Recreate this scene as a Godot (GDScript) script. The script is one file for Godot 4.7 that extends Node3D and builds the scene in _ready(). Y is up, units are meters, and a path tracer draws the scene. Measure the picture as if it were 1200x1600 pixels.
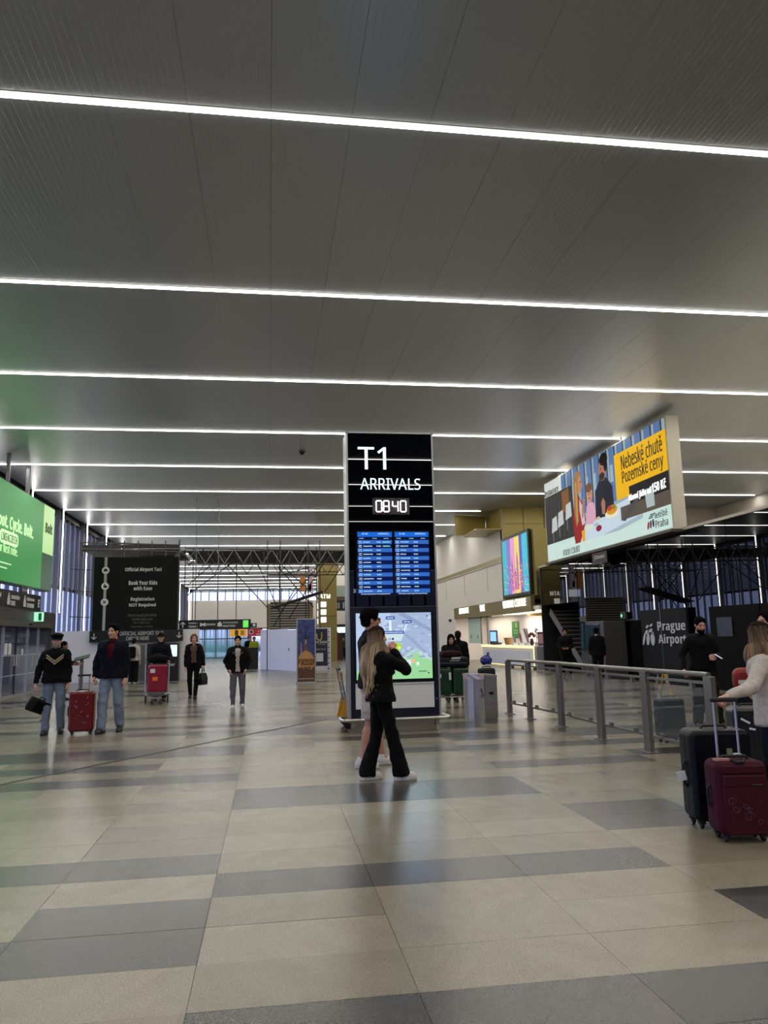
extends Node3D
# An airport arrivals hall: polished slab floor, metal ceiling with light lines, totem sign, hanging boards, travellers and luggage.

const CEIL := 8.14
const XL := -10.2
const XR := 12.0
var mats := {}
var used := {}
var fonts := {}
var head_mesh: ArrayMesh
var hand_mesh := {}
var shoe_mesh: Array

# ------------------------------------------------------------------ mesh collector
class Geo:
	var v := PackedVector3Array()
	var n := PackedVector3Array()
	var c := PackedColorArray()
	var u := PackedVector2Array()
	func tri(a: Vector3, b: Vector3, d: Vector3, na: Vector3, nb: Vector3, nd: Vector3) -> void:
		if (d - a).cross(b - a).dot(na + nb + nd) < 0.0:
			v.append(a); v.append(d); v.append(b)
			n.append(na); n.append(nd); n.append(nb)
		else:
			v.append(a); v.append(b); v.append(d)
			n.append(na); n.append(nb); n.append(nd)
	func quad(a: Vector3, b: Vector3, d: Vector3, e: Vector3, nn: Vector3) -> void:
		tri(a, b, d, nn, nn, nn)
		tri(a, d, e, nn, nn, nn)
	func box(ce: Vector3, s: Vector3, bs := Basis()) -> void:
		var h := s * 0.5
		for ax in 3:
			for sg in [-1.0, 1.0]:
				var nn := Vector3.ZERO; nn[ax] = sg
				var p := Vector3.ZERO; p[ax] = sg * h[ax]
				var e1 := Vector3.ZERO; e1[(ax + 1) % 3] = h[(ax + 1) % 3]
				var e2 := Vector3.ZERO; e2[(ax + 2) % 3] = h[(ax + 2) % 3]
				quad(ce + bs * (p - e1 - e2), ce + bs * (p + e1 - e2), ce + bs * (p + e1 + e2), ce + bs * (p - e1 + e2), bs * nn)
	func tube(pts: Array, r, seg := 8, caps := true) -> void:
		var m := pts.size()
		var prev_x := Vector3.ZERO
		var rings := []
		var norms := []
		for i in m:
			var t: Vector3 = (pts[mini(i + 1, m - 1)] - pts[maxi(i - 1, 0)]).normalized()
			var x: Vector3
			if prev_x == Vector3.ZERO:
				x = t.cross(Vector3.UP if absf(t.y) < 0.95 else Vector3.RIGHT).normalized()
			else:
				x = (prev_x - t * prev_x.dot(t)).normalized()
			prev_x = x
			var y := t.cross(x)
			var rr: float = r if (r is float or r is int) else r[i]
			var ring := []
			var nr := []
			for k in seg:
				var a := TAU * k / seg
				var nn := x * cos(a) + y * sin(a)
				ring.append(pts[i] + nn * rr)
				nr.append(nn)
			rings.append(ring); norms.append(nr)
		for i in m - 1:
			for k in seg:
				var l := (k + 1) % seg
				tri(rings[i][k], rings[i][l], rings[i + 1][l], norms[i][k], norms[i][l], norms[i + 1][l])
				tri(rings[i][k], rings[i + 1][l], rings[i + 1][k], norms[i][k], norms[i + 1][l], norms[i + 1][k])
		if caps:
			for e in [0, m - 1]:
				var t2: Vector3 = (pts[0] - pts[1]).normalized() if e == 0 else (pts[m - 1] - pts[m - 2]).normalized()
				for k in range(1, seg - 1):
					tri(rings[e][0], rings[e][k], rings[e][k + 1], t2, t2, t2)
	func cyl(a: Vector3, b: Vector3, r0: float, r1 := -1.0, seg := 10) -> void:
		tube([a, b], [r0, r0 if r1 < 0.0 else r1], seg)
	# rings of a closed outline joined from one to the next, with caps
	func loft(rings: Array, cap_a := true, cap_b := true, smooth := true) -> void:
		var m := rings.size()
		var k: int = rings[0].size()
		var cen := []
		for r in rings:
			var s := Vector3.ZERO
			for p in r: s += p
			cen.append(s / k)
		for i in m - 1:
			for j in k:
				var l := (j + 1) % k
				var a: Vector3 = rings[i][j]
				var b: Vector3 = rings[i][l]
				var d: Vector3 = rings[i + 1][l]
				var e: Vector3 = rings[i + 1][j]
				var fn := (d - a).cross(b - e)
				if fn.length() < 1e-12: continue
				fn = fn.normalized()
				var mid: Vector3 = (cen[i] + cen[i + 1]) * 0.5
				if fn.dot((a + d) * 0.5 - mid) < 0.0: fn = -fn
				if smooth:
					var na: Vector3 = soft(rings, i, j, fn); var nb: Vector3 = soft(rings, i, l, fn)
					var nd: Vector3 = soft(rings, i + 1, l, fn); var ne: Vector3 = soft(rings, i + 1, j, fn)
					tri(a, b, d, na, nb, nd); tri(a, d, e, na, nd, ne)
				else:
					quad(a, b, d, e, fn)
		for e in ([0] if cap_a else []) + ([m - 1] if cap_b else []):
			var o := 1 if e == 0 else m - 2
			var t: Vector3 = (cen[e] - cen[o]).normalized()
			for j in k:
				tri(cen[e], rings[e][j], rings[e][(j + 1) % k], t, t, t)
	func soft(rings: Array, i: int, j: int, ref: Vector3) -> Vector3:
		var k: int = rings[0].size()
		var a: Vector3 = rings[i][(j + 1) % k] - rings[i][(j + k - 1) % k]
		var b: Vector3 = rings[mini(i + 1, rings.size() - 1)][j] - rings[maxi(i - 1, 0)][j]
		var q := a.cross(b)
		if q.length() < 1e-12: return ref
		q = q.normalized()
		if q.dot(ref) < 0.0: q = -q
		return q if q.dot(ref) > 0.5 else ref
	# rounded rectangle w by h in its own XY, depth d along Z, corner radius r, edge rounding b
	func rprism(w: float, h: float, d: float, r: float, b: float, xf := Transform3D(), cn := 4) -> void:
		var rings := []
		var steps := [[0.0, -d / 2], [0.0, d / 2]]
		if b > 0.0:
			steps = [[b, -d / 2], [b * 0.3, -d / 2 + b * 0.3], [0.0, -d / 2 + b], [0.0, d / 2 - b], [b * 0.3, d / 2 - b * 0.3], [b, d / 2]]
		for s in steps:
			var ring := []
			var hw: float = w / 2 - s[0]
			var hh: float = h / 2 - s[0]
			var rr: float = maxf(r - s[0], 0.0005)
			for q in 4:
				var cx: float = (hw - rr) * (1 if q == 0 or q == 3 else -1)
				var cy: float = (hh - rr) * (1 if q < 2 else -1)
				for k in cn + 1:
					var a := PI / 2 * (q + float(k) / cn)
					ring.append(xf * Vector3(cx + rr * cos(a), cy + rr * sin(a), s[1]))
			rings.append(ring)
		loft(rings)
	func lathe(prof: Array, seg: int, xf := Transform3D()) -> void:
		var rings := []
		for p in prof:
			var ring := []
			for k in seg:
				var a := TAU * k / seg
				ring.append(xf * Vector3(p.x * cos(a), p.y, p.x * sin(a)))
			rings.append(ring)
		loft(rings)
	func prism(poly: Array, d: float, xf := Transform3D()) -> void:
		var pp := PackedVector2Array(poly)
		var idx := Geometry2D.triangulate_polygon(pp)
		var z := xf.basis * Vector3(0, 0, 1)
		for i in range(0, idx.size(), 3):
			for s in [-0.5, 0.5]:
				var q := []
				for j in 3: q.append(xf * Vector3(pp[idx[i + j]].x, pp[idx[i + j]].y, s * d))
				tri(q[0], q[1], q[2], z * signf(s), z * signf(s), z * signf(s))
		var cw := Geometry2D.is_polygon_clockwise(pp)
		for i in pp.size():
			var a := pp[i]
			var b := pp[(i + 1) % pp.size()]
			var e := b - a
			var nn := (xf.basis * (Vector3(-e.y, e.x, 0) if cw else Vector3(e.y, -e.x, 0))).normalized()
			quad(xf * Vector3(a.x, a.y, -d / 2), xf * Vector3(b.x, b.y, -d / 2), xf * Vector3(b.x, b.y, d / 2), xf * Vector3(a.x, a.y, d / 2), nn)
	func sphere(ce: Vector3, r: Vector3, seg := 12, rows := 8) -> void:
		for i in rows:
			for k in seg:
				var q := []
				for o in [[i, k], [i, k + 1], [i + 1, k + 1], [i + 1, k]]:
					var th: float = PI * o[0] / rows
					var ph: float = TAU * o[1] / seg
					q.append(Vector3(sin(th) * cos(ph), cos(th), sin(th) * sin(ph)))
				if i > 0: tri(ce + q[0] * r, ce + q[1] * r, ce + q[2] * r, q[0], q[1], q[2])
				if i < rows - 1 or i == 0: tri(ce + q[0] * r, ce + q[2] * r, ce + q[3] * r, q[0], q[2], q[3])
	func add(m: Array, xf: Transform3D) -> void:   # m: [vertices, normals, colours or empty]
		var flip := xf.basis.determinant() < 0.0
		var nb := xf.basis.inverse().transposed()
		var vv: PackedVector3Array = m[0]
		var nn: PackedVector3Array = m[1]
		var cc: PackedColorArray = m[2]
		for i in range(0, vv.size(), 3):
			for j in ([0, 2, 1] if flip else [0, 1, 2]):
				v.append(xf * vv[i + j]); n.append((nb * nn[i + j]).normalized())
				if cc.size(): c.append(cc[i + j])
	func mesh() -> ArrayMesh:
		var a := []
		a.resize(Mesh.ARRAY_MAX)
		a[Mesh.ARRAY_VERTEX] = v
		a[Mesh.ARRAY_NORMAL] = n
		if c.size() == v.size() and c.size() > 0: a[Mesh.ARRAY_COLOR] = c
		if u.size() == v.size() and u.size() > 0: a[Mesh.ARRAY_TEX_UV] = u
		var m := ArrayMesh.new()
		m.add_surface_from_arrays(Mesh.PRIMITIVE_TRIANGLES, a)
		return m

# ------------------------------------------------------------------ distance field with surface nets
class Fld:
	var o: Vector3
	var h: float
	var nx: int
	var ny: int
	var nz: int
	var d := PackedFloat32Array()
	func _init(lo: Vector3, hi: Vector3, cell: float) -> void:
		o = lo; h = cell
		nx = int((hi.x - lo.x) / cell) + 2; ny = int((hi.y - lo.y) / cell) + 2; nz = int((hi.z - lo.z) / cell) + 2
		d.resize(nx * ny * nz); d.fill(1.0)
	func span(lo: Vector3, hi: Vector3) -> Array:
		var a := (lo - o) / h
		var b := (hi - o) / h
		return [maxi(int(a.x), 0), mini(int(b.x) + 1, nx - 1), maxi(int(a.y), 0), mini(int(b.y) + 1, ny - 1), maxi(int(a.z), 0), mini(int(b.z) + 1, nz - 1)]
	func cap(a: Vector3, b: Vector3, ra: float, rb: float, k := 0.03, minus := false) -> void:
		var pad := Vector3.ONE * (maxf(ra, rb) + k + 2.0 * h)
		var s := span(a.min(b) - pad, a.max(b) + pad)
		var ba := b - a
		var l2 := maxf(ba.length_squared(), 1e-9)
		for z in range(s[4], s[5] + 1):
			for y in range(s[2], s[3] + 1):
				var i: int = (z * ny + y) * nx + s[0]
				for x in range(s[0], s[1] + 1):
					var pa := o + Vector3(x, y, z) * h - a
					var t := clampf(pa.dot(ba) / l2, 0.0, 1.0)
					var q := (pa - ba * t).length() - ra - (rb - ra) * t
					var old := d[i]
					if minus:
						d[i] = maxf(old, -q)
					else:
						var e := k - absf(old - q)
						d[i] = minf(old, q) - (e * e * 0.25 / k if e > 0.0 else 0.0)
					i += 1
	func ell(c: Vector3, r: Vector3, k := 0.02, minus := false, bs := Basis()) -> void:
		var pad := Vector3.ONE * (maxf(r.x, maxf(r.y, r.z)) + k + 2.0 * h)
		var s := span(c - pad, c + pad)
		var inv := bs.transposed()
		var m := minf(r.x, minf(r.y, r.z))
		for z in range(s[4], s[5] + 1):
			for y in range(s[2], s[3] + 1):
				var i: int = (z * ny + y) * nx + s[0]
				for x in range(s[0], s[1] + 1):
					var p := inv * (o + Vector3(x, y, z) * h - c)
					var k0 := (p / r).length()
					var k1 := (p / (r * r)).length()
					var q := k0 * (k0 - 1.0) / k1 if k1 > 1e-6 else -m
					var old := d[i]
					if minus:
						var e2 := k - absf(old + q)
						d[i] = maxf(old, -q) + (e2 * e2 * 0.25 / k if e2 > 0.0 else 0.0)
					else:
						var e := k - absf(old - q)
						d[i] = minf(old, q) - (e * e * 0.25 / k if e > 0.0 else 0.0)
					i += 1
	func below(y0: float) -> void:   # cut away what lies below y0
		for y in range(0, mini(int((y0 - o.y) / h) + 3, ny)):
			var q := y0 - (o.y + y * h)
			for z in nz:
				for x in nx:
					var i := (z * ny + y) * nx + x
					if d[i] < q: d[i] = q
	func above(y0: float) -> void:
		for y in range(maxi(int((y0 - o.y) / h) - 2, 0), ny):
			var q := (o.y + y * h) - y0
			for z in nz:
				for x in nx:
					var i := (z * ny + y) * nx + x
					if d[i] < q: d[i] = q
	func face_colour(p: Vector3) -> Color:   # lips, eyes and brows of the head
		if p.z > 0.074 and absf(p.x) < 0.024 and p.y < -0.050 and p.y > -0.074: return Color(0.80, 0.50, 0.47)
		if p.z > 0.055 and absf(absf(p.x) - 0.030) < 0.015 and absf(p.y - 0.003) < 0.006: return Color(0.12, 0.10, 0.09)
		if p.z > 0.05 and absf(p.x) > 0.011 and absf(p.x) < 0.05 and absf(p.y - 0.026) < 0.005: return Color(0.18, 0.13, 0.10)
		return Color(1, 1, 1)
	func nets(noise: FastNoiseLite = null, amp := 0.0, paint := 0) -> Array:
		var idx := {}
		var P := PackedVector3Array()
		var N := PackedVector3Array()
		var sx := 1
		var sy := nx
		var sz := nx * ny
		for z in nz - 1:
			for y in ny - 1:
				var i := (z * ny + y) * nx
				for x in nx - 1:
					var a0 := d[i]
					var neg := a0 < 0.0
					if a0 > 2.0 * h or a0 < -2.0 * h:
						i += 1
						continue
					var c := [a0, d[i + sx], d[i + sy], d[i + sx + sy], d[i + sz], d[i + sx + sz], d[i + sy + sz], d[i + sx + sy + sz]]
					var mixed := false
					for k in range(1, 8):
						if (c[k] < 0.0) != neg:
							mixed = true
							break
					if mixed:
						var sum := Vector3.ZERO
						var cnt := 0
						for e in [[0, 1], [2, 3], [4, 5], [6, 7], [0, 2], [1, 3], [4, 6], [5, 7], [0, 4], [1, 5], [2, 6], [3, 7]]:
							var va: float = c[e[0]]
							var vb: float = c[e[1]]
							if (va < 0.0) != (vb < 0.0):
								var t := va / (va - vb)
								sum += Vector3(e[0] & 1, (e[0] >> 1) & 1, e[0] >> 2).lerp(Vector3(e[1] & 1, (e[1] >> 1) & 1, e[1] >> 2), t)
								cnt += 1
						var g := Vector3(c[1] + c[3] + c[5] + c[7] - c[0] - c[2] - c[4] - c[6], c[2] + c[3] + c[6] + c[7] - c[0] - c[1] - c[4] - c[5], c[4] + c[5] + c[6] + c[7] - c[0] - c[1] - c[2] - c[3])
						idx[i] = P.size()
						P.append(o + (Vector3(x, y, z) + sum / cnt) * h)
						N.append(g.normalized())
					i += 1
		if noise:
			for i in P.size():
				P[i] += N[i] * noise.get_noise_3dv(P[i]) * amp
		# quads round crossed edges
		var tri := PackedInt32Array()
		for i in idx:
			for ax in 3:
				var s: int = [sx, sy, sz][ax]
				var u: int = [sy, sz, sx][ax]
				var w: int = [sz, sx, sy][ax]
				if (d[i] < 0.0) == (d[i + s] < 0.0): continue
				if not (idx.has(i - u) and idx.has(i - w) and idx.has(i - u - w)): continue
				var q := [idx[i], idx[i - u], idx[i - u - w], idx[i - w]]
				if d[i] < 0.0:
					tri.append_array([q[0], q[1], q[2], q[0], q[2], q[3]])
				else:
					tri.append_array([q[0], q[2], q[1], q[0], q[3], q[2]])
		if noise:
			N.fill(Vector3.ZERO)
			for i in range(0, tri.size(), 3):
				var fn := (P[tri[i + 1]] - P[tri[i]]).cross(P[tri[i + 2]] - P[tri[i]])
				for j in 3: N[tri[i + j]] += fn
			for i in N.size(): N[i] = N[i].normalized()
		var ov := PackedVector3Array()
		var on := PackedVector3Array()
		var oc := PackedColorArray()
		for i in range(0, tri.size(), 3):
			for j in [0, 2, 1]:
				ov.append(P[tri[i + j]]); on.append(N[tri[i + j]])
				if paint == 1: oc.append(Color(1, 1, 1))
				elif paint == 2: oc.append(face_colour(P[tri[i + j]]))
		return [ov, on, oc]

# ------------------------------------------------------------------ nodes, names, materials
func mat(key: String, col := Color.WHITE, rough := 0.6, metal := 0.0, spec := 0.5) -> StandardMaterial3D:
	if mats.has(key): return mats[key]
	var m := StandardMaterial3D.new()
	m.resource_name = key
	m.albedo_color = col
	m.roughness = rough
	m.metallic = metal
	m.metallic_specular = spec
	mats[key] = m
	return m

func glow(key: String, col: Color, energy: float, base := Color(0, 0, 0, -1)) -> StandardMaterial3D:
	if mats.has(key): return mats[key]
	var m := mat(key, col if base.a < 0 else base, 0.4)
	m.emission_enabled = true
	m.emission = col
	m.emission_energy_multiplier = energy
	return m

func pane(key: String, col := Color.WHITE, alpha := 0.1) -> StandardMaterial3D:
	if mats.has(key): return mats[key]
	var m := mat(key, Color(col.r, col.g, col.b, alpha), 0.03)
	m.transparency = BaseMaterial3D.TRANSPARENCY_ALPHA
	return m

func cloth(key: String, col := Color.WHITE, rough := 0.9) -> StandardMaterial3D:
	if mats.has(key): return mats[key]
	var m := mat(key, col, rough, 0.0, 0.3)
	m.uv1_triplanar = true
	m.uv1_scale = Vector3(6, 6, 6)
	m.albedo_texture = weave()
	m.rim_enabled = true
	m.rim = 0.05
	return m

func weave() -> Texture2D:
	if not mats.has("_weave"):
		var im := Image.create(128, 128, false, Image.FORMAT_RGB8)
		var rng := RandomNumberGenerator.new()
		rng.seed = 5
		var no := FastNoiseLite.new()
		no.seed = 3; no.frequency = 0.03
		for y in 128:
			for x in 128:
				var g := 0.86 + 0.1 * rng.randf() + 0.12 * no.get_noise_2d(x, y)
				im.set_pixel(x, y, Color(g, g, g))
		mats["_weave"] = ImageTexture.create_from_image(im)
	return mats["_weave"]

func numbered(called: String) -> String:
	if not used.has(called):
		used[called] = 0
		return called
	used[called] += 1
	return "%s_%03d" % [called, used[called]]

func tag(o: Node, label: String, category: String, group := "") -> Node:
	o.set_meta("label", label); o.set_meta("category", category)
	if group: o.set_meta("group", group)
	return o

func thing(called: String, label: String, category: String, at := Vector3.ZERO, turn := 0.0, group := "") -> Node3D:
	var o := Node3D.new()
	o.name = numbered(called)
	add_child(o)
	o.position = at; o.rotation.y = turn
	tag(o, label, category, group)
	return o

func struct_node(called: String) -> Node3D:
	var o := Node3D.new()
	o.name = numbered(called)
	add_child(o)
	o.set_meta("kind", "structure")
	return o

func put(called: String, g, m: Material, parent: Node = self) -> MeshInstance3D:
	var o := MeshInstance3D.new()
	o.name = numbered(called) if parent == self else called
	o.mesh = g.mesh() if g is Geo else g
	o.material_override = m
	parent.add_child(o, true)
	return o

func bx(called: String, c: Vector3, s: Vector3, m: Material, parent: Node, b := Basis()) -> MeshInstance3D:
	var g := Geo.new()
	g.box(c, s, b)
	return put(called, g, m, parent)

func rp(called: String, w: float, h: float, d: float, r: float, b: float, m: Material, parent: Node, xf := Transform3D()) -> MeshInstance3D:
	var g := Geo.new()
	g.rprism(w, h, d, r, b, xf)
	return put(called, g, m, parent)

func at(x: float, y: float, z: float, turn := 0.0) -> Transform3D:
	return Transform3D(Basis(Vector3.UP, turn), Vector3(x, y, z))

func wall_box(called: String, lo: Vector3, hi: Vector3, m: Material) -> MeshInstance3D:
	var o := bx(called, (lo + hi) / 2, hi - lo, m, self)
	o.set_meta("kind", "structure")
	return o

func font(bold: bool, mono := false) -> Font:
	var k := "b" if bold else ("m" if mono else "r")
	if not fonts.has(k):
		var f := SystemFont.new()
		f.font_names = PackedStringArray(["Droid Sans Mono" if mono else "Droid Sans"])
		f.font_weight = 700 if bold else 400
		fonts[k] = f
	return fonts[k]

# lettering: centre, width and height of the drawn text; faces +Z turned by turn
func text(called: String, s: String, c: Vector3, w: float, h: float, m: Material, parent: Node, turn := 0.0, bold := false, depth := 0.012, tilt := 0.0) -> MeshInstance3D:
	var t := TextMesh.new()
	t.text = s
	t.font = font(bold)
	t.font_size = 48
	t.pixel_size = 0.01
	t.depth = 0.02
	t.curve_step = 2.0
	var bb := t.get_aabb()
	var o := MeshInstance3D.new()
	o.name = called
	o.mesh = t
	o.material_override = m
	parent.add_child(o, true)
	var sx := w / maxf(bb.size.x, 0.001)
	var sy := h / maxf(bb.size.y, 0.001) if h > 0.0 else sx
	var bs := Basis(Vector3.UP, turn) * Basis(Vector3(0, 0, 1), tilt) * Basis.from_scale(Vector3(sx, sy, depth / 0.02))
	o.transform = Transform3D(bs, c - bs * (bb.position + bb.size / 2))
	return o

# a flat printed or lit sheet, w by h, facing +Z turned by turn
func sheet(called: String, im: Image, c: Vector3, w: float, h: float, energy: float, parent: Node, turn := 0.0, rough := 0.35) -> MeshInstance3D:
	var q := QuadMesh.new()
	q.size = Vector2(w, h)
	var m := StandardMaterial3D.new()
	m.resource_name = called
	var tx := ImageTexture.create_from_image(im)
	m.albedo_texture = tx
	m.roughness = rough
	if energy > 0.0:
		m.albedo_color = Color(0.3, 0.3, 0.3)
		m.metallic_specular = 0.2
		m.roughness = 0.55
		m.emission_enabled = true
		m.emission_texture = tx
		m.emission = Color.WHITE
		m.emission_operator = BaseMaterial3D.EMISSION_OP_MULTIPLY
		m.emission_energy_multiplier = energy
	m.texture_repeat = false
	var o := put(called, q, m, parent)
	o.transform = Transform3D(Basis(Vector3.UP, turn), c)
	return o

func poly(im: Image, pts: Array, col: Color) -> void:
	var lo := 1e9
	var hi := -1e9
	for p in pts:
		lo = minf(lo, p[1]); hi = maxf(hi, p[1])
	for y in range(maxi(int(lo), 0), mini(int(hi) + 1, im.get_height())):
		var xs := []
		for i in pts.size():
			var a = pts[i]
			var b = pts[(i + 1) % pts.size()]
			if (a[1] <= y + 0.5) != (b[1] <= y + 0.5):
				xs.append(a[0] + (y + 0.5 - a[1]) / (b[1] - a[1]) * (b[0] - a[0]))
		xs.sort()
		for i in range(0, xs.size() - 1, 2):
			im.fill_rect(Rect2i(int(xs[i]), y, maxi(int(xs[i + 1]) - int(xs[i]), 1), 1), col)

func oval(im: Image, x: float, y: float, rx: float, ry: float, col: Color) -> void:
	var p := []
	for i in 24: p.append([x + rx * cos(TAU * i / 24), y + ry * sin(TAU * i / 24)])
	poly(im, p, col)

func canvas(w: int, h: int, col: Color) -> Image:
	var im := Image.create(w, h, false, Image.FORMAT_RGB8)
	im.fill(col)
	return im

func area_light(c: Vector3, bs: Basis, w: float, h: float, energy: float, col: Color) -> AreaLight3D:
	var l := AreaLight3D.new()
	l.name = numbered("area_light")
	l.area_size = Vector2(w, h)
	l.light_energy = energy
	l.light_color = col
	l.area_range = 60.0
	l.area_attenuation = 2.0
	l.shadow_enabled = true
	l.area_normalize_energy = true
	add_child(l)
	l.transform = Transform3D(bs, c)
	return l

# ------------------------------------------------------------------ scene
func _ready() -> void:
	# camera: eye height 1.58 m, looking slightly up, hall axis a little to the left
	var cam := Camera3D.new()
	cam.name = "camera"
	add_child(cam)
	cam.fov = 67.38
	cam.near = 0.05
	cam.far = 400.0
	cam.transform = Transform3D(Basis(Vector3(0.98911, -0.02063, 0.14574), Vector3(-0.00322, 0.98686, 0.16155), Vector3(-0.14716, -0.16026, 0.97604)).orthonormalized(), Vector3(0, 1.58, 0))
	cam.current = true
	var env := Environment.new()
	env.background_mode = Environment.BG_SKY
	var sky := Sky.new()
	var sm := ProceduralSkyMaterial.new()
	sm.sky_top_color = Color(0.50, 0.58, 0.84)
	sm.sky_horizon_color = Color(0.66, 0.72, 0.92)
	sm.ground_bottom_color = Color(0.30, 0.31, 0.34)
	sm.ground_horizon_color = Color(0.50, 0.54, 0.64)
	sm.sky_energy_multiplier = 1.7
	sm.ground_energy_multiplier = 0.6
	sky.sky_material = sm
	env.sky = sky
	env.tonemap_mode = Environment.TONE_MAPPER_LINEAR
	env.tonemap_exposure = 1.0
	env.sdfgi_enabled = true
	env.ssao_enabled = true
	env.ssil_enabled = true
	var we := WorldEnvironment.new()
	we.name = "world_environment"
	we.environment = env
	add_child(we)
	light_lines()
	build_floor()
	build_ceiling()
	build_left_wall()
	build_right_side()
	build_far_end()
	build_rear()
	print("setting done")
	build_totem()
	build_boards()
	build_taxi_corner()
	build_entrance()
	build_scaffold()
	build_far_things()
	build_counter()
	build_railing()
	build_bin()
	build_luggage()
	print("things done ", Time.get_ticks_msec())
	build_people()
	print("people done ", Time.get_ticks_msec())

const STRIP_Z0 := -8.9
const STRIP_DZ := 5.1

func light_lines() -> void:
	var white := glow("light_line_diffuser", Color(1.0, 0.985, 0.95), 9.0)
	var alu := mat("light_line_channel", Color(0.55, 0.55, 0.54), 0.4, 0.8)
	for k in range(-5, 19):
		var z := STRIP_Z0 - STRIP_DZ * k
		var x1 := 23.8 if k <= 5 else 11.6
		if k == 6: x1 = 11.2
		var has_drop := k >= 2
		var x0 := XL + 0.12
		var words := ["first", "second", "third", "fourth", "fifth", "sixth", "seventh", "eighth", "ninth", "tenth", "eleventh", "twelfth", "thirteenth", "fourteenth", "fifteenth", "sixteenth", "seventeenth", "eighteenth", "nineteenth"]
		var lab := ""
		if k >= 0:
			lab = "white light line across the ceiling, %s from the top of the photo" % words[k]
		else:
			lab = "white ceiling light line out of view, %s behind the viewer" % words[-k - 1]
		var o := thing("ceiling_light", lab, "light", Vector3(0, CEIL, z), 0.0, "light lines across the ceiling")
		bx("channel", Vector3((x0 + x1) / 2, 0.02, 0), Vector3(x1 - x0 + 0.06, 0.05, 0.14), alu, o)
		bx("diffuser", Vector3((x0 + x1) / 2, -0.012, 0), Vector3(x1 - x0, 0.02, 0.08), white, o)
		area_light(Vector3((x0 + x1) / 2, CEIL - 0.03, z), Basis(Vector3.RIGHT, -PI / 2), x1 - x0, 0.085, 29.0 * (x1 - x0) / 22.0, Color(1.0, 0.985, 0.955))
		if has_drop:
			var yb := 3.05 if k <= 6 else 2.25
			bx("wall_channel", Vector3(x0 - 0.06, (yb - CEIL) / 2, 0), Vector3(0.05, CEIL - yb, 0.14), alu, o)
			bx("wall_diffuser", Vector3(x0 - 0.02, (yb - CEIL) / 2, 0), Vector3(0.03, CEIL - yb, 0.05), white, o)
			if k <= 12:
				area_light(Vector3(x0 + 0.02, (CEIL + yb) / 2, z), Basis(Vector3.UP, -PI / 2), 0.05, CEIL - yb, 4.0, Color(1.0, 0.985, 0.955))

func speckle(seed_: int, lo: float, hi: float, size := 256, coarse := 0.12) -> Texture2D:
	var im := Image.create(size, size, false, Image.FORMAT_RGB8)
	var rng := RandomNumberGenerator.new()
	rng.seed = seed_
	var no := FastNoiseLite.new()
	no.seed = seed_; no.frequency = 0.02
	var fine := FastNoiseLite.new()
	fine.seed = seed_ + 1; fine.frequency = 0.33
	for y in size:
		for x in size:
			var a := TAU * x / size
			var b := TAU * y / size
			var g := 0.5 + 0.5 * fine.get_noise_2d(x, y)
			g = clampf(g + 0.35 * (rng.randf() - 0.5), 0, 1)
			g = lerpf(lo, hi, g) * (1.0 + coarse * no.get_noise_3d(40 * cos(a), 40 * sin(a) + 40 * cos(b), 40 * sin(b)))
			im.set_pixel(x, y, Color(g, g, g))
	return ImageTexture.create_from_image(im)

func slab_mat(key: String, col: Color, tex: Texture2D) -> StandardMaterial3D:
	var m := mat(key, col, 0.26, 0.0, 0.5)
	m.albedo_texture = tex
	m.uv1_triplanar = true
	m.uv1_world_triplanar = true
	m.uv1_scale = Vector3(0.7, 0.7, 0.7)
	return m

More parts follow.
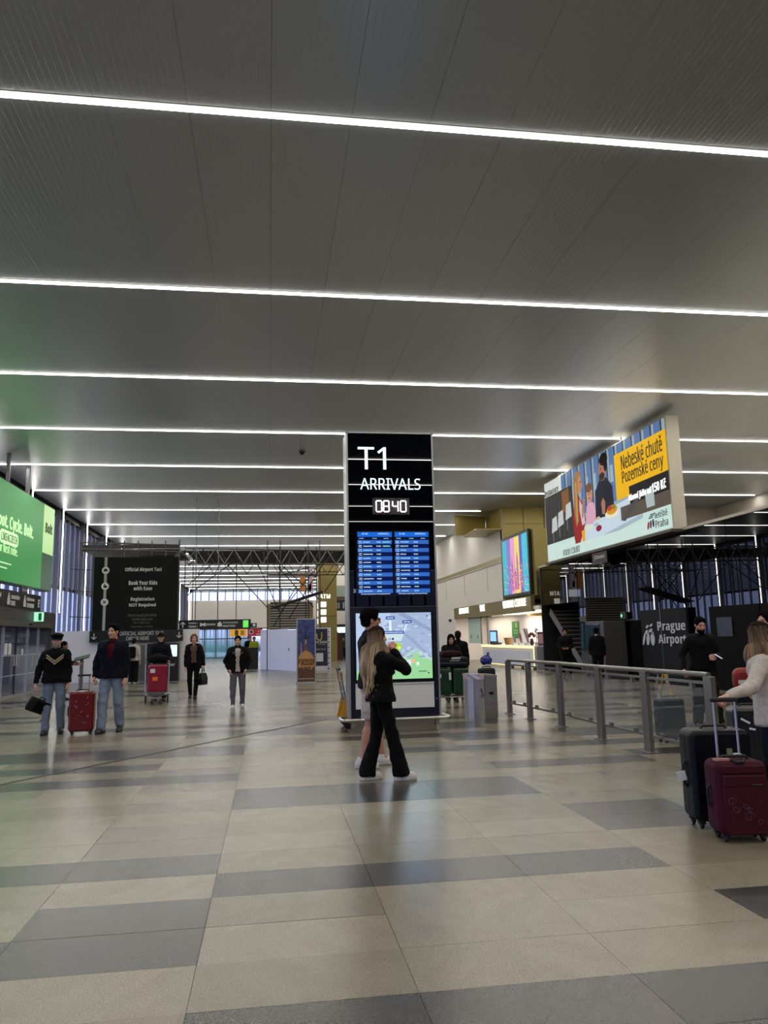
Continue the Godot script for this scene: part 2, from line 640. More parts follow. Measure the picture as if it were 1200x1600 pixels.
func build_floor() -> void:
	var fl := struct_node("floor")
	bx("subfloor", Vector3(7.0, -0.175, -40.0), Vector3(36.0, 0.3, 140.0), mat("grout", Color(0.30, 0.28, 0.25), 0.8), fl)
	var tex := speckle(11, 0.58, 1.06, 512, 0.05)
	var light := []
	var dark := []
	var lights := [Color(0.58, 0.545, 0.465), Color(0.61, 0.575, 0.49), Color(0.55, 0.52, 0.445), Color(0.625, 0.59, 0.51)]
	var darks := [Color(0.315, 0.302, 0.292), Color(0.35, 0.335, 0.32), Color(0.285, 0.275, 0.27)]
	for i in 4: light.append(slab_mat("beige_slab_%d" % i, lights[i], tex))
	for i in 3: dark.append(slab_mat("grey_slab_%d" % i, darks[i], tex))
	var many := slab_mat("far_slabs", Color.WHITE, tex)
	many.vertex_color_use_as_albedo = true
	var shape := Geo.new()
	shape.box(Vector3(0, -0.0125, 0), Vector3(1.0172, 0.025, 0.5022))
	var sm := shape.mesh()
	var rng := RandomNumberGenerator.new()
	rng.seed = 77
	var rest := []
	var near := 0
	var run := 0
	var run_dark := false
	for r in range(-12, 200):
		run = 0
		for c in range(-10, 24):
			if run <= 0:
				run_dark = rng.randf() < (0.34 if r % 3 != 0 else 0.12)
				run = rng.randi_range(1, 4)
			run -= 1
			var is_dark := run_dark
			if r >= -1 and r <= 13 and c >= -6 and c <= 7:
				is_dark = (r == -1 and c >= 0) or (r == 1 and c <= -1 and c >= -3) or (r == 2 and c == -1) or (r == 3 and c >= 0 and c <= 2) or (r == 4 and c <= -1) \
					or (r == 1 and c >= 3) or ((r == 5 or r == 6) and c == 3) or ((r == 8 or r == 9) and c >= 0 and c <= 2) or (r == 11 and c <= -1) or (r == 11 and c >= 3 and c <= 4) or (r == 12 and c >= 5) or (r == 7 and c >= 5) or (r == 13 and c <= -2)
			elif (r == 15 or r == 16) and c <= -1 and c >= -4: is_dark = true
			elif r == 17 and c == 1: is_dark = true
			elif (r == 16 or r == 17) and c == 3: is_dark = true
			var x := -0.35 + 1.02 * (c + 0.5)
			var z := -3.69 - 0.505 * (r + 0.5)
			var tone := rng.randi_range(0, 2 if is_dark else 3)
			var dep := -z
			var seen := dep > 2.4 and absf(x - 0.147 * dep) < 0.51 * dep + 0.8
			if seen and near < 300:
				near += 1
				var s := put("slab", sm, dark[tone] if is_dark else light[tone], fl)
				s.position = Vector3(x, rng.randf_range(-0.0006, 0.0006), z)
			else:
				rest.append([Vector3(x, 0, z), (darks[tone] if is_dark else lights[tone])])
	var mm := MultiMesh.new()
	mm.transform_format = MultiMesh.TRANSFORM_3D
	mm.use_colors = true
	mm.mesh = sm
	mm.instance_count = rest.size()
	for i in rest.size():
		mm.set_instance_transform(i, Transform3D(Basis(), rest[i][0]))
		mm.set_instance_color(i, (rest[i][1] as Color).srgb_to_linear())
	var mi := MultiMeshInstance3D.new()
	mi.name = "slabs"
	mi.multimesh = mm
	mi.material_override = many
	mi.set_meta("kind", "stuff")
	fl.add_child(mi)
	# metal expansion joint running obliquely over the floor
	var g := Geo.new()
	var pts := [Vector3(-4.6, 0.002, -7.5), Vector3(-3.05, 0.002, -9.7), Vector3(-1.98, 0.002, -11.24), Vector3(-0.4, 0.002, -13.51), Vector3(1.1, 0.002, -15.5)]
	for i in 4:
		var a: Vector3 = pts[i]
		var b: Vector3 = pts[i + 1]
		g.box((a + b) / 2, Vector3(0.05, 0.005, (b - a).length() + 0.01), Basis.looking_at(b - a))
	put("expansion_joint", g, mat("joint_metal", Color(0.10, 0.10, 0.10), 0.5, 0.3), fl)

func build_ceiling() -> void:
	var ce := struct_node("ceiling")
	var stripes := Image.create(64, 8, false, Image.FORMAT_RGB8)
	for x in 64:
		var g := 0.15 if (x % 32) < 2 else 1.0
		for y in 8: stripes.set_pixel(x, y, Color(g, g, g))
	var st := ImageTexture.create_from_image(stripes)
	var m := mat("ceiling_metal", Color(0.675, 0.695, 0.71), 0.36, 0.5)
	m.heightmap_enabled = true
	m.heightmap_texture = st
	m.heightmap_scale = 0.15
	m.uv1_triplanar = true
	m.uv1_world_triplanar = true
	m.uv1_scale = Vector3(5.88, 5.88, 5.88)
	bx("ceiling_slab", Vector3(7.0, CEIL + 0.2, -40.0), Vector3(36.0, 0.3, 140.0), mat("slab_void", Color(0.05, 0.05, 0.05), 0.9), ce)
	var shape := Geo.new()
	shape.box(Vector3(0, 0.02, 0), Vector3(1.016, 0.04, 4.95))
	var sm := shape.mesh()
	var rest := []
	var near := 0
	for k in range(-6, 19):
		var z := STRIP_Z0 - STRIP_DZ * k + STRIP_DZ / 2
		for c in 34:
			var x := XL + 1.02 * (c + 0.5)
			if k > 6 and x > XR: continue
			var dep := -z
			var seen := dep > -1.0 and absf(x - 0.147 * dep) < 0.5 * dep + 3.0
			if seen and near < 300:
				near += 1
				put("ceiling_panel", sm, m, ce).position = Vector3(x, CEIL, z)
			else:
				rest.append(Vector3(x, CEIL, z))
	var mm := MultiMesh.new()
	mm.transform_format = MultiMesh.TRANSFORM_3D
	mm.mesh = sm
	mm.instance_count = rest.size()
	for i in rest.size(): mm.set_instance_transform(i, Transform3D(Basis(), rest[i]))
	var mi := MultiMeshInstance3D.new()
	mi.name = "ceiling_panels"
	mi.multimesh = mm
	mi.material_override = m
	mi.set_meta("kind", "stuff")
	ce.add_child(mi)
	# bulkhead that closes the ceiling edge along the glazing
	var o := thing("ceiling_camera", "small dark dome camera under the ceiling left of the totem", "camera", Vector3(1.13, CEIL, -26.7))
	var g := Geo.new()
	g.lathe([Vector2(0.11, 0.0), Vector2(0.11, -0.05), Vector2(0.09, -0.06)], 16)
	put("housing", g, mat("dome_housing", Color(0.2, 0.2, 0.2), 0.5), o)
	g = Geo.new()
	g.sphere(Vector3(0, -0.06, 0), Vector3(0.085, 0.08, 0.085))
	put("dome", g, mat("dome_black", Color(0.02, 0.02, 0.02), 0.1), o)

func build_left_wall() -> void:
	var w := struct_node("wall_left")
	var fin := mat("fin_steel", Color(0.58, 0.59, 0.66), 0.45, 0.1)
	var frame := mat("frame_steel", Color(0.16, 0.165, 0.19), 0.5, 0.3)
	var low_glass := pane("glazing", Color(0.55, 0.58, 0.85), 0.12)
	var up_glass := pane("glazing_upper", Color(0.10, 0.11, 0.18), 0.6)
	var finm := Geo.new()
	finm.box(Vector3.ZERO, Vector3(0.16, 8.1, 0.07))
	var fm := finm.mesh()
	var g1 := Geo.new()
	g1.box(Vector3.ZERO, Vector3(0.02, 4.2, 0.94))
	var lowm := g1.mesh()
	var g2 := Geo.new()
	g2.box(Vector3.ZERO, Vector3(0.02, 3.6, 0.94))
	var upm := g2.mesh()
	var z0 := 28.0
	var n := 127
	for i in n + 1:
		var z := z0 - 1.02 * i
		put("fin", fm, fin, w).position = Vector3(XL - 0.36, 4.05, z)
		if i < n:
			put("pane", lowm, low_glass, w).position = Vector3(XL - 0.42, 2.2, z - 0.51)
			put("pane", upm, up_glass, w).position = Vector3(XL - 0.42, 6.25, z - 0.51)
	bx("transom", Vector3(XL - 0.42, 4.38, -36.5), Vector3(0.1, 0.16, 130), frame, w)
	bx("bottom_rail", Vector3(XL - 0.42, 0.06, -36.5), Vector3(0.14, 0.12, 130), frame, w)
	bx("head_rail", Vector3(XL - 0.40, 8.04, -36.5), Vector3(0.3, 0.2, 130), frame, w)
	for k in range(0, 19):
		var z := STRIP_Z0 - STRIP_DZ * k
		bx("post", Vector3(XL - 0.16, 4.05, z), Vector3(0.2, 8.1, 0.14), fin, w)

func build_right_side() -> void:
	var white := mat("plaster_white", Color(0.90, 0.875, 0.835), 0.7)
	var beige := mat("fascia_beige", Color(0.68, 0.65, 0.60), 0.6)
	var gold := mat("gold_panel", Color(0.56, 0.50, 0.29), 0.33, 0.55)
	var black := mat("black_glass", Color(0.006, 0.007, 0.012), 0.0, 0.0, 0.5)
	var dark := mat("dark_roof", Color(0.03, 0.03, 0.035), 0.6)
	# long white wall beyond the counters and above them
	var w := struct_node("wall_right")
	bx("wall_panel", Vector3(XR + 0.15, CEIL / 2, -75.0), Vector3(0.3, CEIL, 52.2), white, w)
	bx("wall_panel", Vector3(XR + 0.15, (2.65 + CEIL) / 2, -43.65), Vector3(0.3, CEIL - 2.65, 10.5), white, w)
	bx("gold_band", Vector3(XR - 0.01, 5.48, -69.5), Vector3(0.03, 0.2, 62), gold, w)
	bx("shadow_gap", Vector3(XR - 0.005, 5.28, -69.5), Vector3(0.02, 0.03, 62), mat("gap_dark", Color(0.1, 0.09, 0.08), 0.8), w)
	for i in 6:
		bx("panel_joint", Vector3(XR - 0.002, 4.6, -41.5 - 5.1 * i), Vector3(0.012, 1.3, 0.02), mat("gap_dark"), w)
	# wall that faces the viewer above the dark glazing: gold, then beige
	var f := struct_node("wall_facing")
	var gm := [gold]
	for i in 2:
		for j in 2:
			rp("gold_sheet", 1.13, 0.86 if j == 1 else 0.86, 0.1, 0.004, 0.004, gold, f, at(12.02 + 0.575 + 1.15 * i, 6.42 + 0.435 + 0.87 * j, -38.42))
	for i in 6:
		rp("gold_sheet", 1.13, 0.87 , 0.1, 0.004, 0.004, gold, f, at(13.74, 2.62 + 0.64 * i + 0.3, -38.42))
	bx("beige_face", Vector3(19.3, 6.3, -38.45), Vector3(10.0, 3.7, 0.3), beige, f)
	bx("core", Vector3(13.2, 5.4, -38.62), Vector3(2.4, 5.5, 0.25), beige, f)
	wall_box("wall_outer", Vector3(24.0, -0.2, -39.0), Vector3(24.4, CEIL + 0.3, 30.0), beige)
	# dark glazed box along the right
	var b := struct_node("wall_dark_glass")
	var pg := Geo.new()
	pg.box(Vector3.ZERO, Vector3(0.06, 4.46, 2.02))
	var pm := pg.mesh()
	for i in range(2, 22):
		put("pane", pm, black, b).position = Vector3(XR + 0.05, 2.26, -32.0 + 2.04 * i)
	var up := Geo.new()
	up.box(Vector3(XR + 0.05, 3.65, -31.0), Vector3(0.06, 1.7, 4.05))
	put("header_pane", up, black, b)
	bx("box_core", Vector3(XR + 6.0, 2.2, -8.4), Vector3(11.8, 4.4, 40.8), dark, b)
	bx("stair_well_back", Vector3(XR + 1.9, 2.2, -31.0), Vector3(0.1, 4.4, 4.4), dark, b)
	bx("box_roof", Vector3(XR + 6.0, 4.52, -10.6), Vector3(12.06, 0.08, 45.2), mat("upper_floor", Color(0.72, 0.69, 0.63), 0.5), b)
	bx("stair_well_head", Vector3(XR + 1.0, 2.88, -31.0), Vector3(1.9, 0.08, 4.2), dark, b)
	bx("stair_well_end", Vector3(XR + 1.0, 1.5, -33.1), Vector3(1.9, 3.0, 0.1), dark, b)
	bx("end_cap", Vector3(XR + 0.3, 2.26, -33.08), Vector3(0.6, 4.5, 0.1), dark, b)
	# low dark panels with lettering in front of the glazing
	var pn := thing("sign_panel", "dark grey panel wall with white airport name and emblem", "sign", Vector3(XR - 0.10, 0, -22.2))
	var grey := mat("panel_grey", Color(0.10, 0.104, 0.115), 0.6, 0.0, 0.25)
	rp("panel", 1.28, 2.24, 0.08, 0.01, 0.006, grey, pn, at(0, 1.12, -0.72, -PI / 2))
	rp("panel", 1.46, 2.24, 0.08, 0.01, 0.006, grey, pn, at(0, 1.12, 0.68, -PI / 2))
	bx("steel_joint", Vector3(-0.04, 1.12, -0.06), Vector3(0.03, 2.24, 0.03), mat("brushed_steel", Color(0.5, 0.5, 0.5), 0.3, 0.9), pn)
	var lw := mat("letter_white", Color(0.72, 0.72, 0.74), 0.5)
	text("lettering", "Prague", Vector3(-0.06, 1.68, 0.55), 1.62, 0.36, lw, pn, -PI / 2, true)
	text("lettering", "Airport", Vector3(-0.06, 1.30, 0.55), 1.62, 0.36, lw, pn, -PI / 2, true)
	for e in [[-1.18, 1.33, 0.06, 0.2, -0.45], [-0.92, 1.34, 0.1, 0.2, -0.2], [-0.62, 1.33, 0.13, 0.2, 0.0], [-1.0, 1.55, 0.11, 0.05, 0.5], [-0.72, 1.6, 0.13, 0.05, 0.3], [-0.92, 1.72, 0.1, 0.04, 0.4], [-0.66, 1.76, 0.1, 0.04, 0.3], [-0.6, 1.52, 0.06, 0.05, 0.0]]:
		var g := Geo.new()
		var pts := []
		for i in 18:
			pts.append(Vector2(e[2] * cos(TAU * i / 18), e[3] * sin(TAU * i / 18)).rotated(e[4]))
		g.prism(pts, 0.012, at(-0.06, e[1], e[0], -PI / 2))
		put("emblem_petal", g, lw, pn)
	var bp := thing("partition_panel", "plain dark panel wall standing right of the airport name", "panel", Vector3(XR - 0.10, 0, -17.9))
	rp("panel", 2.2, 2.2, 0.08, 0.01, 0.006, mat("panel_darker", Color(0.012, 0.013, 0.015), 0.6, 0.0, 0.2), bp, at(0, 1.1, -0.6, -PI / 2))
	rp("panel", 2.2, 2.2, 0.08, 0.01, 0.006, mat("panel_darker"), bp, at(0, 1.1, 1.65, -PI / 2))
	rp("hatch", 0.7, 0.5, 0.02, 0.01, 0.004, mat("panel_hatch", Color(0.012, 0.012, 0.015), 0.25), bp, at(-0.05, 1.65, -1.0, -PI / 2))
	var vm := thing("vending_machine", "black vending machine with grey frame left of airport name", "machine", Vector3(XR - 0.45, 0, -25.6))
	rp("body", 1.5, 1.96, 0.8, 0.03, 0.02, mat("machine_grey", Color(0.25, 0.245, 0.24), 0.4), vm, at(0, 0.98, 0, -PI / 2))
	rp("window", 1.1, 1.5, 0.03, 0.02, 0.008, mat("machine_window", Color(0.008, 0.008, 0.012), 0.06), vm, at(-0.41, 1.1, -0.12, -PI / 2))
	rp("pay_panel", 0.22, 0.5, 0.03, 0.01, 0.005, mat("machine_pay", Color(0.16, 0.16, 0.165), 0.3), vm, at(-0.41, 1.15, 0.58, -PI / 2))
	rp("display", 0.2, 0.09, 0.02, 0.005, 0.003, glow("machine_display", Color(0.85, 0.9, 0.95), 0.9), vm, at(-0.43, 1.28, 0.58, -PI / 2))
	rp("tray", 0.16, 0.1, 0.03, 0.005, 0.003, mat("brushed_steel"), vm, at(-0.43, 1.08, 0.58, -PI / 2))
	rp("collection_flap", 0.9, 0.22, 0.03, 0.01, 0.005, mat("machine_window"), vm, at(-0.41, 0.24, -0.12, -PI / 2))
	var ex := thing("exit_sign", "small green exit sign on the dark glass wall", "sign", Vector3(XR - 0.06, 2.12, -24.9))
	rp("case", 0.42, 0.24, 0.08, 0.02, 0.01, mat("exit_case", Color(0.03, 0.12, 0.06), 0.5), ex, at(0, 0, 0, -PI / 2))
	for e in [[-0.1, 0.0, 0.12, 0.03], [-0.1, 0.0, 0.03, 0.12]]:
		bx("exit_mark", Vector3(-0.045, e[1], e[0]), Vector3(0.01, e[3], e[2]), glow("exit_mark", Color(0.55, 1.0, 0.7), 1.0), ex)
	# dark staircase at the far end of the dark glazing
	var st := thing("staircase", "dark staircase rising behind the standing man in black", "staircase", Vector3(XR + 0.95, 0, -28.98))
	var tread := mat("tread_dark", Color(0.46, 0.43, 0.40), 0.5)
	for i in 15:
		bx("tread", Vector3(0, 0.17 * (i + 1) - 0.02, -0.25 * i), Vector3(1.5, 0.045, 0.28), tread, st)
		bx("riser", Vector3(0, 0.17 * i + 0.07, -0.25 * i + 0.12), Vector3(1.46, 0.15, 0.015), mat("riser_dark", Color(0.10, 0.095, 0.09), 0.6), st)
	for s in [-1.0, 1.0]:
		var g := Geo.new()
		g.box(Vector3(s * 0.77, 1.3, -1.75), Vector3(0.05, 0.3, 4.3), Basis(Vector3.RIGHT, 0.6))
		put("stringer", g, mat("stringer_grey", Color(0.36, 0.35, 0.34), 0.5), st)
	# gold block above the counters with the bright screen
	var gb := struct_node("trim_gold_block")
	bx("block", Vector3(13.2, 4.85, -36.0), Vector3(2.3, 3.05, 4.6), gold, gb)
	for i in 3:
		rp("gold_sheet", 1.5, 0.98, 0.03, 0.004, 0.004, gold, gb, at(XR + 0.04, 3.85 + 1.0 * i, -34.4, -PI / 2))
	# mirror-like gold soffit fin under the ceiling
	var fn := struct_node("trim_gold_fin")
	bx("gold_sheet", Vector3(11.0, 7.55, -41.0), Vector3(1.9, 1.1, 0.06), gold, fn, Basis(Vector3.UP, 0.25))
	bx("gold_sheet", Vector3(XR - 0.03, 7.55, -40.1), Vector3(0.05, 1.15, 3.3), gold, fn)
	bx("gold_sheet", Vector3(11.3, 7.0, -40.0), Vector3(1.4, 0.06, 3.2), gold, fn)
	var sc := thing("video_screen", "tall bright screen of coloured towers above the counters", "screen", Vector3(XR - 0.06, 4.85, -36.2))
	rp("bezel", 4.3, 3.06, 0.14, 0.02, 0.02, mat("bezel_bronze", Color(0.16, 0.14, 0.09), 0.4, 0.3), sc, at(0.0, 0.05, 0, -PI / 2))
	sheet("screen_picture", tower_picture(), Vector3(-0.075, 0.05, 0.05), 3.9, 2.75, 1.0, sc, -PI / 2)
	area_light(Vector3(XR - 0.2, 4.85, -36.2), Basis(Vector3.UP, PI / 2), 3.8, 2.8, 2.0, Color(0.75, 0.85, 1.0))

func tower_picture() -> Image:
	var im := canvas(384, 320, Color(0.35, 0.75, 0.82))
	var bands := [[0, 70, Color(0.30, 0.72, 0.80)], [70, 60, Color(0.55, 0.50, 0.78)], [130, 66, Color(0.90, 0.62, 0.80)], [196, 70, Color(0.93, 0.86, 0.45)], [266, 40, Color(0.42, 0.36, 0.70)], [306, 78, Color(0.30, 0.75, 0.85)]]
	for b in bands: im.fill_rect(Rect2i(b[0], 0, b[1], 320), b[2])
	var rng := RandomNumberGenerator.new()
	rng.seed = 4
	for t in [[150, 120, 30], [230, 80, 26], [285, 150, 30], [195, 170, 34]]:
		poly(im, [[t[0] - t[2] / 2, 300], [t[0] - t[2] / 2, t[1] + 50], [t[0], t[1]], [t[0] + t[2] / 2, t[1] + 50], [t[0] + t[2] / 2, 300]], Color(0.78, 0.42, 0.62))
		poly(im, [[t[0] - 3, t[1] + 40], [t[0], t[1] - 40], [t[0] + 3, t[1] + 40]], Color(0.55, 0.35, 0.55))
	for i in 260:
		var x := rng.randi_range(20, 370)
		var y := rng.randi_range(150, 315)
		im.fill_rect(Rect2i(x, y, rng.randi_range(3, 12), rng.randi_range(3, 10)), [Color(0.85, 0.45, 0.65), Color(0.95, 0.85, 0.45), Color(0.55, 0.35, 0.72), Color(0.35, 0.75, 0.8)][rng.randi_range(0, 3)])
	return im

func build_far_end() -> void:
	var white := mat("plaster_white")
	var w := struct_node("wall_far")
	bx("wall_panel", Vector3(0.9, 4.77, -101.2), Vector3(22.6, 3.66, 0.4), white, w)
	for i in 23:
		bx("mullion", Vector3(XL + 0.5 + 1.02 * i, 7.35, -101.2), Vector3(0.1, 1.5, 0.2), mat("frame_steel"), w)
		bx("pane", Vector3(XL + 1.0 + 1.02 * i, 7.35, -101.25), Vector3(0.92, 1.5, 0.02), pane("clear_glass", Color(0.8, 0.9, 0.95), 0.08), w)
	# low glazed lobby across the far end
	var lob := struct_node("wall_lobby")
	bx("lobby_roof", Vector3(0.9, 2.85, -74.0), Vector3(22.6, 0.5, 9.0), white, lob)
	var frame := mat("lobby_frame", Color(0.42, 0.50, 0.53), 0.4, 0.4)
	var cy := mat("lobby_glass", Color(0.50, 0.86, 0.90, 0.42), 0.3)
	cy.transparency = BaseMaterial3D.TRANSPARENCY_ALPHA
	for i in 24: bx("door_stile", Vector3(-9.5 + 0.33 * i, 1.3, -70.8), Vector3(0.05, 2.6, 0.06), mat("stile_pale", Color(0.78, 0.86, 0.88), 0.4), lob)
	for i in 8:
		var x := -9.6 + 0.98 * i
		bx("mullion", Vector3(x, 1.3, -70.6), Vector3(0.12, 2.6, 0.14), frame, lob)
		bx("pane", Vector3(x + 0.49, 0.85, -70.6), Vector3(0.86, 1.5, 0.02), cy, lob)
		bx("pane", Vector3(x + 0.49, 2.1, -70.6), Vector3(0.86, 0.8, 0.02), cy, lob)
	bx("door_rail", Vector3(-5.7, 1.68, -70.6), Vector3(7.8, 0.12, 0.16), frame, lob)
	bx("sill", Vector3(-5.7, 0.05, -70.6), Vector3(7.8, 0.1, 0.16), frame, lob)
	bx("jamb", Vector3(-1.7, 1.3, -70.6), Vector3(0.3, 2.6, 0.3), white, lob)
	# shopping gallery on the right at the far end, seen between column and totem
	var gal := struct_node("wall_gallery")
	bx("wall_panel", Vector3(9.0, 3.2, -62.0), Vector3(9.0, 1.0, 0.3), white, gal)
	bx("wall_panel", Vector3(9.0, 6.9, -62.0), Vector3(9.0, 2.4, 0.3), white, gal)
	bx("dark_band", Vector3(9.0, 4.15, -62.0), Vector3(9.0, 0.9, 0.3), mat("gallery_dark", Color(0.07, 0.055, 0.045), 0.5), gal)
	bx("brown_band", Vector3(9.0, 4.72, -61.9), Vector3(9.0, 0.2, 0.34), mat("gallery_brown", Color(0.30, 0.22, 0.15), 0.5), gal)
	for i in 5:
		bx("gallery_window", Vector3(5.4 + 1.75 * i, 5.25, -61.98), Vector3(1.3, 0.85, 0.2), mat("gallery_window", Color(0.55, 0.60, 0.55), 0.2), gal)
		bx("gallery_post", Vector3(4.6 + 1.75 * i, 5.25, -62.0), Vector3(0.4, 0.95, 0.3), mat("gallery_dark"), gal)
	bx("shop_back", Vector3(9.0, 1.35, -66.0), Vector3(9.0, 2.7, 0.3), mat("shop_dark", Color(0.10, 0.105, 0.12), 0.5), gal)
	# dark shop side
	bx("gallery_pier", Vector3(4.7, 1.35, -62.4), Vector3(0.3, 2.7, 0.8), mat("gallery_dark"), gal)

func build_rear() -> void:
	# end of the hall behind the viewer, mirrored in the totem's glass
	var w := struct_node("wall_rear")
	var frame := mat("frame_steel")
	for i in 35:
		bx("mullion", Vector3(XL + 1.02 * i, 4.05, 29.0), Vector3(0.12, 8.1, 0.3), frame, w)
		bx("pane", Vector3(XL + 0.51 + 1.02 * i, 3.2, 29.0), Vector3(0.92, 6.4, 0.02), pane("glazing_upper"), w)
	bx("upper_wall", Vector3(7.0, 7.3, 29.0), Vector3(34.6, 1.7, 0.4), mat("fascia_beige"), w)

# ------------------------------------------------------------------ totem
func build_totem() -> void:
	var o := thing("information_totem", "tall dark blue arrivals totem with clock, flight boards and lit map", "totem", Vector3(2.10, 0, -13.1))
	var navy := mat("totem_glass", Color(0.008, 0.012, 0.034), 0.0, 0.0, 0.45)
	var navy2 := mat("totem_base_blue", Color(0.025, 0.04, 0.12), 0.25)
	var alu := mat("totem_edge", Color(0.62, 0.63, 0.64), 0.35, 0.8)
	bx("core", Vector3(0, 2.7, -0.27), Vector3(1.50, 4.88, 0.46), navy2, o)
	rp("upper_glass", 1.50, 0.63, 0.03, 0.004, 0.003, navy, o, at(0, 4.835, -0.015))
	rp("upper_glass", 1.50, 0.42, 0.03, 0.004, 0.003, navy, o, at(0, 4.305, -0.015))
	rp("upper_glass", 1.50, 1.99, 0.03, 0.004, 0.003, navy, o, at(0, 3.095, -0.015))
	rp("lower_panel", 1.50, 1.85, 0.03, 0.004, 0.003, navy2, o, at(0, 1.168, -0.015))
	for s in [-1.0, 1.0]:
		bx("edge_strip", Vector3(s * 0.765, 2.7, -0.25), Vector3(0.03, 4.92, 0.54), alu, o)
	bx("top_cap", Vector3(0, 5.15, -0.25), Vector3(1.56, 0.02, 0.54), alu, o)
	var lit := glow("totem_letters", Color(0.88, 0.97, 1.0), 1.05)
	text("lettering", "T1", Vector3(-0.32, 4.69, 0.008), 0.50, 0.40, lit, o)
	text("lettering", "ARRIVALS", Vector3(0.0, 4.23, 0.008), 1.07, 0.20, lit, o)
	# clock
	var ck := rp("clock_display", 0.66, 0.30, 0.02, 0.01, 0.005, mat("clock_black", Color(0.01, 0.01, 0.012), 0.1), o, at(0.0, 3.83, 0.006))
	var seg := glow("clock_digits", Color(1.0, 0.93, 0.98), 1.6)
	var on := {0: [0, 1, 2, 4, 5, 6], 8: [0, 1, 2, 3, 4, 5, 6], 4: [1, 2, 3, 5]}
	var xs := [-0.215, -0.085, 0.075, 0.215]
	var digits := [0, 8, 4, 0]
	for i in 4:
		var g := Geo.new()
		for s in on[digits[i]]:
			var c: Vector2 = [Vector2(0, 0.095), Vector2(-0.048, 0.048), Vector2(0.048, 0.048), Vector2(0, 0), Vector2(-0.048, -0.048), Vector2(0.048, -0.048), Vector2(0, -0.095)][s]
			var horiz: bool = s in [0, 3, 6]
			g.box(Vector3(xs[i] + c.x, 3.83 + c.y, 0.02), Vector3(0.085, 0.022, 0.008) if horiz else Vector3(0.022, 0.085, 0.008))
		put("digit", g, seg, ck)
	# two flight boards
	for i in 2:
		var cx: float = [-0.30, 0.35][i]
		var sb := rp("flight_screen", 0.64, 1.14, 0.02, 0.006, 0.004, mat("clock_black"), o, at(cx, 2.83, 0.006))
		sheet("screen_picture", flight_board(i), Vector3(cx, 2.83, 0.0175), 0.60, 1.09, 0.95, sb)
		var wl := glow("screen_letters", Color(0.75, 0.88, 1.0), 0.8)
		text("screen_letters", "8:40", Vector3(cx - 0.17, 3.345, 0.02), 0.10, 0.03, wl, sb, 0, false, 0.002)
		text("screen_letters", "ARRIVALS", Vector3(cx + 0.15, 3.345, 0.02), 0.19, 0.03, wl, sb, 0, false, 0.002)
	text("lettering", "8", Vector3(-0.66, 2.36, 0.008), 0.05, 0.07, mat("letter_grey", Color(0.6, 0.62, 0.66), 0.5), o, 0, true)
	bx("seam", Vector3(0, 2.085, 0.002), Vector3(1.5, 0.008, 0.006), mat("seam_grey", Color(0.3, 0.32, 0.36), 0.4), o)
	# map light box
	var mp := rp("map_frame", 1.36, 1.17, 0.025, 0.01, 0.006, mat("clock_black"), o, at(0, 1.425, 0.005))
	sheet("map_screen_picture", map_picture(), Vector3(0, 1.425, 0.0195), 1.30, 1.11, 0.95, mp)
	area_light(Vector3(2.10, 1.425, -13.05), Basis(Vector3.UP, PI), 1.28, 1.1, 0.5, Color(0.85, 0.92, 1.0))
	rp("white_panel", 1.34, 0.42, 0.02, 0.006, 0.004, mat("white_panel", Color(0.82, 0.81, 0.79), 0.5), o, at(0.0, 0.60, 0.008))
	bx("white_ledge", Vector3(0.0, 0.80, 0.02), Vector3(1.34, 0.02, 0.03), mat("white_trim", Color(0.8, 0.8, 0.8), 0.4), o)
	var gg := Geo.new()
	gg.cyl(Vector3(0.71, 0.53, 0), Vector3(0.71, 0.53, 0.02), 0.012)
	put("lock", gg, alu, o)
	# plinth and bumper rail
	bx("plinth", Vector3(0, 0.12, -0.27), Vector3(1.42, 0.24, 0.5), mat("plinth_steel", Color(0.50, 0.47, 0.41), 0.35, 0.4), o)
	bx("foot_plate", Vector3(0, 0.006, -0.25), Vector3(1.52, 0.012, 0.62), mat("plinth_steel"), o)
	var g := Geo.new()
	g.tube([Vector3(-0.82, 0.225, -0.5), Vector3(-0.90, 0.225, -0.4), Vector3(-0.92, 0.225, 0.02), Vector3(-0.86, 0.225, 0.10), Vector3(0.0, 0.225, 0.12), Vector3(0.86, 0.225, 0.10), Vector3(0.92, 0.225, 0.02), Vector3(0.90, 0.225, -0.4), Vector3(0.82, 0.225, -0.5)], 0.028, 10)
	put("bumper_rail", g, mat("rail_steel", Color(0.74, 0.73, 0.70), 0.3, 0.85), o)
	for s in [-1.0, 1.0]:
		bx("rail_bracket", Vector3(s * 0.70, 0.16, 0.03), Vector3(0.06, 0.1, 0.14), mat("plinth_steel"), o)

func scribble(im: Image, rng: RandomNumberGenerator, x: int, y: int, w: int, h: int, col: Color) -> void:
	# unreadable small print
	var e := x + w
	while x < e:
		var k := rng.randi_range(2, 4)
		im.fill_rect(Rect2i(x, y + rng.randi_range(0, 1), mini(k, e - x), h - rng.randi_range(0, 2)), col)
		x += k + 1

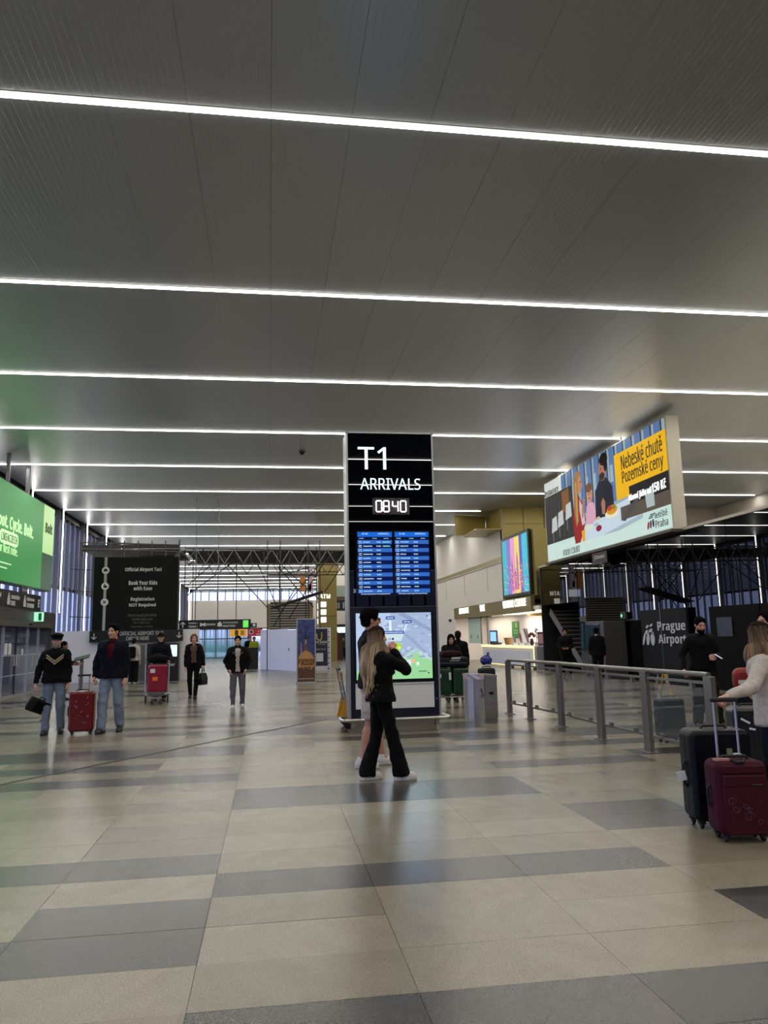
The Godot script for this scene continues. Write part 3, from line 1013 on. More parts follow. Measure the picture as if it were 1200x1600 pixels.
func flight_board(which: int) -> Image:
	var im := canvas(256, 464, Color(0.015, 0.06, 0.22))
	var rng := RandomNumberGenerator.new()
	rng.seed = 90 + which
	im.fill_rect(Rect2i(0, 0, 256, 36), Color(0.10, 0.42, 0.85))
	for i in 3:
		scribble(im, rng, [12, 110, 196][i], 44, 34, 7, Color(0.75, 0.85, 1.0))
	for r in 13:
		var y := 60 + 30 * r
		var lit := r % 2 == 0
		im.fill_rect(Rect2i(0, y, 256, 29), Color(0.20, 0.42, 0.78) if lit else Color(0.02, 0.09, 0.30))
		var c := Color(0.72, 0.88, 1.0) if lit else Color(0.85, 0.92, 1.0)
		scribble(im, rng, 8, y + 6, 24, 8, c)
		scribble(im, rng, 8, y + 18, 24, 6, c)
		scribble(im, rng, 42, y + 10, rng.randi_range(40, 76), 9, c)
		scribble(im, rng, 140, y + 10, 34, 9, c)
		if r < 2 and which == 0: scribble(im, rng, 186, y + 10, 56, 9, Color(0.6, 1.0, 0.9))
	scribble(im, rng, 20, 452, 216, 7, Color(0.8, 0.88, 1.0))
	return im

func map_picture() -> Image:
	var im := canvas(520, 444, Color(0.66, 0.74, 0.86))
	var rng := RandomNumberGenerator.new()
	rng.seed = 15
	poly(im, [[0, 0], [240, 0], [200, 200], [0, 260]], Color(0.74, 0.82, 0.94))
	poly(im, [[0, 444], [0, 380], [150, 390], [300, 350], [400, 270], [520, 330], [520, 444]], Color(0.62, 0.86, 0.62))
	poly(im, [[300, 350], [400, 268], [520, 330], [520, 300], [400, 240], [280, 330]], Color(0.74, 0.88, 0.80))
	poly(im, [[290, 10], [330, 0], [520, 110], [520, 135]], Color(0.58, 0.64, 0.78))
	poly(im, [[330, 150], [345, 140], [520, 300], [510, 310]], Color(0.60, 0.67, 0.80))
	for i in 60:
		var x := rng.randi_range(180, 500)
		var y := rng.randi_range(20, 300)
		im.fill_rect(Rect2i(x, y, rng.randi_range(8, 40), rng.randi_range(5, 22)), [Color(0.70, 0.78, 0.90), Color(0.60, 0.68, 0.82), Color(0.78, 0.84, 0.94)][rng.randi_range(0, 2)])
	poly(im, [[228, 50], [244, 50], [246, 130], [226, 130]], Color(0.92, 0.96, 1.0))
	poly(im, [[342, 80], [356, 80], [312, 180], [302, 180]], Color(0.88, 0.94, 1.0))
	poly(im, [[190, 140], [330, 140], [310, 190], [190, 190]], Color(0.82, 0.90, 0.92))
	for r in [[206, 24, 62, 20], [320, 52, 64, 20], [190, 122, 140, 20]]:
		im.fill_rect(Rect2i(r[0], r[1], r[2], r[3]), Color(0.20, 0.33, 0.66))
		scribble(im, rng, r[0] + 8, r[1] + 6, r[2] - 16, 8, Color(0.9, 0.94, 1.0))
	oval(im, 230, 176, 8, 8, Color(0.25, 0.35, 0.55)); oval(im, 230, 176, 5, 5, Color(0.85, 0.9, 0.95))
	oval(im, 252, 176, 8, 8, Color(0.2, 0.28, 0.5))
	oval(im, 285, 228, 28, 26, Color(0.70, 0.86, 0.22))
	oval(im, 296, 236, 8, 8, Color(0.95, 1.0, 0.8))
	poly(im, [[190, 345], [215, 318], [245, 318], [258, 350], [266, 412], [180, 420]], Color(0.62, 0.58, 0.55))
	oval(im, 300, 330, 10, 10, Color(0.95, 0.95, 1.0))
	im.fill_rect(Rect2i(345, 318, 30, 34), Color(0.88, 0.93, 1.0))
	oval(im, 388, 325, 16, 15, Color(0.93, 0.78, 0.55)); oval(im, 420, 345, 12, 14, Color(0.9, 0.97, 0.9))
	for p in [[26, 26], [494, 24], [494, 408], [26, 408]]: oval(im, p[0], p[1], 5, 5, Color(0.1, 0.12, 0.16))
	scribble(im, rng, 424, 392, 60, 8, Color(0.3, 0.4, 0.4))
	return im

# ------------------------------------------------------------------ hanging boards
func build_boards() -> void:
	# right: food court advertisement
	var b := thing("advertising_board", "large lit food court advertisement hanging high on the right", "billboard", Vector3(11.7, 4.53, -26.0))
	var fr := mat("board_frame", Color(0.72, 0.69, 0.62), 0.5)
	bx("case", Vector3(0.22, 1.71, 0.0), Vector3(0.40, 3.42, 10.44), fr, b)
	bx("bottom_sill", Vector3(0.15, -0.05, 0.0), Vector3(0.5, 0.08, 10.5), mat("board_sill", Color(0.25, 0.23, 0.2), 0.5), b)
	sheet("printed_screen", food_picture(), Vector3(0.01, 1.71, 0.0), 10.3, 3.34, 0.85, b, -PI / 2)
	var ink := mat("ink_dark", Color(0.08, 0.07, 0.07), 0.6)
	var wh := glow("print_white_sign", Color(1, 1, 1), 0.7)
	text("lettering", "Nebeské chutě", Vector3(0.0, 2.66, 3.55), 2.75, 0.52, ink, b, -PI / 2)
	text("lettering", "Pozemské ceny", Vector3(0.0, 2.10, 3.55), 2.75, 0.56, ink, b, -PI / 2)
	text("lettering", "Hlavní jídlo od", Vector3(0.0, 1.36, 3.3), 1.5, 0.27, wh, b, -PI / 2, true)
	text("lettering", "150 Kč", Vector3(0.0, 1.42, 4.55), 0.85, 0.30, wh, b, -PI / 2, true)
	text("lettering", "Restaurace", Vector3(0.0, 2.93, -4.35), 1.6, 0.26, ink, b, -PI / 2)
	text("lettering", "FOOD COURT", Vector3(0.0, 0.22, -2.55), 1.7, 0.24, mat("ink_grey", Color(0.4, 0.42, 0.45), 0.6), b, -PI / 2)
	text("lettering", "letiště", Vector3(0.0, 0.55, 4.55), 0.75, 0.2, mat("ink_grey"), b, -PI / 2)
	text("lettering", "Praha", Vector3(0.0, 0.28, 4.55), 0.75, 0.24, mat("ink_grey"), b, -PI / 2)
	for i in 3:
		var g := Geo.new()
		var pts := []
		for k in 14: pts.append(Vector2(0.055 * cos(TAU * k / 14), 0.13 * sin(TAU * k / 14)).rotated(-0.4 + 0.2 * i))
		g.prism(pts, 0.01, at(0.0, 0.3 + 0.02 * i, 3.72 + 0.16 * i, -PI / 2))
		put("emblem_petal", g, [mat("ink_red", Color(0.75, 0.12, 0.2), 0.6), mat("ink_violet", Color(0.45, 0.15, 0.4), 0.6), mat("ink_navy", Color(0.1, 0.12, 0.35), 0.6)][i], b)
		bx("emblem_bar", Vector3(0, 0.52 + 0.05 * i, 3.9 + 0.06 * i), Vector3(0.01, 0.03, 0.26), mat("ink_navy"), b)
	area_light(Vector3(11.6, 6.24, -26.0), Basis(Vector3.UP, PI / 2), 10.2, 3.3, 6.0, Color(1.0, 0.97, 0.93))
	for z in [-3.6, 1.9]:
		var g := Geo.new()
		g.cyl(Vector3(0.2, 3.4, z), Vector3(0.2, 3.61, z), 0.03)
		put("hanger", g, mat("brushed_steel"), b)
	var jc := thing("name_plate", "small black owner plate under the food court board", "sign", Vector3(11.66, 4.20, -25.9))
	rp("plate", 1.25, 0.42, 0.04, 0.01, 0.006, mat("plate_black", Color(0.03, 0.035, 0.04), 0.5), jc, at(0, 0, 0, -PI / 2))
	text("lettering", "JCDecaux", Vector3(-0.025, 0.02, 0.02), 0.9, 0.17, mat("letter_white"), jc, -PI / 2, true)
	# left: green ride advertisement
	var l := thing("advertising_board", "lit green ride-hailing advertisement hanging above the glass door", "billboard", Vector3(-8.85, 3.68, -27.2))
	bx("case", Vector3(-0.2, 1.70, -1.3), Vector3(0.36, 3.42, 9.5), mat("board_frame_grey", Color(0.35, 0.36, 0.36), 0.5), l)
	bx("green_screen", Vector3(-0.005, 1.70, -0.53), Vector3(0.02, 3.36, 7.9), glow("bolt_green_screen", Color(0.10, 0.55, 0.22), 0.42), l)
	bx("logo_screen", Vector3(-0.005, 2.42, -5.24), Vector3(0.02, 1.92, 1.5), glow("bolt_pale_screen", Color(0.72, 0.88, 0.60), 0.55), l)
	bx("code_screen", Vector3(-0.005, 0.74, -5.24), Vector3(0.02, 1.44, 1.5), glow("bolt_dark_screen", Color(0.05, 0.28, 0.14), 0.4), l)
	var pale := glow("bolt_letter_sign", Color(0.80, 0.98, 0.72), 0.62)
	text("lettering", "Scoot. Cycle. Bolt.", Vector3(0.012, 1.98, -1.05), 4.3, 0.62, pale, l, PI / 2, true)
	text("lettering", "off your first ride.", Vector3(0.012, 1.08, -0.05), 2.9, 0.40, pale, l, PI / 2)
	rp("pill", 1.9, 0.46, 0.01, 0.2, 0.0, pale, l, at(0.012, 1.50, -0.55, PI / 2))
	text("lettering", "LIKEACZECH", Vector3(0.02, 1.50, -0.55), 1.6, 0.26, mat("bolt_ink", Color(0.08, 0.30, 0.15), 0.6), l, PI / 2)
	text("lettering", "Bolt", Vector3(0.012, 2.5, -5.24), 0.95, 0.42, mat("bolt_ink"), l, PI / 2, true)
	for i in 2:
		bx("small_print", Vector3(0.008, 0.62 - 0.16 * i, 0.9 + 0.4 * i), Vector3(0.006, 0.04, 3.6), pale, l)
	area_light(Vector3(-8.75, 5.38, -28.5), Basis(Vector3.UP, -PI / 2), 9.2, 3.3, 0.8, Color(0.35, 0.95, 0.5))
	for z in [-0.4, -2.6, 2.6]:
		var g := Geo.new()
		g.box(Vector3(-0.1, 3.92, z), Vector3(0.12, 1.08, 0.10))
		put("hanger", g, mat("hanger_grey", Color(0.42, 0.42, 0.43), 0.4, 0.5), l)
	var p := thing("name_plate", "small dark plate under the green board", "sign", Vector3(-8.82, 3.50, -29.6))
	rp("plate", 0.8, 0.3, 0.04, 0.01, 0.006, mat("plate_black"), p, at(0, 0, 0, PI / 2))
	text("lettering", "JCDecaux", Vector3(0.025, 0.01, 0), 0.55, 0.11, mat("letter_white"), p, PI / 2, true)

func food_picture() -> Image:
	var im := canvas(1024, 332, Color(0.62, 0.68, 0.70))
	# windows behind
	for i in 15:
		im.fill_rect(Rect2i(60 + i * 64, 0, 40, 190), Color(0.36, 0.48, 0.66))
		im.fill_rect(Rect2i(100 + i * 64, 0, 10, 190), Color(0.20, 0.26, 0.36))
	for i in 6: im.fill_rect(Rect2i(290 + i * 70, 60, 22, 60), Color(0.62, 0.72, 0.78))
	# dark left part with chairs
	im.fill_rect(Rect2i(0, 60, 300, 210), Color(0.19, 0.19, 0.19))
	for i in 6: im.fill_rect(Rect2i(20 + i * 44, 60, 4, 190), Color(0.27, 0.27, 0.27))
	poly(im, [[188, 70], [262, 64], [262, 150], [188, 156]], Color(0.52, 0.34, 0.18))
	for c in [[60, 160], [130, 146], [215, 128]]:
		poly(im, [[c[0], c[1] + 60], [c[0] + 12, c[1]], [c[0] + 62, c[1] - 6], [c[0] + 66, c[1] + 52]], Color(0.78, 0.80, 0.80))
		im.fill_rect(Rect2i(c[0] + 14, c[1] + 58, 4, 44), Color(0.6, 0.6, 0.6))
	# white table
	im.fill_rect(Rect2i(0, 262, 1024, 70), Color(0.80, 0.91, 0.88))
	poly(im, [[300, 300], [420, 226], [620, 206], [900, 186], [850, 262], [560, 290]], Color(0.80, 0.87, 0.92))
	poly(im, [[560, 290], [850, 262], [850, 276], [560, 304]], Color(0.66, 0.74, 0.78))
	# seated woman with long fair hair and red coat, in profile
	poly(im, [[296, 292], [292, 190], [316, 120], [352, 112], [392, 150], [412, 214], [388, 252], [350, 292]], Color(0.60, 0.12, 0.14))
	poly(im, [[362, 128], [398, 170], [404, 226], [376, 232], [358, 170]], Color(0.82, 0.78, 0.80))
	poly(im, [[392, 200], [412, 140], [402, 128], [384, 160], [376, 206]], Color(0.72, 0.50, 0.38))
	oval(im, 362, 70, 30, 38, Color(0.76, 0.54, 0.42))
	poly(im, [[388, 62], [402, 80], [388, 88]], Color(0.76, 0.54, 0.42))
	poly(im, [[316, 60], [334, 26], [372, 18], [386, 34], [356, 52], [350, 110], [346, 210], [322, 232], [308, 170]], Color(0.66, 0.46, 0.22))
	poly(im, [[330, 60], [344, 60], [338, 210], [328, 214]], Color(0.78, 0.60, 0.34))
	oval(im, 382, 66, 4, 3, Color(0.15, 0.1, 0.08))
	# child between them
	poly(im, [[412, 232], [424, 168], [452, 152], [490, 164], [512, 224], [470, 240]], Color(0.87, 0.66, 0.76))
	oval(im, 456, 126, 27, 32, Color(0.80, 0.58, 0.46)); oval(im, 454, 102, 29, 18, Color(0.46, 0.31, 0.18))
	oval(im, 448, 126, 3, 3, Color(0.15, 0.1, 0.08)); oval(im, 466, 126, 3, 3, Color(0.15, 0.1, 0.08)); oval(im, 457, 142, 8, 3, Color(0.65, 0.3, 0.3))
	# man in dark shirt looking down
	poly(im, [[500, 226], [508, 130], [546, 96], [606, 94], [650, 134], [654, 214], [600, 230]], Color(0.09, 0.10, 0.17))
	poly(im, [[560, 100], [590, 100], [584, 84], [564, 84]], Color(0.60, 0.40, 0.30))
	oval(im, 578, 58, 30, 40, Color(0.68, 0.46, 0.36)); oval(im, 592, 26, 34, 22, Color(0.07, 0.05, 0.05)); oval(im, 604, 46, 14, 26, Color(0.07, 0.05, 0.05))
	oval(im, 572, 84, 22, 14, Color(0.20, 0.13, 0.10)); oval(im, 566, 56, 4, 3, Color(0.1, 0.08, 0.06))
	poly(im, [[556, 216], [552, 176], [570, 160], [586, 178], [580, 222]], Color(0.68, 0.46, 0.36))
	# food, cups
	oval(im, 632, 226, 54, 16, Color(0.93, 0.92, 0.80)); oval(im, 634, 214, 42, 16, Color(0.86, 0.58, 0.14)); oval(im, 618, 206, 20, 9, Color(0.75, 0.25, 0.15)); oval(im, 650, 208, 14, 7, Color(0.45, 0.55, 0.2))
	poly(im, [[366, 252], [398, 248], [394, 296], [370, 298]], Color(0.94, 0.66, 0.12))
	oval(im, 520, 262, 24, 11, Color(0.55, 0.08, 0.22))
	oval(im, 440, 248, 30, 9, Color(0.88, 0.90, 0.78)); oval(im, 520, 226, 16, 6, Color(0.85, 0.75, 0.5))
	oval(im, 500, 246, 20, 5, Color(0.66, 0.72, 0.76))
	# yellow block and dark bar
	im.fill_rect(Rect2i(676, 34, 348, 130), Color(0.96, 0.74, 0.06))
	poly(im, [[676, 160], [770, 160], [770, 190], [676, 190]], Color(0.96, 0.74, 0.06))
	im.fill_rect(Rect2i(770, 160, 254, 58), Color(0.10, 0.10, 0.11))
	im.fill_rect(Rect2i(700, 218, 324, 44), Color(0.36, 0.32, 0.28))
	poly(im, [[870, 190], [930, 190], [930, 250], [880, 250]], Color(0.70, 0.76, 0.76))
	poly(im, [[700, 262], [820, 200], [840, 208], [730, 268]], Color(0.30, 0.30, 0.32))
	im.fill_rect(Rect2i(0, 0, 190, 60), Color(0.86, 0.88, 0.86))
	im.fill_rect(Rect2i(0, 292, 1024, 40), Color(0.82, 0.92, 0.89))
	poly(im, [[0, 292], [300, 292], [300, 276], [0, 276]], Color(0.82, 0.92, 0.89))
	return im

# ------------------------------------------------------------------ taxi desk corner on the left
func build_taxi_corner() -> void:
	wall_box("wall_partition", Vector3(-10.1, 0, -33.3), Vector3(-2.9, 2.06, -33.1), mat("partition_white", Color(0.86, 0.84, 0.85), 0.6))
	var o := thing("taxi_board", "tall black board about the official airport taxi", "sign", Vector3(-5.45, 2.06, -33.0))
	var blk := mat("board_black", Color(0.10, 0.10, 0.10), 0.6, 0.0, 0.2)
	rp("panel", 3.37, 3.0, 0.16, 0.02, 0.01, blk, o, at(0, 1.5, 0))
	bx("stripe", Vector3(-1.22, 1.5, 0.085), Vector3(0.11, 3.0, 0.01), mat("stripe_white", Color(0.62, 0.62, 0.58), 0.5), o)
	var wl := mat("taxi_letters", Color(0.80, 0.80, 0.80), 0.5)
	for i in 3:
		var g := Geo.new()
		g.cyl(Vector3(-1.22, [2.45, 1.8, 1.15][i], 0.085), Vector3(-1.22, [2.45, 1.8, 1.15][i], 0.1), 0.15, -1, 24)
		var ic := put("icon", g, wl, o)
		var q := Geo.new()
		var y: float = [2.45, 1.8, 1.15][i]
		if i == 0:
			q.rprism(0.17, 0.06, 0.008, 0.02, 0.0, at(-1.22, y - 0.01, 0.104)); q.rprism(0.1, 0.06, 0.008, 0.02, 0.0, at(-1.22, y + 0.035, 0.104))
		elif i == 1:
			q.rprism(0.14, 0.08, 0.008, 0.02, 0.0, at(-1.21, y - 0.02, 0.104)); q.rprism(0.04, 0.09, 0.008, 0.015, 0.0, at(-1.24, y + 0.04, 0.104))
		else:
			for a in [0.8, -0.8]: q.box(Vector3(-1.22, y, 0.104), Vector3(0.16, 0.03, 0.008), Basis(Vector3(0, 0, 1), a))
		put("icon_mark", q, blk, ic)
	text("lettering", "Official Airport Taxi", Vector3(0.28, 2.46, 0.09), 1.46, 0.20, wl, o, 0, true)
	text("lettering", "Book Your Ride", Vector3(0.28, 1.93, 0.09), 1.14, 0.18, wl, o, 0, true)
	text("lettering", "with Ease", Vector3(0.28, 1.70, 0.09), 0.74, 0.16, wl, o, 0, true)
	text("lettering", "Registration", Vector3(0.28, 1.24, 0.09), 0.94, 0.19, wl, o, 0, true)
	text("lettering", "NOT Required", Vector3(0.28, 1.00, 0.09), 1.06, 0.18, wl, o, 0, true)
	var dim := mat("taxi_letters_dim", Color(0.36, 0.36, 0.36), 0.5)
	text("lettering", "Oficiální taxislužba letiště", Vector3(0.28, 0.60, 0.09), 1.14, 0.12, dim, o)
	text("lettering", "Pohodlná dlouhá cesta", Vector3(0.28, 0.44, 0.09), 0.82, 0.11, dim, o)
	text("lettering", "Bez registrace", Vector3(0.28, 0.29, 0.09), 0.64, 0.11, dim, o)
	text("lettering", "Rezervujte v mobilu", Vector3(0.28, 0.13, 0.09), 0.86, 0.11, dim, o)
	var b := thing("order_sign", "black sign with arrows reading order airport taxi here", "sign", Vector3(-5.36, 1.82, -32.92))
	rp("panel", 3.68, 0.46, 0.12, 0.01, 0.006, mat("board_black2", Color(0.015, 0.015, 0.016), 0.4), b)
	text("lettering", "OFFICIAL AIRPORT TAXI", Vector3(0.2, 0.1, 0.066), 1.72, 0.15, wl, b)
	text("lettering", "ORDER HERE", Vector3(0.05, -0.1, 0.066), 0.9, 0.15, wl, b)
	for x in [-1.66, 1.69]:
		var g := Geo.new()
		g.box(Vector3(x, 0.03, 0.066), Vector3(0.035, 0.2, 0.01))
		for s in [-1.0, 1.0]: g.box(Vector3(x + s * 0.045, -0.06, 0.066), Vector3(0.03, 0.14, 0.01), Basis(Vector3(0, 0, 1), -s * 0.8))
		put("arrow", g, wl, b)
	var k := thing("ride_kiosk", "black self-service ride kiosk with small white screen", "kiosk", Vector3(-4.25, 0, -32.7))
	rp("body", 1.25, 1.5, 0.5, 0.03, 0.02, mat("kiosk_black", Color(0.016, 0.016, 0.018), 0.35), k, at(0, 0.75, 0))
	rp("grey_door", 0.5, 1.42, 0.02, 0.01, 0.004, mat("kiosk_grey", Color(0.33, 0.32, 0.33), 0.5), k, at(-0.95, 0.75, 0.2))
	rp("screen", 0.28, 0.46, 0.02, 0.01, 0.004, glow("kiosk_screen", Color(0.85, 0.93, 1.0), 0.9), k, at(0.42, 1.2, 0.255))
	text("lettering", "Uber", Vector3(0.32, 0.66, 0.255), 0.33, 0.14, mat("letter_white"), k, 0, true)
	var s := thing("form_stand", "slim grey stand with sloping tablet top by the partition", "stand", Vector3(-6.1, 0, -26.9))
	rp("base", 0.75, 0.5, 0.025, 0.02, 0.006, mat("stand_grey", Color(0.42, 0.40, 0.39), 0.4, 0.4), s, Transform3D(Basis(Vector3.RIGHT, PI / 2), Vector3(0, 0.013, 0)))
	rp("post", 0.11, 1.05, 0.05, 0.01, 0.005, mat("stand_grey"), s, at(0, 0.53, 0))
	rp("tablet", 0.5, 0.34, 0.03, 0.015, 0.006, mat("tablet_dark", Color(0.05, 0.05, 0.06), 0.3), s, Transform3D(Basis(Vector3(0, 0, 1), 0.25) * Basis(Vector3.RIGHT, -1.25), Vector3(0, 1.1, 0)))

# ------------------------------------------------------------------ glass entrance on the left
func build_entrance() -> void:
	var v := struct_node("door_1")
	var grey := mat("entrance_grey", Color(0.235, 0.225, 0.215), 0.45)
	var alu := mat("entrance_alu", Color(0.66, 0.66, 0.66), 0.35, 0.6)
	var gl := pane("entrance_glass", Color(0.55, 0.62, 0.75), 0.06)
	var x := -7.75
	bx("header", Vector3(x - 0.05, 2.37, -24.0), Vector3(0.3, 0.52, 11.0), grey, v)
	bx("operator_cover", Vector3(x + 0.12, 2.20, -24.8), Vector3(0.12, 0.16, 7.6), mat("operator_grey", Color(0.30, 0.285, 0.27), 0.4), v)
	bx("sensor", Vector3(x + 0.2, 2.2, -26.2), Vector3(0.05, 0.06, 0.12), mat("kiosk_black"), v)
	bx("roof", Vector3(-8.95, 2.64, -24.0), Vector3(2.5, 0.06, 11.0), grey, v)
	bx("corner_post", Vector3(x - 0.1, 1.06, -29.25), Vector3(0.4, 2.12, 0.5), grey, v)
	bx("side_wall", Vector3(-9.0, 1.3, -29.45), Vector3(2.4, 2.6, 0.1), grey, v)
	bx("threshold", Vector3(x + 0.02, 0.04, -24.0), Vector3(0.14, 0.08, 10.0), alu, v)
	for i in 8:
		var z := -19.6 - 1.17 * i
		bx("mullion", Vector3(x, 1.08, z), Vector3(0.07, 2.08, 0.06), alu if i != 5 else mat("kiosk_black"), v)
		bx("pane", Vector3(x, 1.08, z - 0.585), Vector3(0.02, 1.98, 1.08), gl, v)
	for q in [[-24.9, 1.45], [-24.55, 1.45], [-25.5, 1.1]]:
		bx("paper_notice", Vector3(x + 0.014, q[1], q[0]), Vector3(0.006, 0.34, 0.26), mat("paper_white", Color(0.78, 0.79, 0.80), 0.7), v)
	var g := Geo.new()
	g.lathe([Vector2(0.09, 0), Vector2(0.09, 0.012), Vector2(0.05, 0.012), Vector2(0.05, 0.0)], 20, Transform3D(Basis(Vector3(0, 0, 1), -PI / 2), Vector3(x + 0.012, 1.35, -26.1)))
	put("round_sticker", g, mat("paper_white"), v)
	for j in 2:
		var dots := Geo.new()
		for i in 26:
			dots.box(Vector3(x + 0.013, 1.25 - 0.6 * j, -23.4 - 0.2 * i), Vector3(0.004, 0.03, 0.1))
		put("safety_dots", dots, mat("paper_white"), v)
	for zz in [-27.0, -25.6]:
		var h := Geo.new()
		h.tube([Vector3(x + 0.03, 0.85, zz), Vector3(x + 0.08, 0.88, zz), Vector3(x + 0.08, 1.25, zz), Vector3(x + 0.03, 1.28, zz)], 0.014, 8)
		put("handle", h, alu, v)
	# sign box above the entrance
	var s := thing("direction_sign", "long black direction sign with taxi and car rental pictograms above glass door", "sign", Vector3(x + 0.02, 2.66, -24.0))
	bx("box", Vector3(-0.12, 0.27, 0), Vector3(0.22, 0.54, 7.7), mat("board_black2"), s)
	var wl := mat("sign_white", Color(0.82, 0.82, 0.80), 0.5)
	var items := [[-0.6, "PARKOVIŠTĚ", "PARKING", 1.3], [-1.7, "TAXISLUŽBA", "TAXI", 0.0], [-3.05, "PŮJČOVNA AUT", "CAR RENTAL", 0.0]]
	for i in 3:
		var z: float = [0.75, -0.95, -2.5][i]
		text("lettering", items[i][1], Vector3(0.0, 0.36, z - 0.2), 0.82, 0.14, wl, s, PI / 2, true)
		text("lettering", items[i][2], Vector3(0.0, 0.16, z - (0.2 if i == 2 else -0.02)), 0.78 if i == 2 else 0.42, 0.14, wl, s, PI / 2, true)
		var c := Geo.new()
		c.rprism(0.24, 0.2, 0.01, 0.03, 0.0, at(0.0, 0.2, z + 0.42, PI / 2))
		c.rprism(0.16, 0.12, 0.01, 0.03, 0.0, at(0.0, 0.33, z + 0.42, PI / 2))
		if i > 0: c.rprism(0.08, 0.06, 0.01, 0.01, 0.0, at(0.0, 0.43, z + 0.42, PI / 2))
		put("pictogram", c, wl, s)
		bx("divider", Vector3(0, 0.27, z - 0.72), Vector3(0.01, 0.46, 0.02), mat("divider_grey", Color(0.3, 0.3, 0.3), 0.5), s)
	text("lettering", "E", Vector3(0.0, 0.27, -3.62), 0.2, 0.26, wl, s, PI / 2, true)
	var ex := thing("exit_sign", "lit white and green exit sign over the glass door", "sign", Vector3(x + 0.24, 2.46, -26.9))
	rp("case", 0.30, 0.30, 0.06, 0.01, 0.006, glow("exit_lit_sign", Color(0.65, 0.95, 0.80), 0.75), ex, at(0, 0, 0, 0.6))
	var g2 := Geo.new()
	g2.rprism(0.1, 0.24, 0.01, 0.02, 0.0, at(0.05, 0, 0.05, 0.6))
	put("exit_figure", g2, mat("exit_green", Color(0.1, 0.45, 0.25), 0.5), ex)

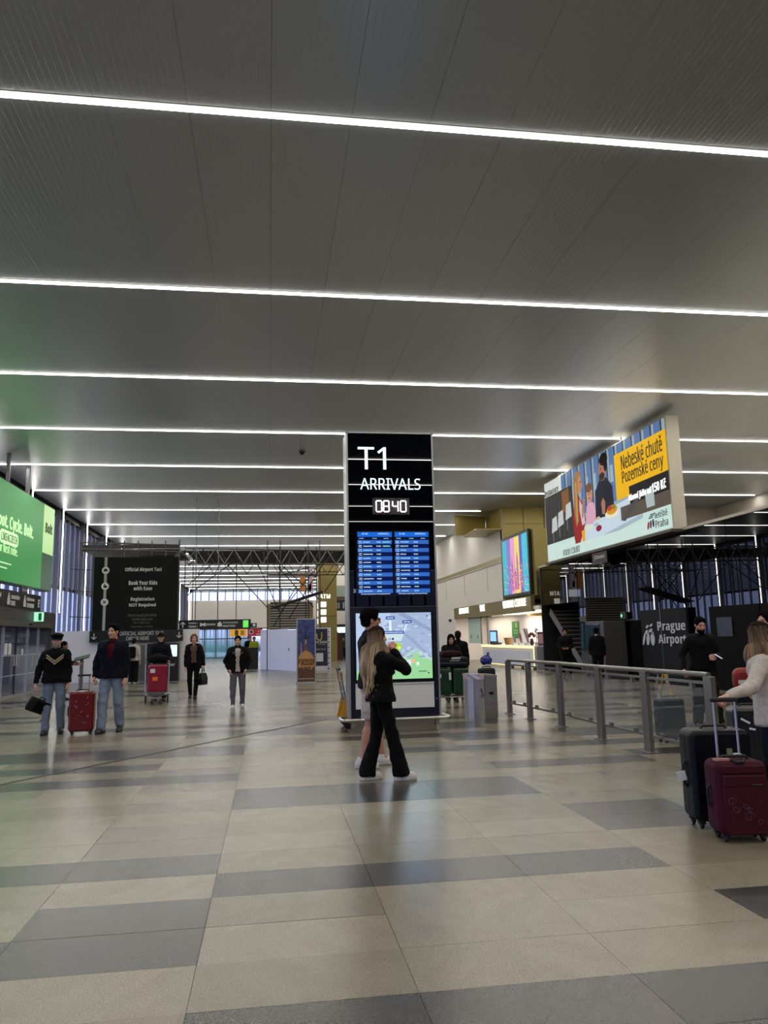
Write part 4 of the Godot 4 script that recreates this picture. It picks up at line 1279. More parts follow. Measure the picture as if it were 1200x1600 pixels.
# ------------------------------------------------------------------ scaffold bridge
func build_scaffold() -> void:
	var steel := mat("scaffold_steel", Color(0.30, 0.29, 0.28), 0.45, 0.6)
	var dark := mat("scaffold_board", Color(0.075, 0.07, 0.068), 0.7)
	var o := thing("scaffold_bridge", "long dark scaffold bridge on thin tubes under the ceiling", "scaffold", Vector3(0, 0, -41.0))
	for i in 13:
		bx("deck_board", Vector3(0.6, 6.20, -0.25 - 0.53 * i), Vector3(9.8, 0.05, 0.5), dark, o)
		bx("deck_bearer", Vector3(-3.9 + 0.72 * i, 6.10, -3.4), Vector3(0.05, 0.1, 6.8), steel, o)
	for zz in [0.0, -6.6]:
		var a := Geo.new()
		a.cyl(Vector3(-4.3, 6.35, zz), Vector3(5.5, 6.15, zz), 0.035, -1, 6)
		put("top_chord", a, steel, o)
		a = Geo.new()
		a.cyl(Vector3(-4.3, 5.55, zz), Vector3(5.5, 5.42, zz), 0.035, -1, 6)
		put("bottom_chord", a, steel, o)
		for i in 20:
			var x := -4.3 + 0.49 * i
			var g := Geo.new()
			var up := i % 2 == 0
			g.cyl(Vector3(x, (5.55 if up else 6.35) - 0.015 * i * 0.5, zz), Vector3(x + 0.49, (6.35 if up else 5.55) - 0.015 * i * 0.5, zz), 0.026, -1, 5)
			put("lattice", g, mat("scaffold_pale", Color(0.5, 0.49, 0.47), 0.5, 0.5), o)
	# legs and braces
	for x in [-4.23, -1.84, -0.11, 0.56, 2.04, 2.66]:
		for zz in ([0.0, -3.0] if x > -1.0 else [-3.0]):
			var g := Geo.new()
			g.cyl(Vector3(x, 0, zz), Vector3(x, 6.75, zz), 0.03 if x > -1.0 else 0.024, -1, 6)
			put("upright", g, steel, o)
	var braces := [[-4.2, 3.9, -1.9, 5.6], [-4.2, 4.4, -2.9, 5.6], [-0.6, 5.5, 0.5, 3.0], [-2.2, 5.5, -0.1, 3.2], [0.56, 5.5, 2.6, 3.6], [2.66, 5.5, 0.6, 3.0], [0.4, 5.4, 2.3, 3.2], [2.9, 5.6, 1.0, 2.6], [4.0, 5.6, 2.9, 4.0], [-4.2, 5.4, -3.4, 6.3], [0.2, 2.2, 1.4, 4.3], [0.6, 4.9, 2.1, 5.3]]
	for b in braces:
		var g := Geo.new()
		g.cyl(Vector3(b[0], b[1], 0.06), Vector3(b[2], b[3], 0.06), 0.028, -1, 6)
		put("brace", g, mat("brace_dark", Color(0.10, 0.095, 0.09), 0.5, 0.4), o)
	bx("stage_board", Vector3(1.5, 3.62, -0.6), Vector3(2.7, 0.12, 1.2), dark, o, Basis(Vector3(0, 0, 1), 0.3))
	var g3 := Geo.new()
	g3.cyl(Vector3(-0.2, 4.95, 0), Vector3(2.7, 4.85, 0), 0.03, -1, 6)
	g3.cyl(Vector3(0.1, 3.2, 0.05), Vector3(2.75, 4.05, 0.05), 0.035, -1, 6)
	put("ledger", g3, steel, o)
	# platform on the left, over the taxi board
	var p := thing("scaffold_platform", "dark scaffold platform with guard rails above the taxi board", "scaffold", Vector3(-7.1, 0, -41.0))
	for i in 10:
		bx("deck_board", Vector3(0, 6.3, -0.4 - 0.55 * i), Vector3(4.9, 0.07, 0.53), dark, p)
	for zz in [0.0, -2.9]:
		for y in [6.28, 6.62]:
			var g := Geo.new()
			g.cyl(Vector3(-2.5, y + 0.06, zz), Vector3(2.5, y - 0.1, zz), 0.045, -1, 6)
			put("guard_rail", g, steel, p)
		bx("toe_board", Vector3(0, 6.45, zz), Vector3(4.9, 0.2, 0.04), dark, p)
	for i in 8:
		var g := Geo.new()
		var x := -2.4 + 0.69 * i
		g.cyl(Vector3(x, 5.95, 0), Vector3(x, 6.75, 0), 0.03, -1, 6)
		put("guard_post", g, steel, p)
	for i in 10:
		var g := Geo.new()
		var t := i / 9.0
		g.cyl(Vector3(1.6 + 0.9 * t, 5.5 + 0.6 * t, -2.9 + 2.9 * t), Vector3(1.6 + 0.9 * t, 5.9 + 0.5 * t, -2.9 + 2.9 * t), 0.025, -1, 5)
		put("baluster", g, mat("scaffold_pale", Color(0.5, 0.49, 0.47), 0.5, 0.5), p)
	for e in [[-2.45, 0.0], [-2.45, -2.9], [2.45, 0.0], [2.45, -2.9]]:
		var g := Geo.new()
		g.cyl(Vector3(e[0], 0, e[1]), Vector3(e[0], 6.8, e[1]), 0.03, -1, 6)
		put("upright", g, steel, p)
	for y in [2.9, 4.2, 5.3]:
		var g := Geo.new()
		g.cyl(Vector3(-2.9, y, 0), Vector3(-1.9, y - 0.05, 0), 0.02, -1, 5)
		put("ledger", g, mat("brace_dark"), p)

# ------------------------------------------------------------------ things further back
func build_far_things() -> void:
	# hanging direction sign
	var s := thing("direction_sign", "black hanging direction sign with up arrow and green exit field", "sign", Vector3(-2.43, 2.29, -36.0))
	rp("box", 3.18, 0.42, 0.16, 0.01, 0.008, mat("board_black2"), s)
	rp("end_box", 0.28, 0.2, 0.14, 0.01, 0.006, mat("board_black2"), s, at(1.72, -0.07, 0))
	rp("end_icon", 0.12, 0.11, 0.01, 0.005, 0.0, mat("sign_white"), s, at(1.74, -0.06, 0.075))
	var wl := mat("sign_white")
	var g := Geo.new()
	g.box(Vector3(-1.43, -0.02, 0.084), Vector3(0.045, 0.2, 0.01))
	for q in [-1.0, 1.0]: g.box(Vector3(-1.43 + q * 0.05, 0.07, 0.084), Vector3(0.035, 0.14, 0.01), Basis(Vector3(0, 0, 1), q * 0.8))
	put("arrow", g, wl, s)
	text("lettering", "TERMINÁL 1", Vector3(-0.98, 0.08, 0.084), 0.4, 0.09, wl, s, 0, true)
	text("lettering", "TERMINAL 1", Vector3(-0.98, -0.08, 0.084), 0.4, 0.09, wl, s, 0, true)
	var bow := Geo.new()
	bow.prism([Vector2(-0.12, -0.09), Vector2(-0.12, 0.09), Vector2(0, 0.04), Vector2(0.12, 0.09), Vector2(0.12, -0.09), Vector2(0, -0.04)], 0.01, at(-0.55, 0.0, 0.084))
	put("pictogram", bow, wl, s)
	text("lettering", "RESTAURACE", Vector3(-0.2, 0.0, 0.084), 0.42, 0.09, wl, s, 0, true)
	var bag := Geo.new()
	bag.rprism(0.2, 0.16, 0.01, 0.03, 0.0, at(0.2, -0.02, 0.084)); bag.rprism(0.09, 0.06, 0.01, 0.01, 0.0, at(0.2, 0.08, 0.084))
	put("pictogram", bag, wl, s)
	text("lettering", "ÚSCHOVNA ZAVAZADEL", Vector3(0.68, 0.08, 0.084), 0.68, 0.09, wl, s, 0, true)
	text("lettering", "BAGGAGE STORAGE", Vector3(0.62, -0.08, 0.084), 0.56, 0.09, wl, s, 0, true)
	rp("green_field", 0.24, 0.32, 0.01, 0.01, 0.0, glow("exit_field_sign", Color(0.40, 0.85, 0.35), 0.75), s, at(1.36, 0, 0.084))
	for x in [-0.9, 0.1]:
		var h := Geo.new()
		h.cyl(Vector3(x, 0.2, 0), Vector3(x, 5.85, 0), 0.025, -1, 6)
		put("hanger", h, mat("hanger_grey"), s)
	# white hoarding
	var h2 := thing("hoarding", "plain white site hoarding with a narrow door", "hoarding", Vector3(0.45, 0, -40.3))
	var hw := mat("hoarding_white", Color(0.83, 0.835, 0.90), 0.55)
	var a := Vector3(-0.90, 0, -2.2)
	var b := Vector3(0.95, 0, 1.95)
	var dir := (b - a).normalized()
	var turn := atan2(-dir.z, dir.x)
	var len := (b - a).length()
	for i in 4:
		var c := a + dir * len * (i + 0.5) / 4
		rp("door" if i == 3 else "board", len / 4 - 0.012, 2.02 if i == 3 else 2.08, 0.05, 0.004, 0.004, hw, h2, at(c.x, 1.04 - (0.03 if i == 3 else 0.0), c.z, turn))
	bx("handle", a + dir * len * 0.79 + Vector3(0, 1.05, 0) + Vector3(-dir.z, 0, dir.x) * 0.05, Vector3(0.03, 0.14, 0.03), mat("kiosk_black"), h2)
	bx("return_board", Vector3(1.75, 1.04, 1.9), Vector3(1.6, 2.08, 0.05), hw, h2)
	# louvred screen above hoarding
	var lv := thing("louvre_screen", "pale louvre screen behind the scaffold tubes", "louvre", Vector3(1.4, 2.2, -50.0))
	for i in 11:
		bx("slat", Vector3(0, 0.1 + 0.16 * i, 0), Vector3(2.7, 0.085, 0.06), mat("slat_pale", Color(0.78, 0.75, 0.70), 0.5), lv, Basis(Vector3.RIGHT, 0.3))
	bx("backing", Vector3(0, 0.85, -0.12), Vector3(2.7, 1.75, 0.04), mat("louvre_dark", Color(0.06, 0.055, 0.05), 0.7), lv)
	for x in [-1.42, 1.3]:
		bx("side_post", Vector3(x, -0.3, 0), Vector3(0.16, 3.8, 0.14), mat("post_yellow", Color(0.62, 0.56, 0.40), 0.5), lv)
	# church picture banner
	var bn := thing("picture_banner", "tall picture banner of a golden church spire at dusk", "banner", Vector3(1.29, 0, -27.7))
	rp("frame", 0.68, 2.28, 0.10, 0.01, 0.008, mat("banner_frame", Color(0.62, 0.62, 0.62), 0.4, 0.5), bn, at(0, 1.14, 0))
	sheet("picture", church_picture(), Vector3(0.0, 1.16, 0.052), 0.60, 2.16, 0.0, bn)
	bx("foot", Vector3(0, 0.015, 0.0), Vector3(0.74, 0.03, 0.4), mat("banner_frame"), bn)
	# money transfer banner
	var wu := thing("money_banner", "navy money transfer banner beside the gold column", "banner", Vector3(2.3, 0, -38.0))
	rp("panel", 1.05, 2.06, 0.12, 0.01, 0.008, mat("banner_white", Color(0.70, 0.70, 0.71), 0.5), wu, at(0, 1.03, 0))
	bx("navy_field", Vector3(0, 1.14, 0.064), Vector3(1.0, 1.78, 0.01), mat("banner_navy", Color(0.045, 0.05, 0.16), 0.5), wu)
	var yl := mat("banner_yellow", Color(0.72, 0.62, 0.35), 0.5)
	var ar := Geo.new()
	var ring := []
	for i in 10:
		var t := PI * i / 9.0
		ring.append(Vector3(0.1 + 0.12 * cos(-t), 1.62 + 0.14 * sin(-t), 0.075))
	ring.append(Vector3(-0.02, 1.8, 0.075))
	ring.push_front(Vector3(0.22, 1.85, 0.075))
	ar.tube(ring, 0.03, 6)
	put("logo", ar, yl, wu)
	text("lettering", "Western Union", Vector3(0.02, 1.40, 0.072), 0.92, 0.14, mat("letter_white"), wu, 0, true)
	text("lettering", "Exchange", Vector3(0.22, 1.27, 0.072), 0.36, 0.07, yl, wu)
	text("lettering", "visit us at", Vector3(0.18, 1.05, 0.072), 0.46, 0.08, mat("letter_white"), wu)
	rp("white_field", 0.34, 0.40, 0.01, 0.01, 0.0, mat("banner_white"), wu, at(0.12, 0.66, 0.07))
	for i in 16:
		bx("hazard_stripe", Vector3(0.56, 0.12 + 0.125 * i, 0.03), Vector3(0.06, 0.062, 0.16), mat("hazard_black", Color(0.05, 0.05, 0.05), 0.6) if i % 2 == 0 else mat("hazard_cream", Color(0.7, 0.65, 0.5), 0.6), wu, Basis(Vector3(0, 0, 1), 0.5))
	# gold column with cash machine sign
	var cl := thing("gold_column", "tall gold column with lit cash machine signs", "column", Vector3(3.94, 0, -53.6))
	var gold := mat("gold_panel")
	for i in 4:
		rp("gold_sheet", 1.28, 1.5, 1.2, 0.01, 0.01, gold, cl, at(0, 0.76 + 1.52 * i, 0))
	bx("gold_cap", Vector3(0, 6.4, 0), Vector3(1.5, 0.6, 1.4), gold, cl)
	var lit := glow("atm_sign", Color(1, 0.98, 0.94), 1.2)
	text("lettering", "ATM", Vector3(-0.17, 4.4, 0.62), 0.72, 0.30, lit, cl, 0, true)
	for i in 3:
		rp("lit_sign", 0.42, 0.37, 0.06, 0.03, 0.01, lit, cl, at(-0.3, 3.85 - 0.52 * i, 0.62))
		rp("lit_sign", 0.42, 0.37, 0.06, 0.03, 0.01, lit, cl, at(-0.67, 3.75 - 0.52 * i, 0.3, -PI / 2))
	var el := thing("lit_pylon", "slender white lit pylon with coloured panel beside gold column", "sign", Vector3(2.65, 0, -52.0))
	rp("post", 0.3, 5.2, 0.3, 0.02, 0.01, mat("pylon_white", Color(0.72, 0.72, 0.70), 0.4), el, at(0, 2.6, -0.2))
	rp("colour_field", 0.34, 1.2, 0.3, 0.02, 0.01, mat("pylon_orange", Color(0.72, 0.45, 0.18), 0.5), el, at(-0.45, 5.3, -0.2))
	rp("pink_field", 0.3, 1.5, 0.3, 0.02, 0.01, mat("pylon_pink", Color(0.72, 0.60, 0.68), 0.5), el, at(0.1, 5.5, -0.2))
	rp("lit_sign", 0.8, 0.5, 0.1, 0.02, 0.01, glow("pylon_sign", Color(0.92, 0.95, 1.0), 0.9), el, at(0.05, 4.35, 0.0))
	# lobby signs
	var ys := thing("shop_sign", "yellow shop sign over the far opening", "sign", Vector3(-2.7, 2.18, -69.6))
	rp("panel", 1.45, 0.62, 0.12, 0.01, 0.006, glow("yellow_shop_sign", Color(0.80, 0.58, 0.16), 0.5), ys)
	rp("picture", 0.3, 0.44, 0.01, 0.005, 0.0, mat("shop_brown", Color(0.32, 0.18, 0.08), 0.6), ys, at(-0.15, 0, 0.066))
	rp("small_field", 0.3, 0.4, 0.01, 0.005, 0.0, mat("shop_sand", Color(0.62, 0.48, 0.2), 0.6), ys, at(0.35, 0, 0.066))
	for x in [-0.6, 0.6]: bx("hanger", Vector3(x, 0.38, 0), Vector3(0.04, 0.2, 0.04), mat("hanger_grey"), ys)
	var rs := thing("shop_sign", "red shop sign with round white emblem over far opening", "sign", Vector3(-1.25, 2.18, -69.6))
	rp("panel", 1.3, 0.62, 0.12, 0.01, 0.006, glow("red_shop_sign", Color(0.55, 0.06, 0.10), 0.45), rs)
	var rg := Geo.new()
	rg.lathe([Vector2(0.2, 0), Vector2(0.2, 0.012), Vector2(0.11, 0.012), Vector2(0.11, 0)], 24, Transform3D(Basis(Vector3.RIGHT, PI / 2), Vector3(-0.32, 0.05, 0.064)))
	put("emblem", rg, mat("letter_white"), rs)
	rp("emblem_mark", 0.1, 0.14, 0.01, 0.03, 0.0, mat("letter_white"), rs, at(0.3, 0.08, 0.066))
	rp("emblem_mark", 0.4, 0.08, 0.01, 0.01, 0.0, mat("letter_white"), rs, at(0.3, -0.14, 0.066))
	for x in [-0.55, 0.55]: bx("hanger", Vector3(x, 0.38, 0), Vector3(0.04, 0.2, 0.04), mat("hanger_grey"), rs)
	var fd := thing("restaurant_sign", "dark restaurant sign with letter F above the gallery", "sign", Vector3(5.9, 4.05, -60.0))
	rp("panel", 3.0, 0.75, 0.1, 0.01, 0.006, mat("board_black2"), fd)
	text("lettering", "FOOD", Vector3(0.5, 0, 0.056), 1.5, 0.46, mat("letter_white"), fd, 0, true)
	for i in 2:
		rp("pictogram", 0.07, 0.46, 0.01, 0.02, 0.0, mat("letter_white"), fd, at(-0.72 + 0.16 * i, 0, 0.056))
	var ns := thing("shop_sign", "small lit white shop sign in the dark gallery opening", "sign", Vector3(5.35, 2.15, -58.0))
	rp("panel", 0.75, 0.42, 0.08, 0.01, 0.006, glow("white_shop_sign", Color(0.85, 0.97, 0.97), 0.9), ns)
	bx("post", Vector3(0.3, -1.15, -0.06), Vector3(0.06, 2.0, 0.06), mat("hanger_grey"), ns)
	var ra := thing("red_arch", "dark red arched stand in the gallery opening", "stand", Vector3(4.95, 0, -56.0))
	var arch := Geo.new()
	arch.prism([Vector2(-0.3, 0), Vector2(-0.3, 2.1), Vector2(-0.1, 2.0), Vector2(0.12, 1.6), Vector2(0.25, 1.0), Vector2(0.3, 0)], 0.4, at(0, 0, 0))
	put("panel", arch, mat("arch_red", Color(0.28, 0.05, 0.06), 0.5), ra)
	var pod := thing("black_podium", "black podium desk in front of the person in yellow vest", "desk", Vector3(-0.98, 0, -43.6))
	rp("body", 0.75, 1.1, 0.5, 0.02, 0.01, mat("kiosk_black"), pod, at(0, 0.55, 0))
	rp("top", 0.85, 0.05, 0.6, 0.02, 0.01, mat("board_black2"), pod, at(0, 1.12, 0))

func church_picture() -> Image:
	var im := canvas(120, 432, Color(0.16, 0.19, 0.36))
	var no := FastNoiseLite.new()
	no.seed = 8; no.frequency = 0.02
	for y in 432:
		for x in 120:
			var t := y / 432.0
			var c := Color(0.22, 0.26, 0.46).lerp(Color(0.16, 0.18, 0.36), t) * (1.0 + 0.5 * no.get_noise_2d(x, y * 1.5))
			if t > 0.72: c = Color(0.14, 0.10, 0.10).lerp(Color(0.5, 0.32, 0.18), clampf(0.5 + 1.2 * no.get_noise_2d(x * 5, y * 5), 0, 1))
			im.set_pixel(x, y, Color(c.r, c.g, c.b))
	poly(im, [[58, 40], [52, 100], [50, 150], [66, 150], [62, 100]], Color(0.08, 0.08, 0.16))
	poly(im, [[54, 140], [62, 140], [66, 230], [50, 230]], Color(0.70, 0.55, 0.45))
	poly(im, [[40, 230], [52, 170], [64, 170], [78, 230]], Color(0.42, 0.28, 0.22))
	poly(im, [[2, 275], [20, 235], [58, 215], [96, 235], [118, 275]], Color(0.68, 0.50, 0.30))
	poly(im, [[2, 275], [118, 275], [112, 330], [8, 330]], Color(0.45, 0.27, 0.13))
	poly(im, [[22, 160], [28, 160], [30, 230], [20, 230]], Color(0.6, 0.5, 0.5))
	var rng := RandomNumberGenerator.new()
	rng.seed = 2
	for i in 70:
		im.fill_rect(Rect2i(rng.randi_range(4, 112), rng.randi_range(285, 345), rng.randi_range(2, 6), rng.randi_range(3, 9)), [Color(0.85, 0.55, 0.22), Color(0.25, 0.14, 0.08), Color(0.75, 0.62, 0.42)][rng.randi_range(0, 2)])
	im.fill_rect(Rect2i(4, 322, 112, 4), Color(0.85, 0.65, 0.4))
	im.fill_rect(Rect2i(4, 410, 112, 4), Color(0.7, 0.7, 0.7))
	return im

# ------------------------------------------------------------------ exchange counters on the right
func build_counter() -> void:
	var white := mat("counter_white", Color(0.88, 0.87, 0.86), 0.4)
	var rec := struct_node("wall_counter_recess")
	var inner := mat("recess_white", Color(0.90, 0.87, 0.85), 0.6)
	bx("back_wall", Vector3(14.0, 1.35, -41.0), Vector3(0.2, 2.7, 16.0), inner, rec)
	bx("side_wall", Vector3(13.6, 1.35, -48.9), Vector3(3.4, 2.7, 0.2), inner, rec)
	bx("side_wall", Vector3(13.8, 1.35, -33.3), Vector3(3.2, 2.7, 0.2), inner, rec)
	bx("soffit", Vector3(13.6, 2.75, -41.0), Vector3(3.4, 0.15, 15.8), inner, rec)
	area_light(Vector3(12.95, 2.60, -37.5), Basis(Vector3.RIGHT, -PI / 2), 0.8, 6.5, 15.0, Color(1.0, 0.94, 0.88))
	area_light(Vector3(12.95, 2.60, -45.2), Basis(Vector3.RIGHT, -PI / 2), 0.8, 5.0, 9.0, Color(1.0, 0.95, 0.88))
	var gf := thing("gold_fascia", "gold fascia over the counters with white lit lettering", "fascia", Vector3(XR - 0.12, 2.93, -41.3))
	for i in 4:
		rp("gold_sheet", 3.7, 0.70, 0.2, 0.006, 0.006, mat("gold_panel"), gf, at(0, 0, -5.6 + 3.73 * i, -PI / 2))
	var lit := glow("fascia_sign", Color(1.0, 0.99, 0.95), 1.6)
	text("lettering", "EXCHANGE", Vector3(-0.12, 0.12, -4.85), 2.3, 0.34, lit, gf, -PI / 2, true)
	text("lettering", "TAXI", Vector3(-0.12, 0.12, -0.7), 1.0, 0.36, lit, gf, -PI / 2, true)
	text("lettering", "VISITOR CENTRE", Vector3(-0.12, 0.12, 5.0), 3.6, 0.36, lit, gf, -PI / 2, true)
	var strip := thing("counter_light", "warm light strip under the gold fascia", "light", Vector3(XR + 0.95, 2.62, -37.5))
	bx("diffuser", Vector3(0, 0, 0), Vector3(0.8, 0.02, 6.5), glow("recess_light", Color(1, 0.95, 0.88), 2.0), strip)
	# long white counter
	var c := thing("service_counter", "long white service counter with glowing cream edge", "counter", Vector3(11.7, 0, -37.58))
	bx("front_panel", Vector3(0.12, 0.50, -0.4), Vector3(0.06, 0.84, 8.6), white, c)
	bx("inset_panel", Vector3(0.08, 0.46, -0.6), Vector3(0.04, 0.66, 7.4), mat("counter_inset", Color(0.82, 0.82, 0.85), 0.4), c)
	var warm := glow("counter_glow_light", Color(1.0, 0.93, 0.68), 0.95)
	bx("glow_edge", Vector3(0.10, 0.97, -0.4), Vector3(0.16, 0.10, 8.7), warm, c)
	bx("glow_end", Vector3(0.08, 0.50, 3.92), Vector3(0.10, 0.86, 0.10), warm, c)
	bx("glow_foot", Vector3(0.16, 0.05, 0.2), Vector3(0.06, 0.05, 7.8), warm, c)
	bx("worktop", Vector3(0.55, 1.03, -0.4), Vector3(1.0, 0.04, 8.8), white, c)
	bx("end_panel", Vector3(0.5, 0.5, 4.15), Vector3(0.9, 1.0, 0.36), mat("counter_end", Color(0.55, 0.54, 0.55), 0.5), c)
	bx("body", Vector3(0.6, 0.5, -0.4), Vector3(0.8, 0.96, 8.4), white, c)
	# frosted exchange window
	var w := thing("exchange_window", "greenish frosted exchange window at the counter's far end", "window", Vector3(XR + 0.1, 1.05, -43.8))
	bx("frosted_pane", Vector3(0, 0.78, -1.2), Vector3(0.03, 1.5, 2.8), mat("frosted_green", Color(0.82, 0.90, 0.82), 0.35), w)
	bx("head", Vector3(0, 1.53, -0.1), Vector3(0.1, 0.06, 4.8), mat("gap_dark"), w)
	for z in [0.25, 1.6]:
		bx("post", Vector3(0, 0.78, z), Vector3(0.07, 1.56, 0.07), mat("stand_grey"), w)
	for z in [-1.9, -0.4]:
		bx("handle", Vector3(-0.04, 0.42, z), Vector3(0.04, 0.2, 0.03), mat("brushed_steel"), w)
	# things on the counter
	var tab := thing("counter_tablet", "blue upright tablet screen standing on the counter", "tablet", Vector3(11.95, 1.05, -40.6))
	rp("case", 0.5, 0.72, 0.06, 0.02, 0.01, mat("tablet_blue", Color(0.05, 0.12, 0.25), 0.3), tab, at(0, 0.38, 0, -0.9))
	rp("screen", 0.38, 0.5, 0.01, 0.01, 0.0, glow("tablet_screen", Color(0.55, 0.75, 1.0), 0.8), tab, at(-0.03, 0.42, 0.025, -0.9))
	bx("foot", Vector3(0, 0.02, 0), Vector3(0.3, 0.04, 0.3), mat("tablet_dark"), tab)
	var phone := thing("desk_telephone", "small black telephone on the counter by the tablet", "telephone", Vector3(11.9, 1.05, -39.9))
	rp("base", 0.5, 0.1, 0.24, 0.03, 0.01, mat("kiosk_black"), phone, at(0, 0.05, 0))
	rp("handset", 0.1, 0.06, 0.5, 0.03, 0.02, mat("kiosk_black"), phone, at(0, 0.14, 0))
	var po := thing("poster", "green poster hanging behind the counter", "poster", Vector3(13.87, 1.82, -42.7))
	bx("sheet", Vector3(0, 0.0, 0), Vector3(0.02, 0.95, 1.25), mat("poster_green", Color(0.16, 0.48, 0.15), 0.5), po)
	rp("figure_print", 0.3, 0.28, 0.008, 0.1, 0.0, mat("poster_pale", Color(0.6, 0.78, 0.5), 0.5), po, at(-0.015, 0.25, 0.2, -PI / 2))
	for i in 2: bx("line_print", Vector3(-0.013, -0.05 - 0.14 * i, 0.1), Vector3(0.006, 0.05, 0.8), mat("poster_pale"), po)
	var basket := thing("wicker_box", "tan open box on the counter", "box", Vector3(12.1, 1.05, -38.4))
	var bg := Geo.new()
	bg.lathe([Vector2(0.18, 0), Vector2(0.25, 0.32), Vector2(0.22, 0.32), Vector2(0.16, 0.04)], 16)
	put("box", bg, mat("wicker", Color(0.55, 0.42, 0.26), 0.8), basket)
	var rim := Geo.new()
	rim.lathe([Vector2(0.22, 0.31), Vector2(0.27, 0.31), Vector2(0.27, 0.35), Vector2(0.22, 0.35)], 16)
	put("rim", rim, mat("wicker"), basket)
	for i in 3:
		var v := thing("brochure_holder", ["white brochure holder with leaning leaflets on the counter", "clear brochure holder with pale leaflets on the counter", "tall white brochure holder at counter middle"][i], "holder", Vector3(12.0, 1.05, -37.2 + 0.95 * i))
		bx("holder", Vector3(0, 0.05, 0), Vector3(0.2, 0.1, 0.26), mat("banner_white"), v)
		for k in 3:
			bx("leaflet", Vector3(-0.02 + 0.03 * k, 0.22 + 0.1 * (i % 3), 0.05 * (k - 1)), Vector3(0.012, 0.34 + 0.2 * (i % 3), 0.16), [mat("leaf_white", Color(0.75, 0.74, 0.72), 0.6), mat("leaf_pink", Color(0.68, 0.50, 0.50), 0.6), mat("leaf_grey", Color(0.5, 0.52, 0.55), 0.6)][(i + k) % 3], v, Basis(Vector3.RIGHT, 0.25 * (k - 1)) * Basis(Vector3(0, 0, 1), 0.2))
	var fl := thing("flower_vase", "dark red flowers in a dark vase on counter", "vase", Vector3(12.0, 1.05, -34.6))
	var vg := Geo.new()
	vg.lathe([Vector2(0.07, 0), Vector2(0.1, 0.12), Vector2(0.06, 0.26), Vector2(0.08, 0.3)], 14)
	put("vase", vg, mat("vase_dark", Color(0.12, 0.07, 0.07), 0.3), fl)
	for k in 6:
		var q := Geo.new()
		q.sphere(Vector3(0.12 * cos(k * 1.05), 0.42 + 0.05 * (k % 3), 0.13 * sin(k * 1.05)), Vector3(0.08, 0.07, 0.08), 8, 6)
		put("flower", q, mat("flower_red", Color(0.34, 0.10, 0.11), 0.7), fl)
	var orc := thing("white_orchid", "white flowering plant in a pot on the counter", "plant", Vector3(12.0, 1.05, -34.0))
	var pg := Geo.new()
	pg.lathe([Vector2(0.06, 0), Vector2(0.09, 0.14), Vector2(0.08, 0.14)], 12)
	put("pot", pg, mat("banner_white"), orc)
	var sg := Geo.new()
	sg.tube([Vector3(0, 0.1, 0), Vector3(0.02, 0.45, 0.02), Vector3(-0.03, 0.75, 0.08)], 0.012, 5)
	put("stem", sg, mat("leaf_green", Color(0.15, 0.28, 0.1), 0.6), orc)
	for k in 8:
		var q := Geo.new()
		q.sphere(Vector3(0.05 * cos(k * 2.1), 0.36 + 0.055 * k, 0.05 + 0.06 * sin(k * 2.1)), Vector3(0.055, 0.04, 0.055), 8, 5)
		put("blossom", q, mat("leaf_white"), orc)
	var fr := thing("framed_card", "dark red framed card on the counter's near end", "frame", Vector3(12.0, 1.05, -33.3))
	rp("frame", 0.5, 0.6, 0.04, 0.01, 0.006, mat("frame_red", Color(0.25, 0.06, 0.07), 0.4), fr, at(0, 0.3, 0, -PI / 2 + 0.3))
	rp("card", 0.34, 0.42, 0.01, 0.005, 0.0, mat("leaf_pink"), fr, at(-0.03, 0.3, 0.0, -PI / 2 + 0.3))
	var cm := thing("wall_camera", "small dark camera on white wall left of gold fascia", "camera", Vector3(XR - 0.08, 2.55, -50.5))
	rp("body", 0.18, 0.18, 0.16, 0.05, 0.02, mat("kiosk_black"), cm)

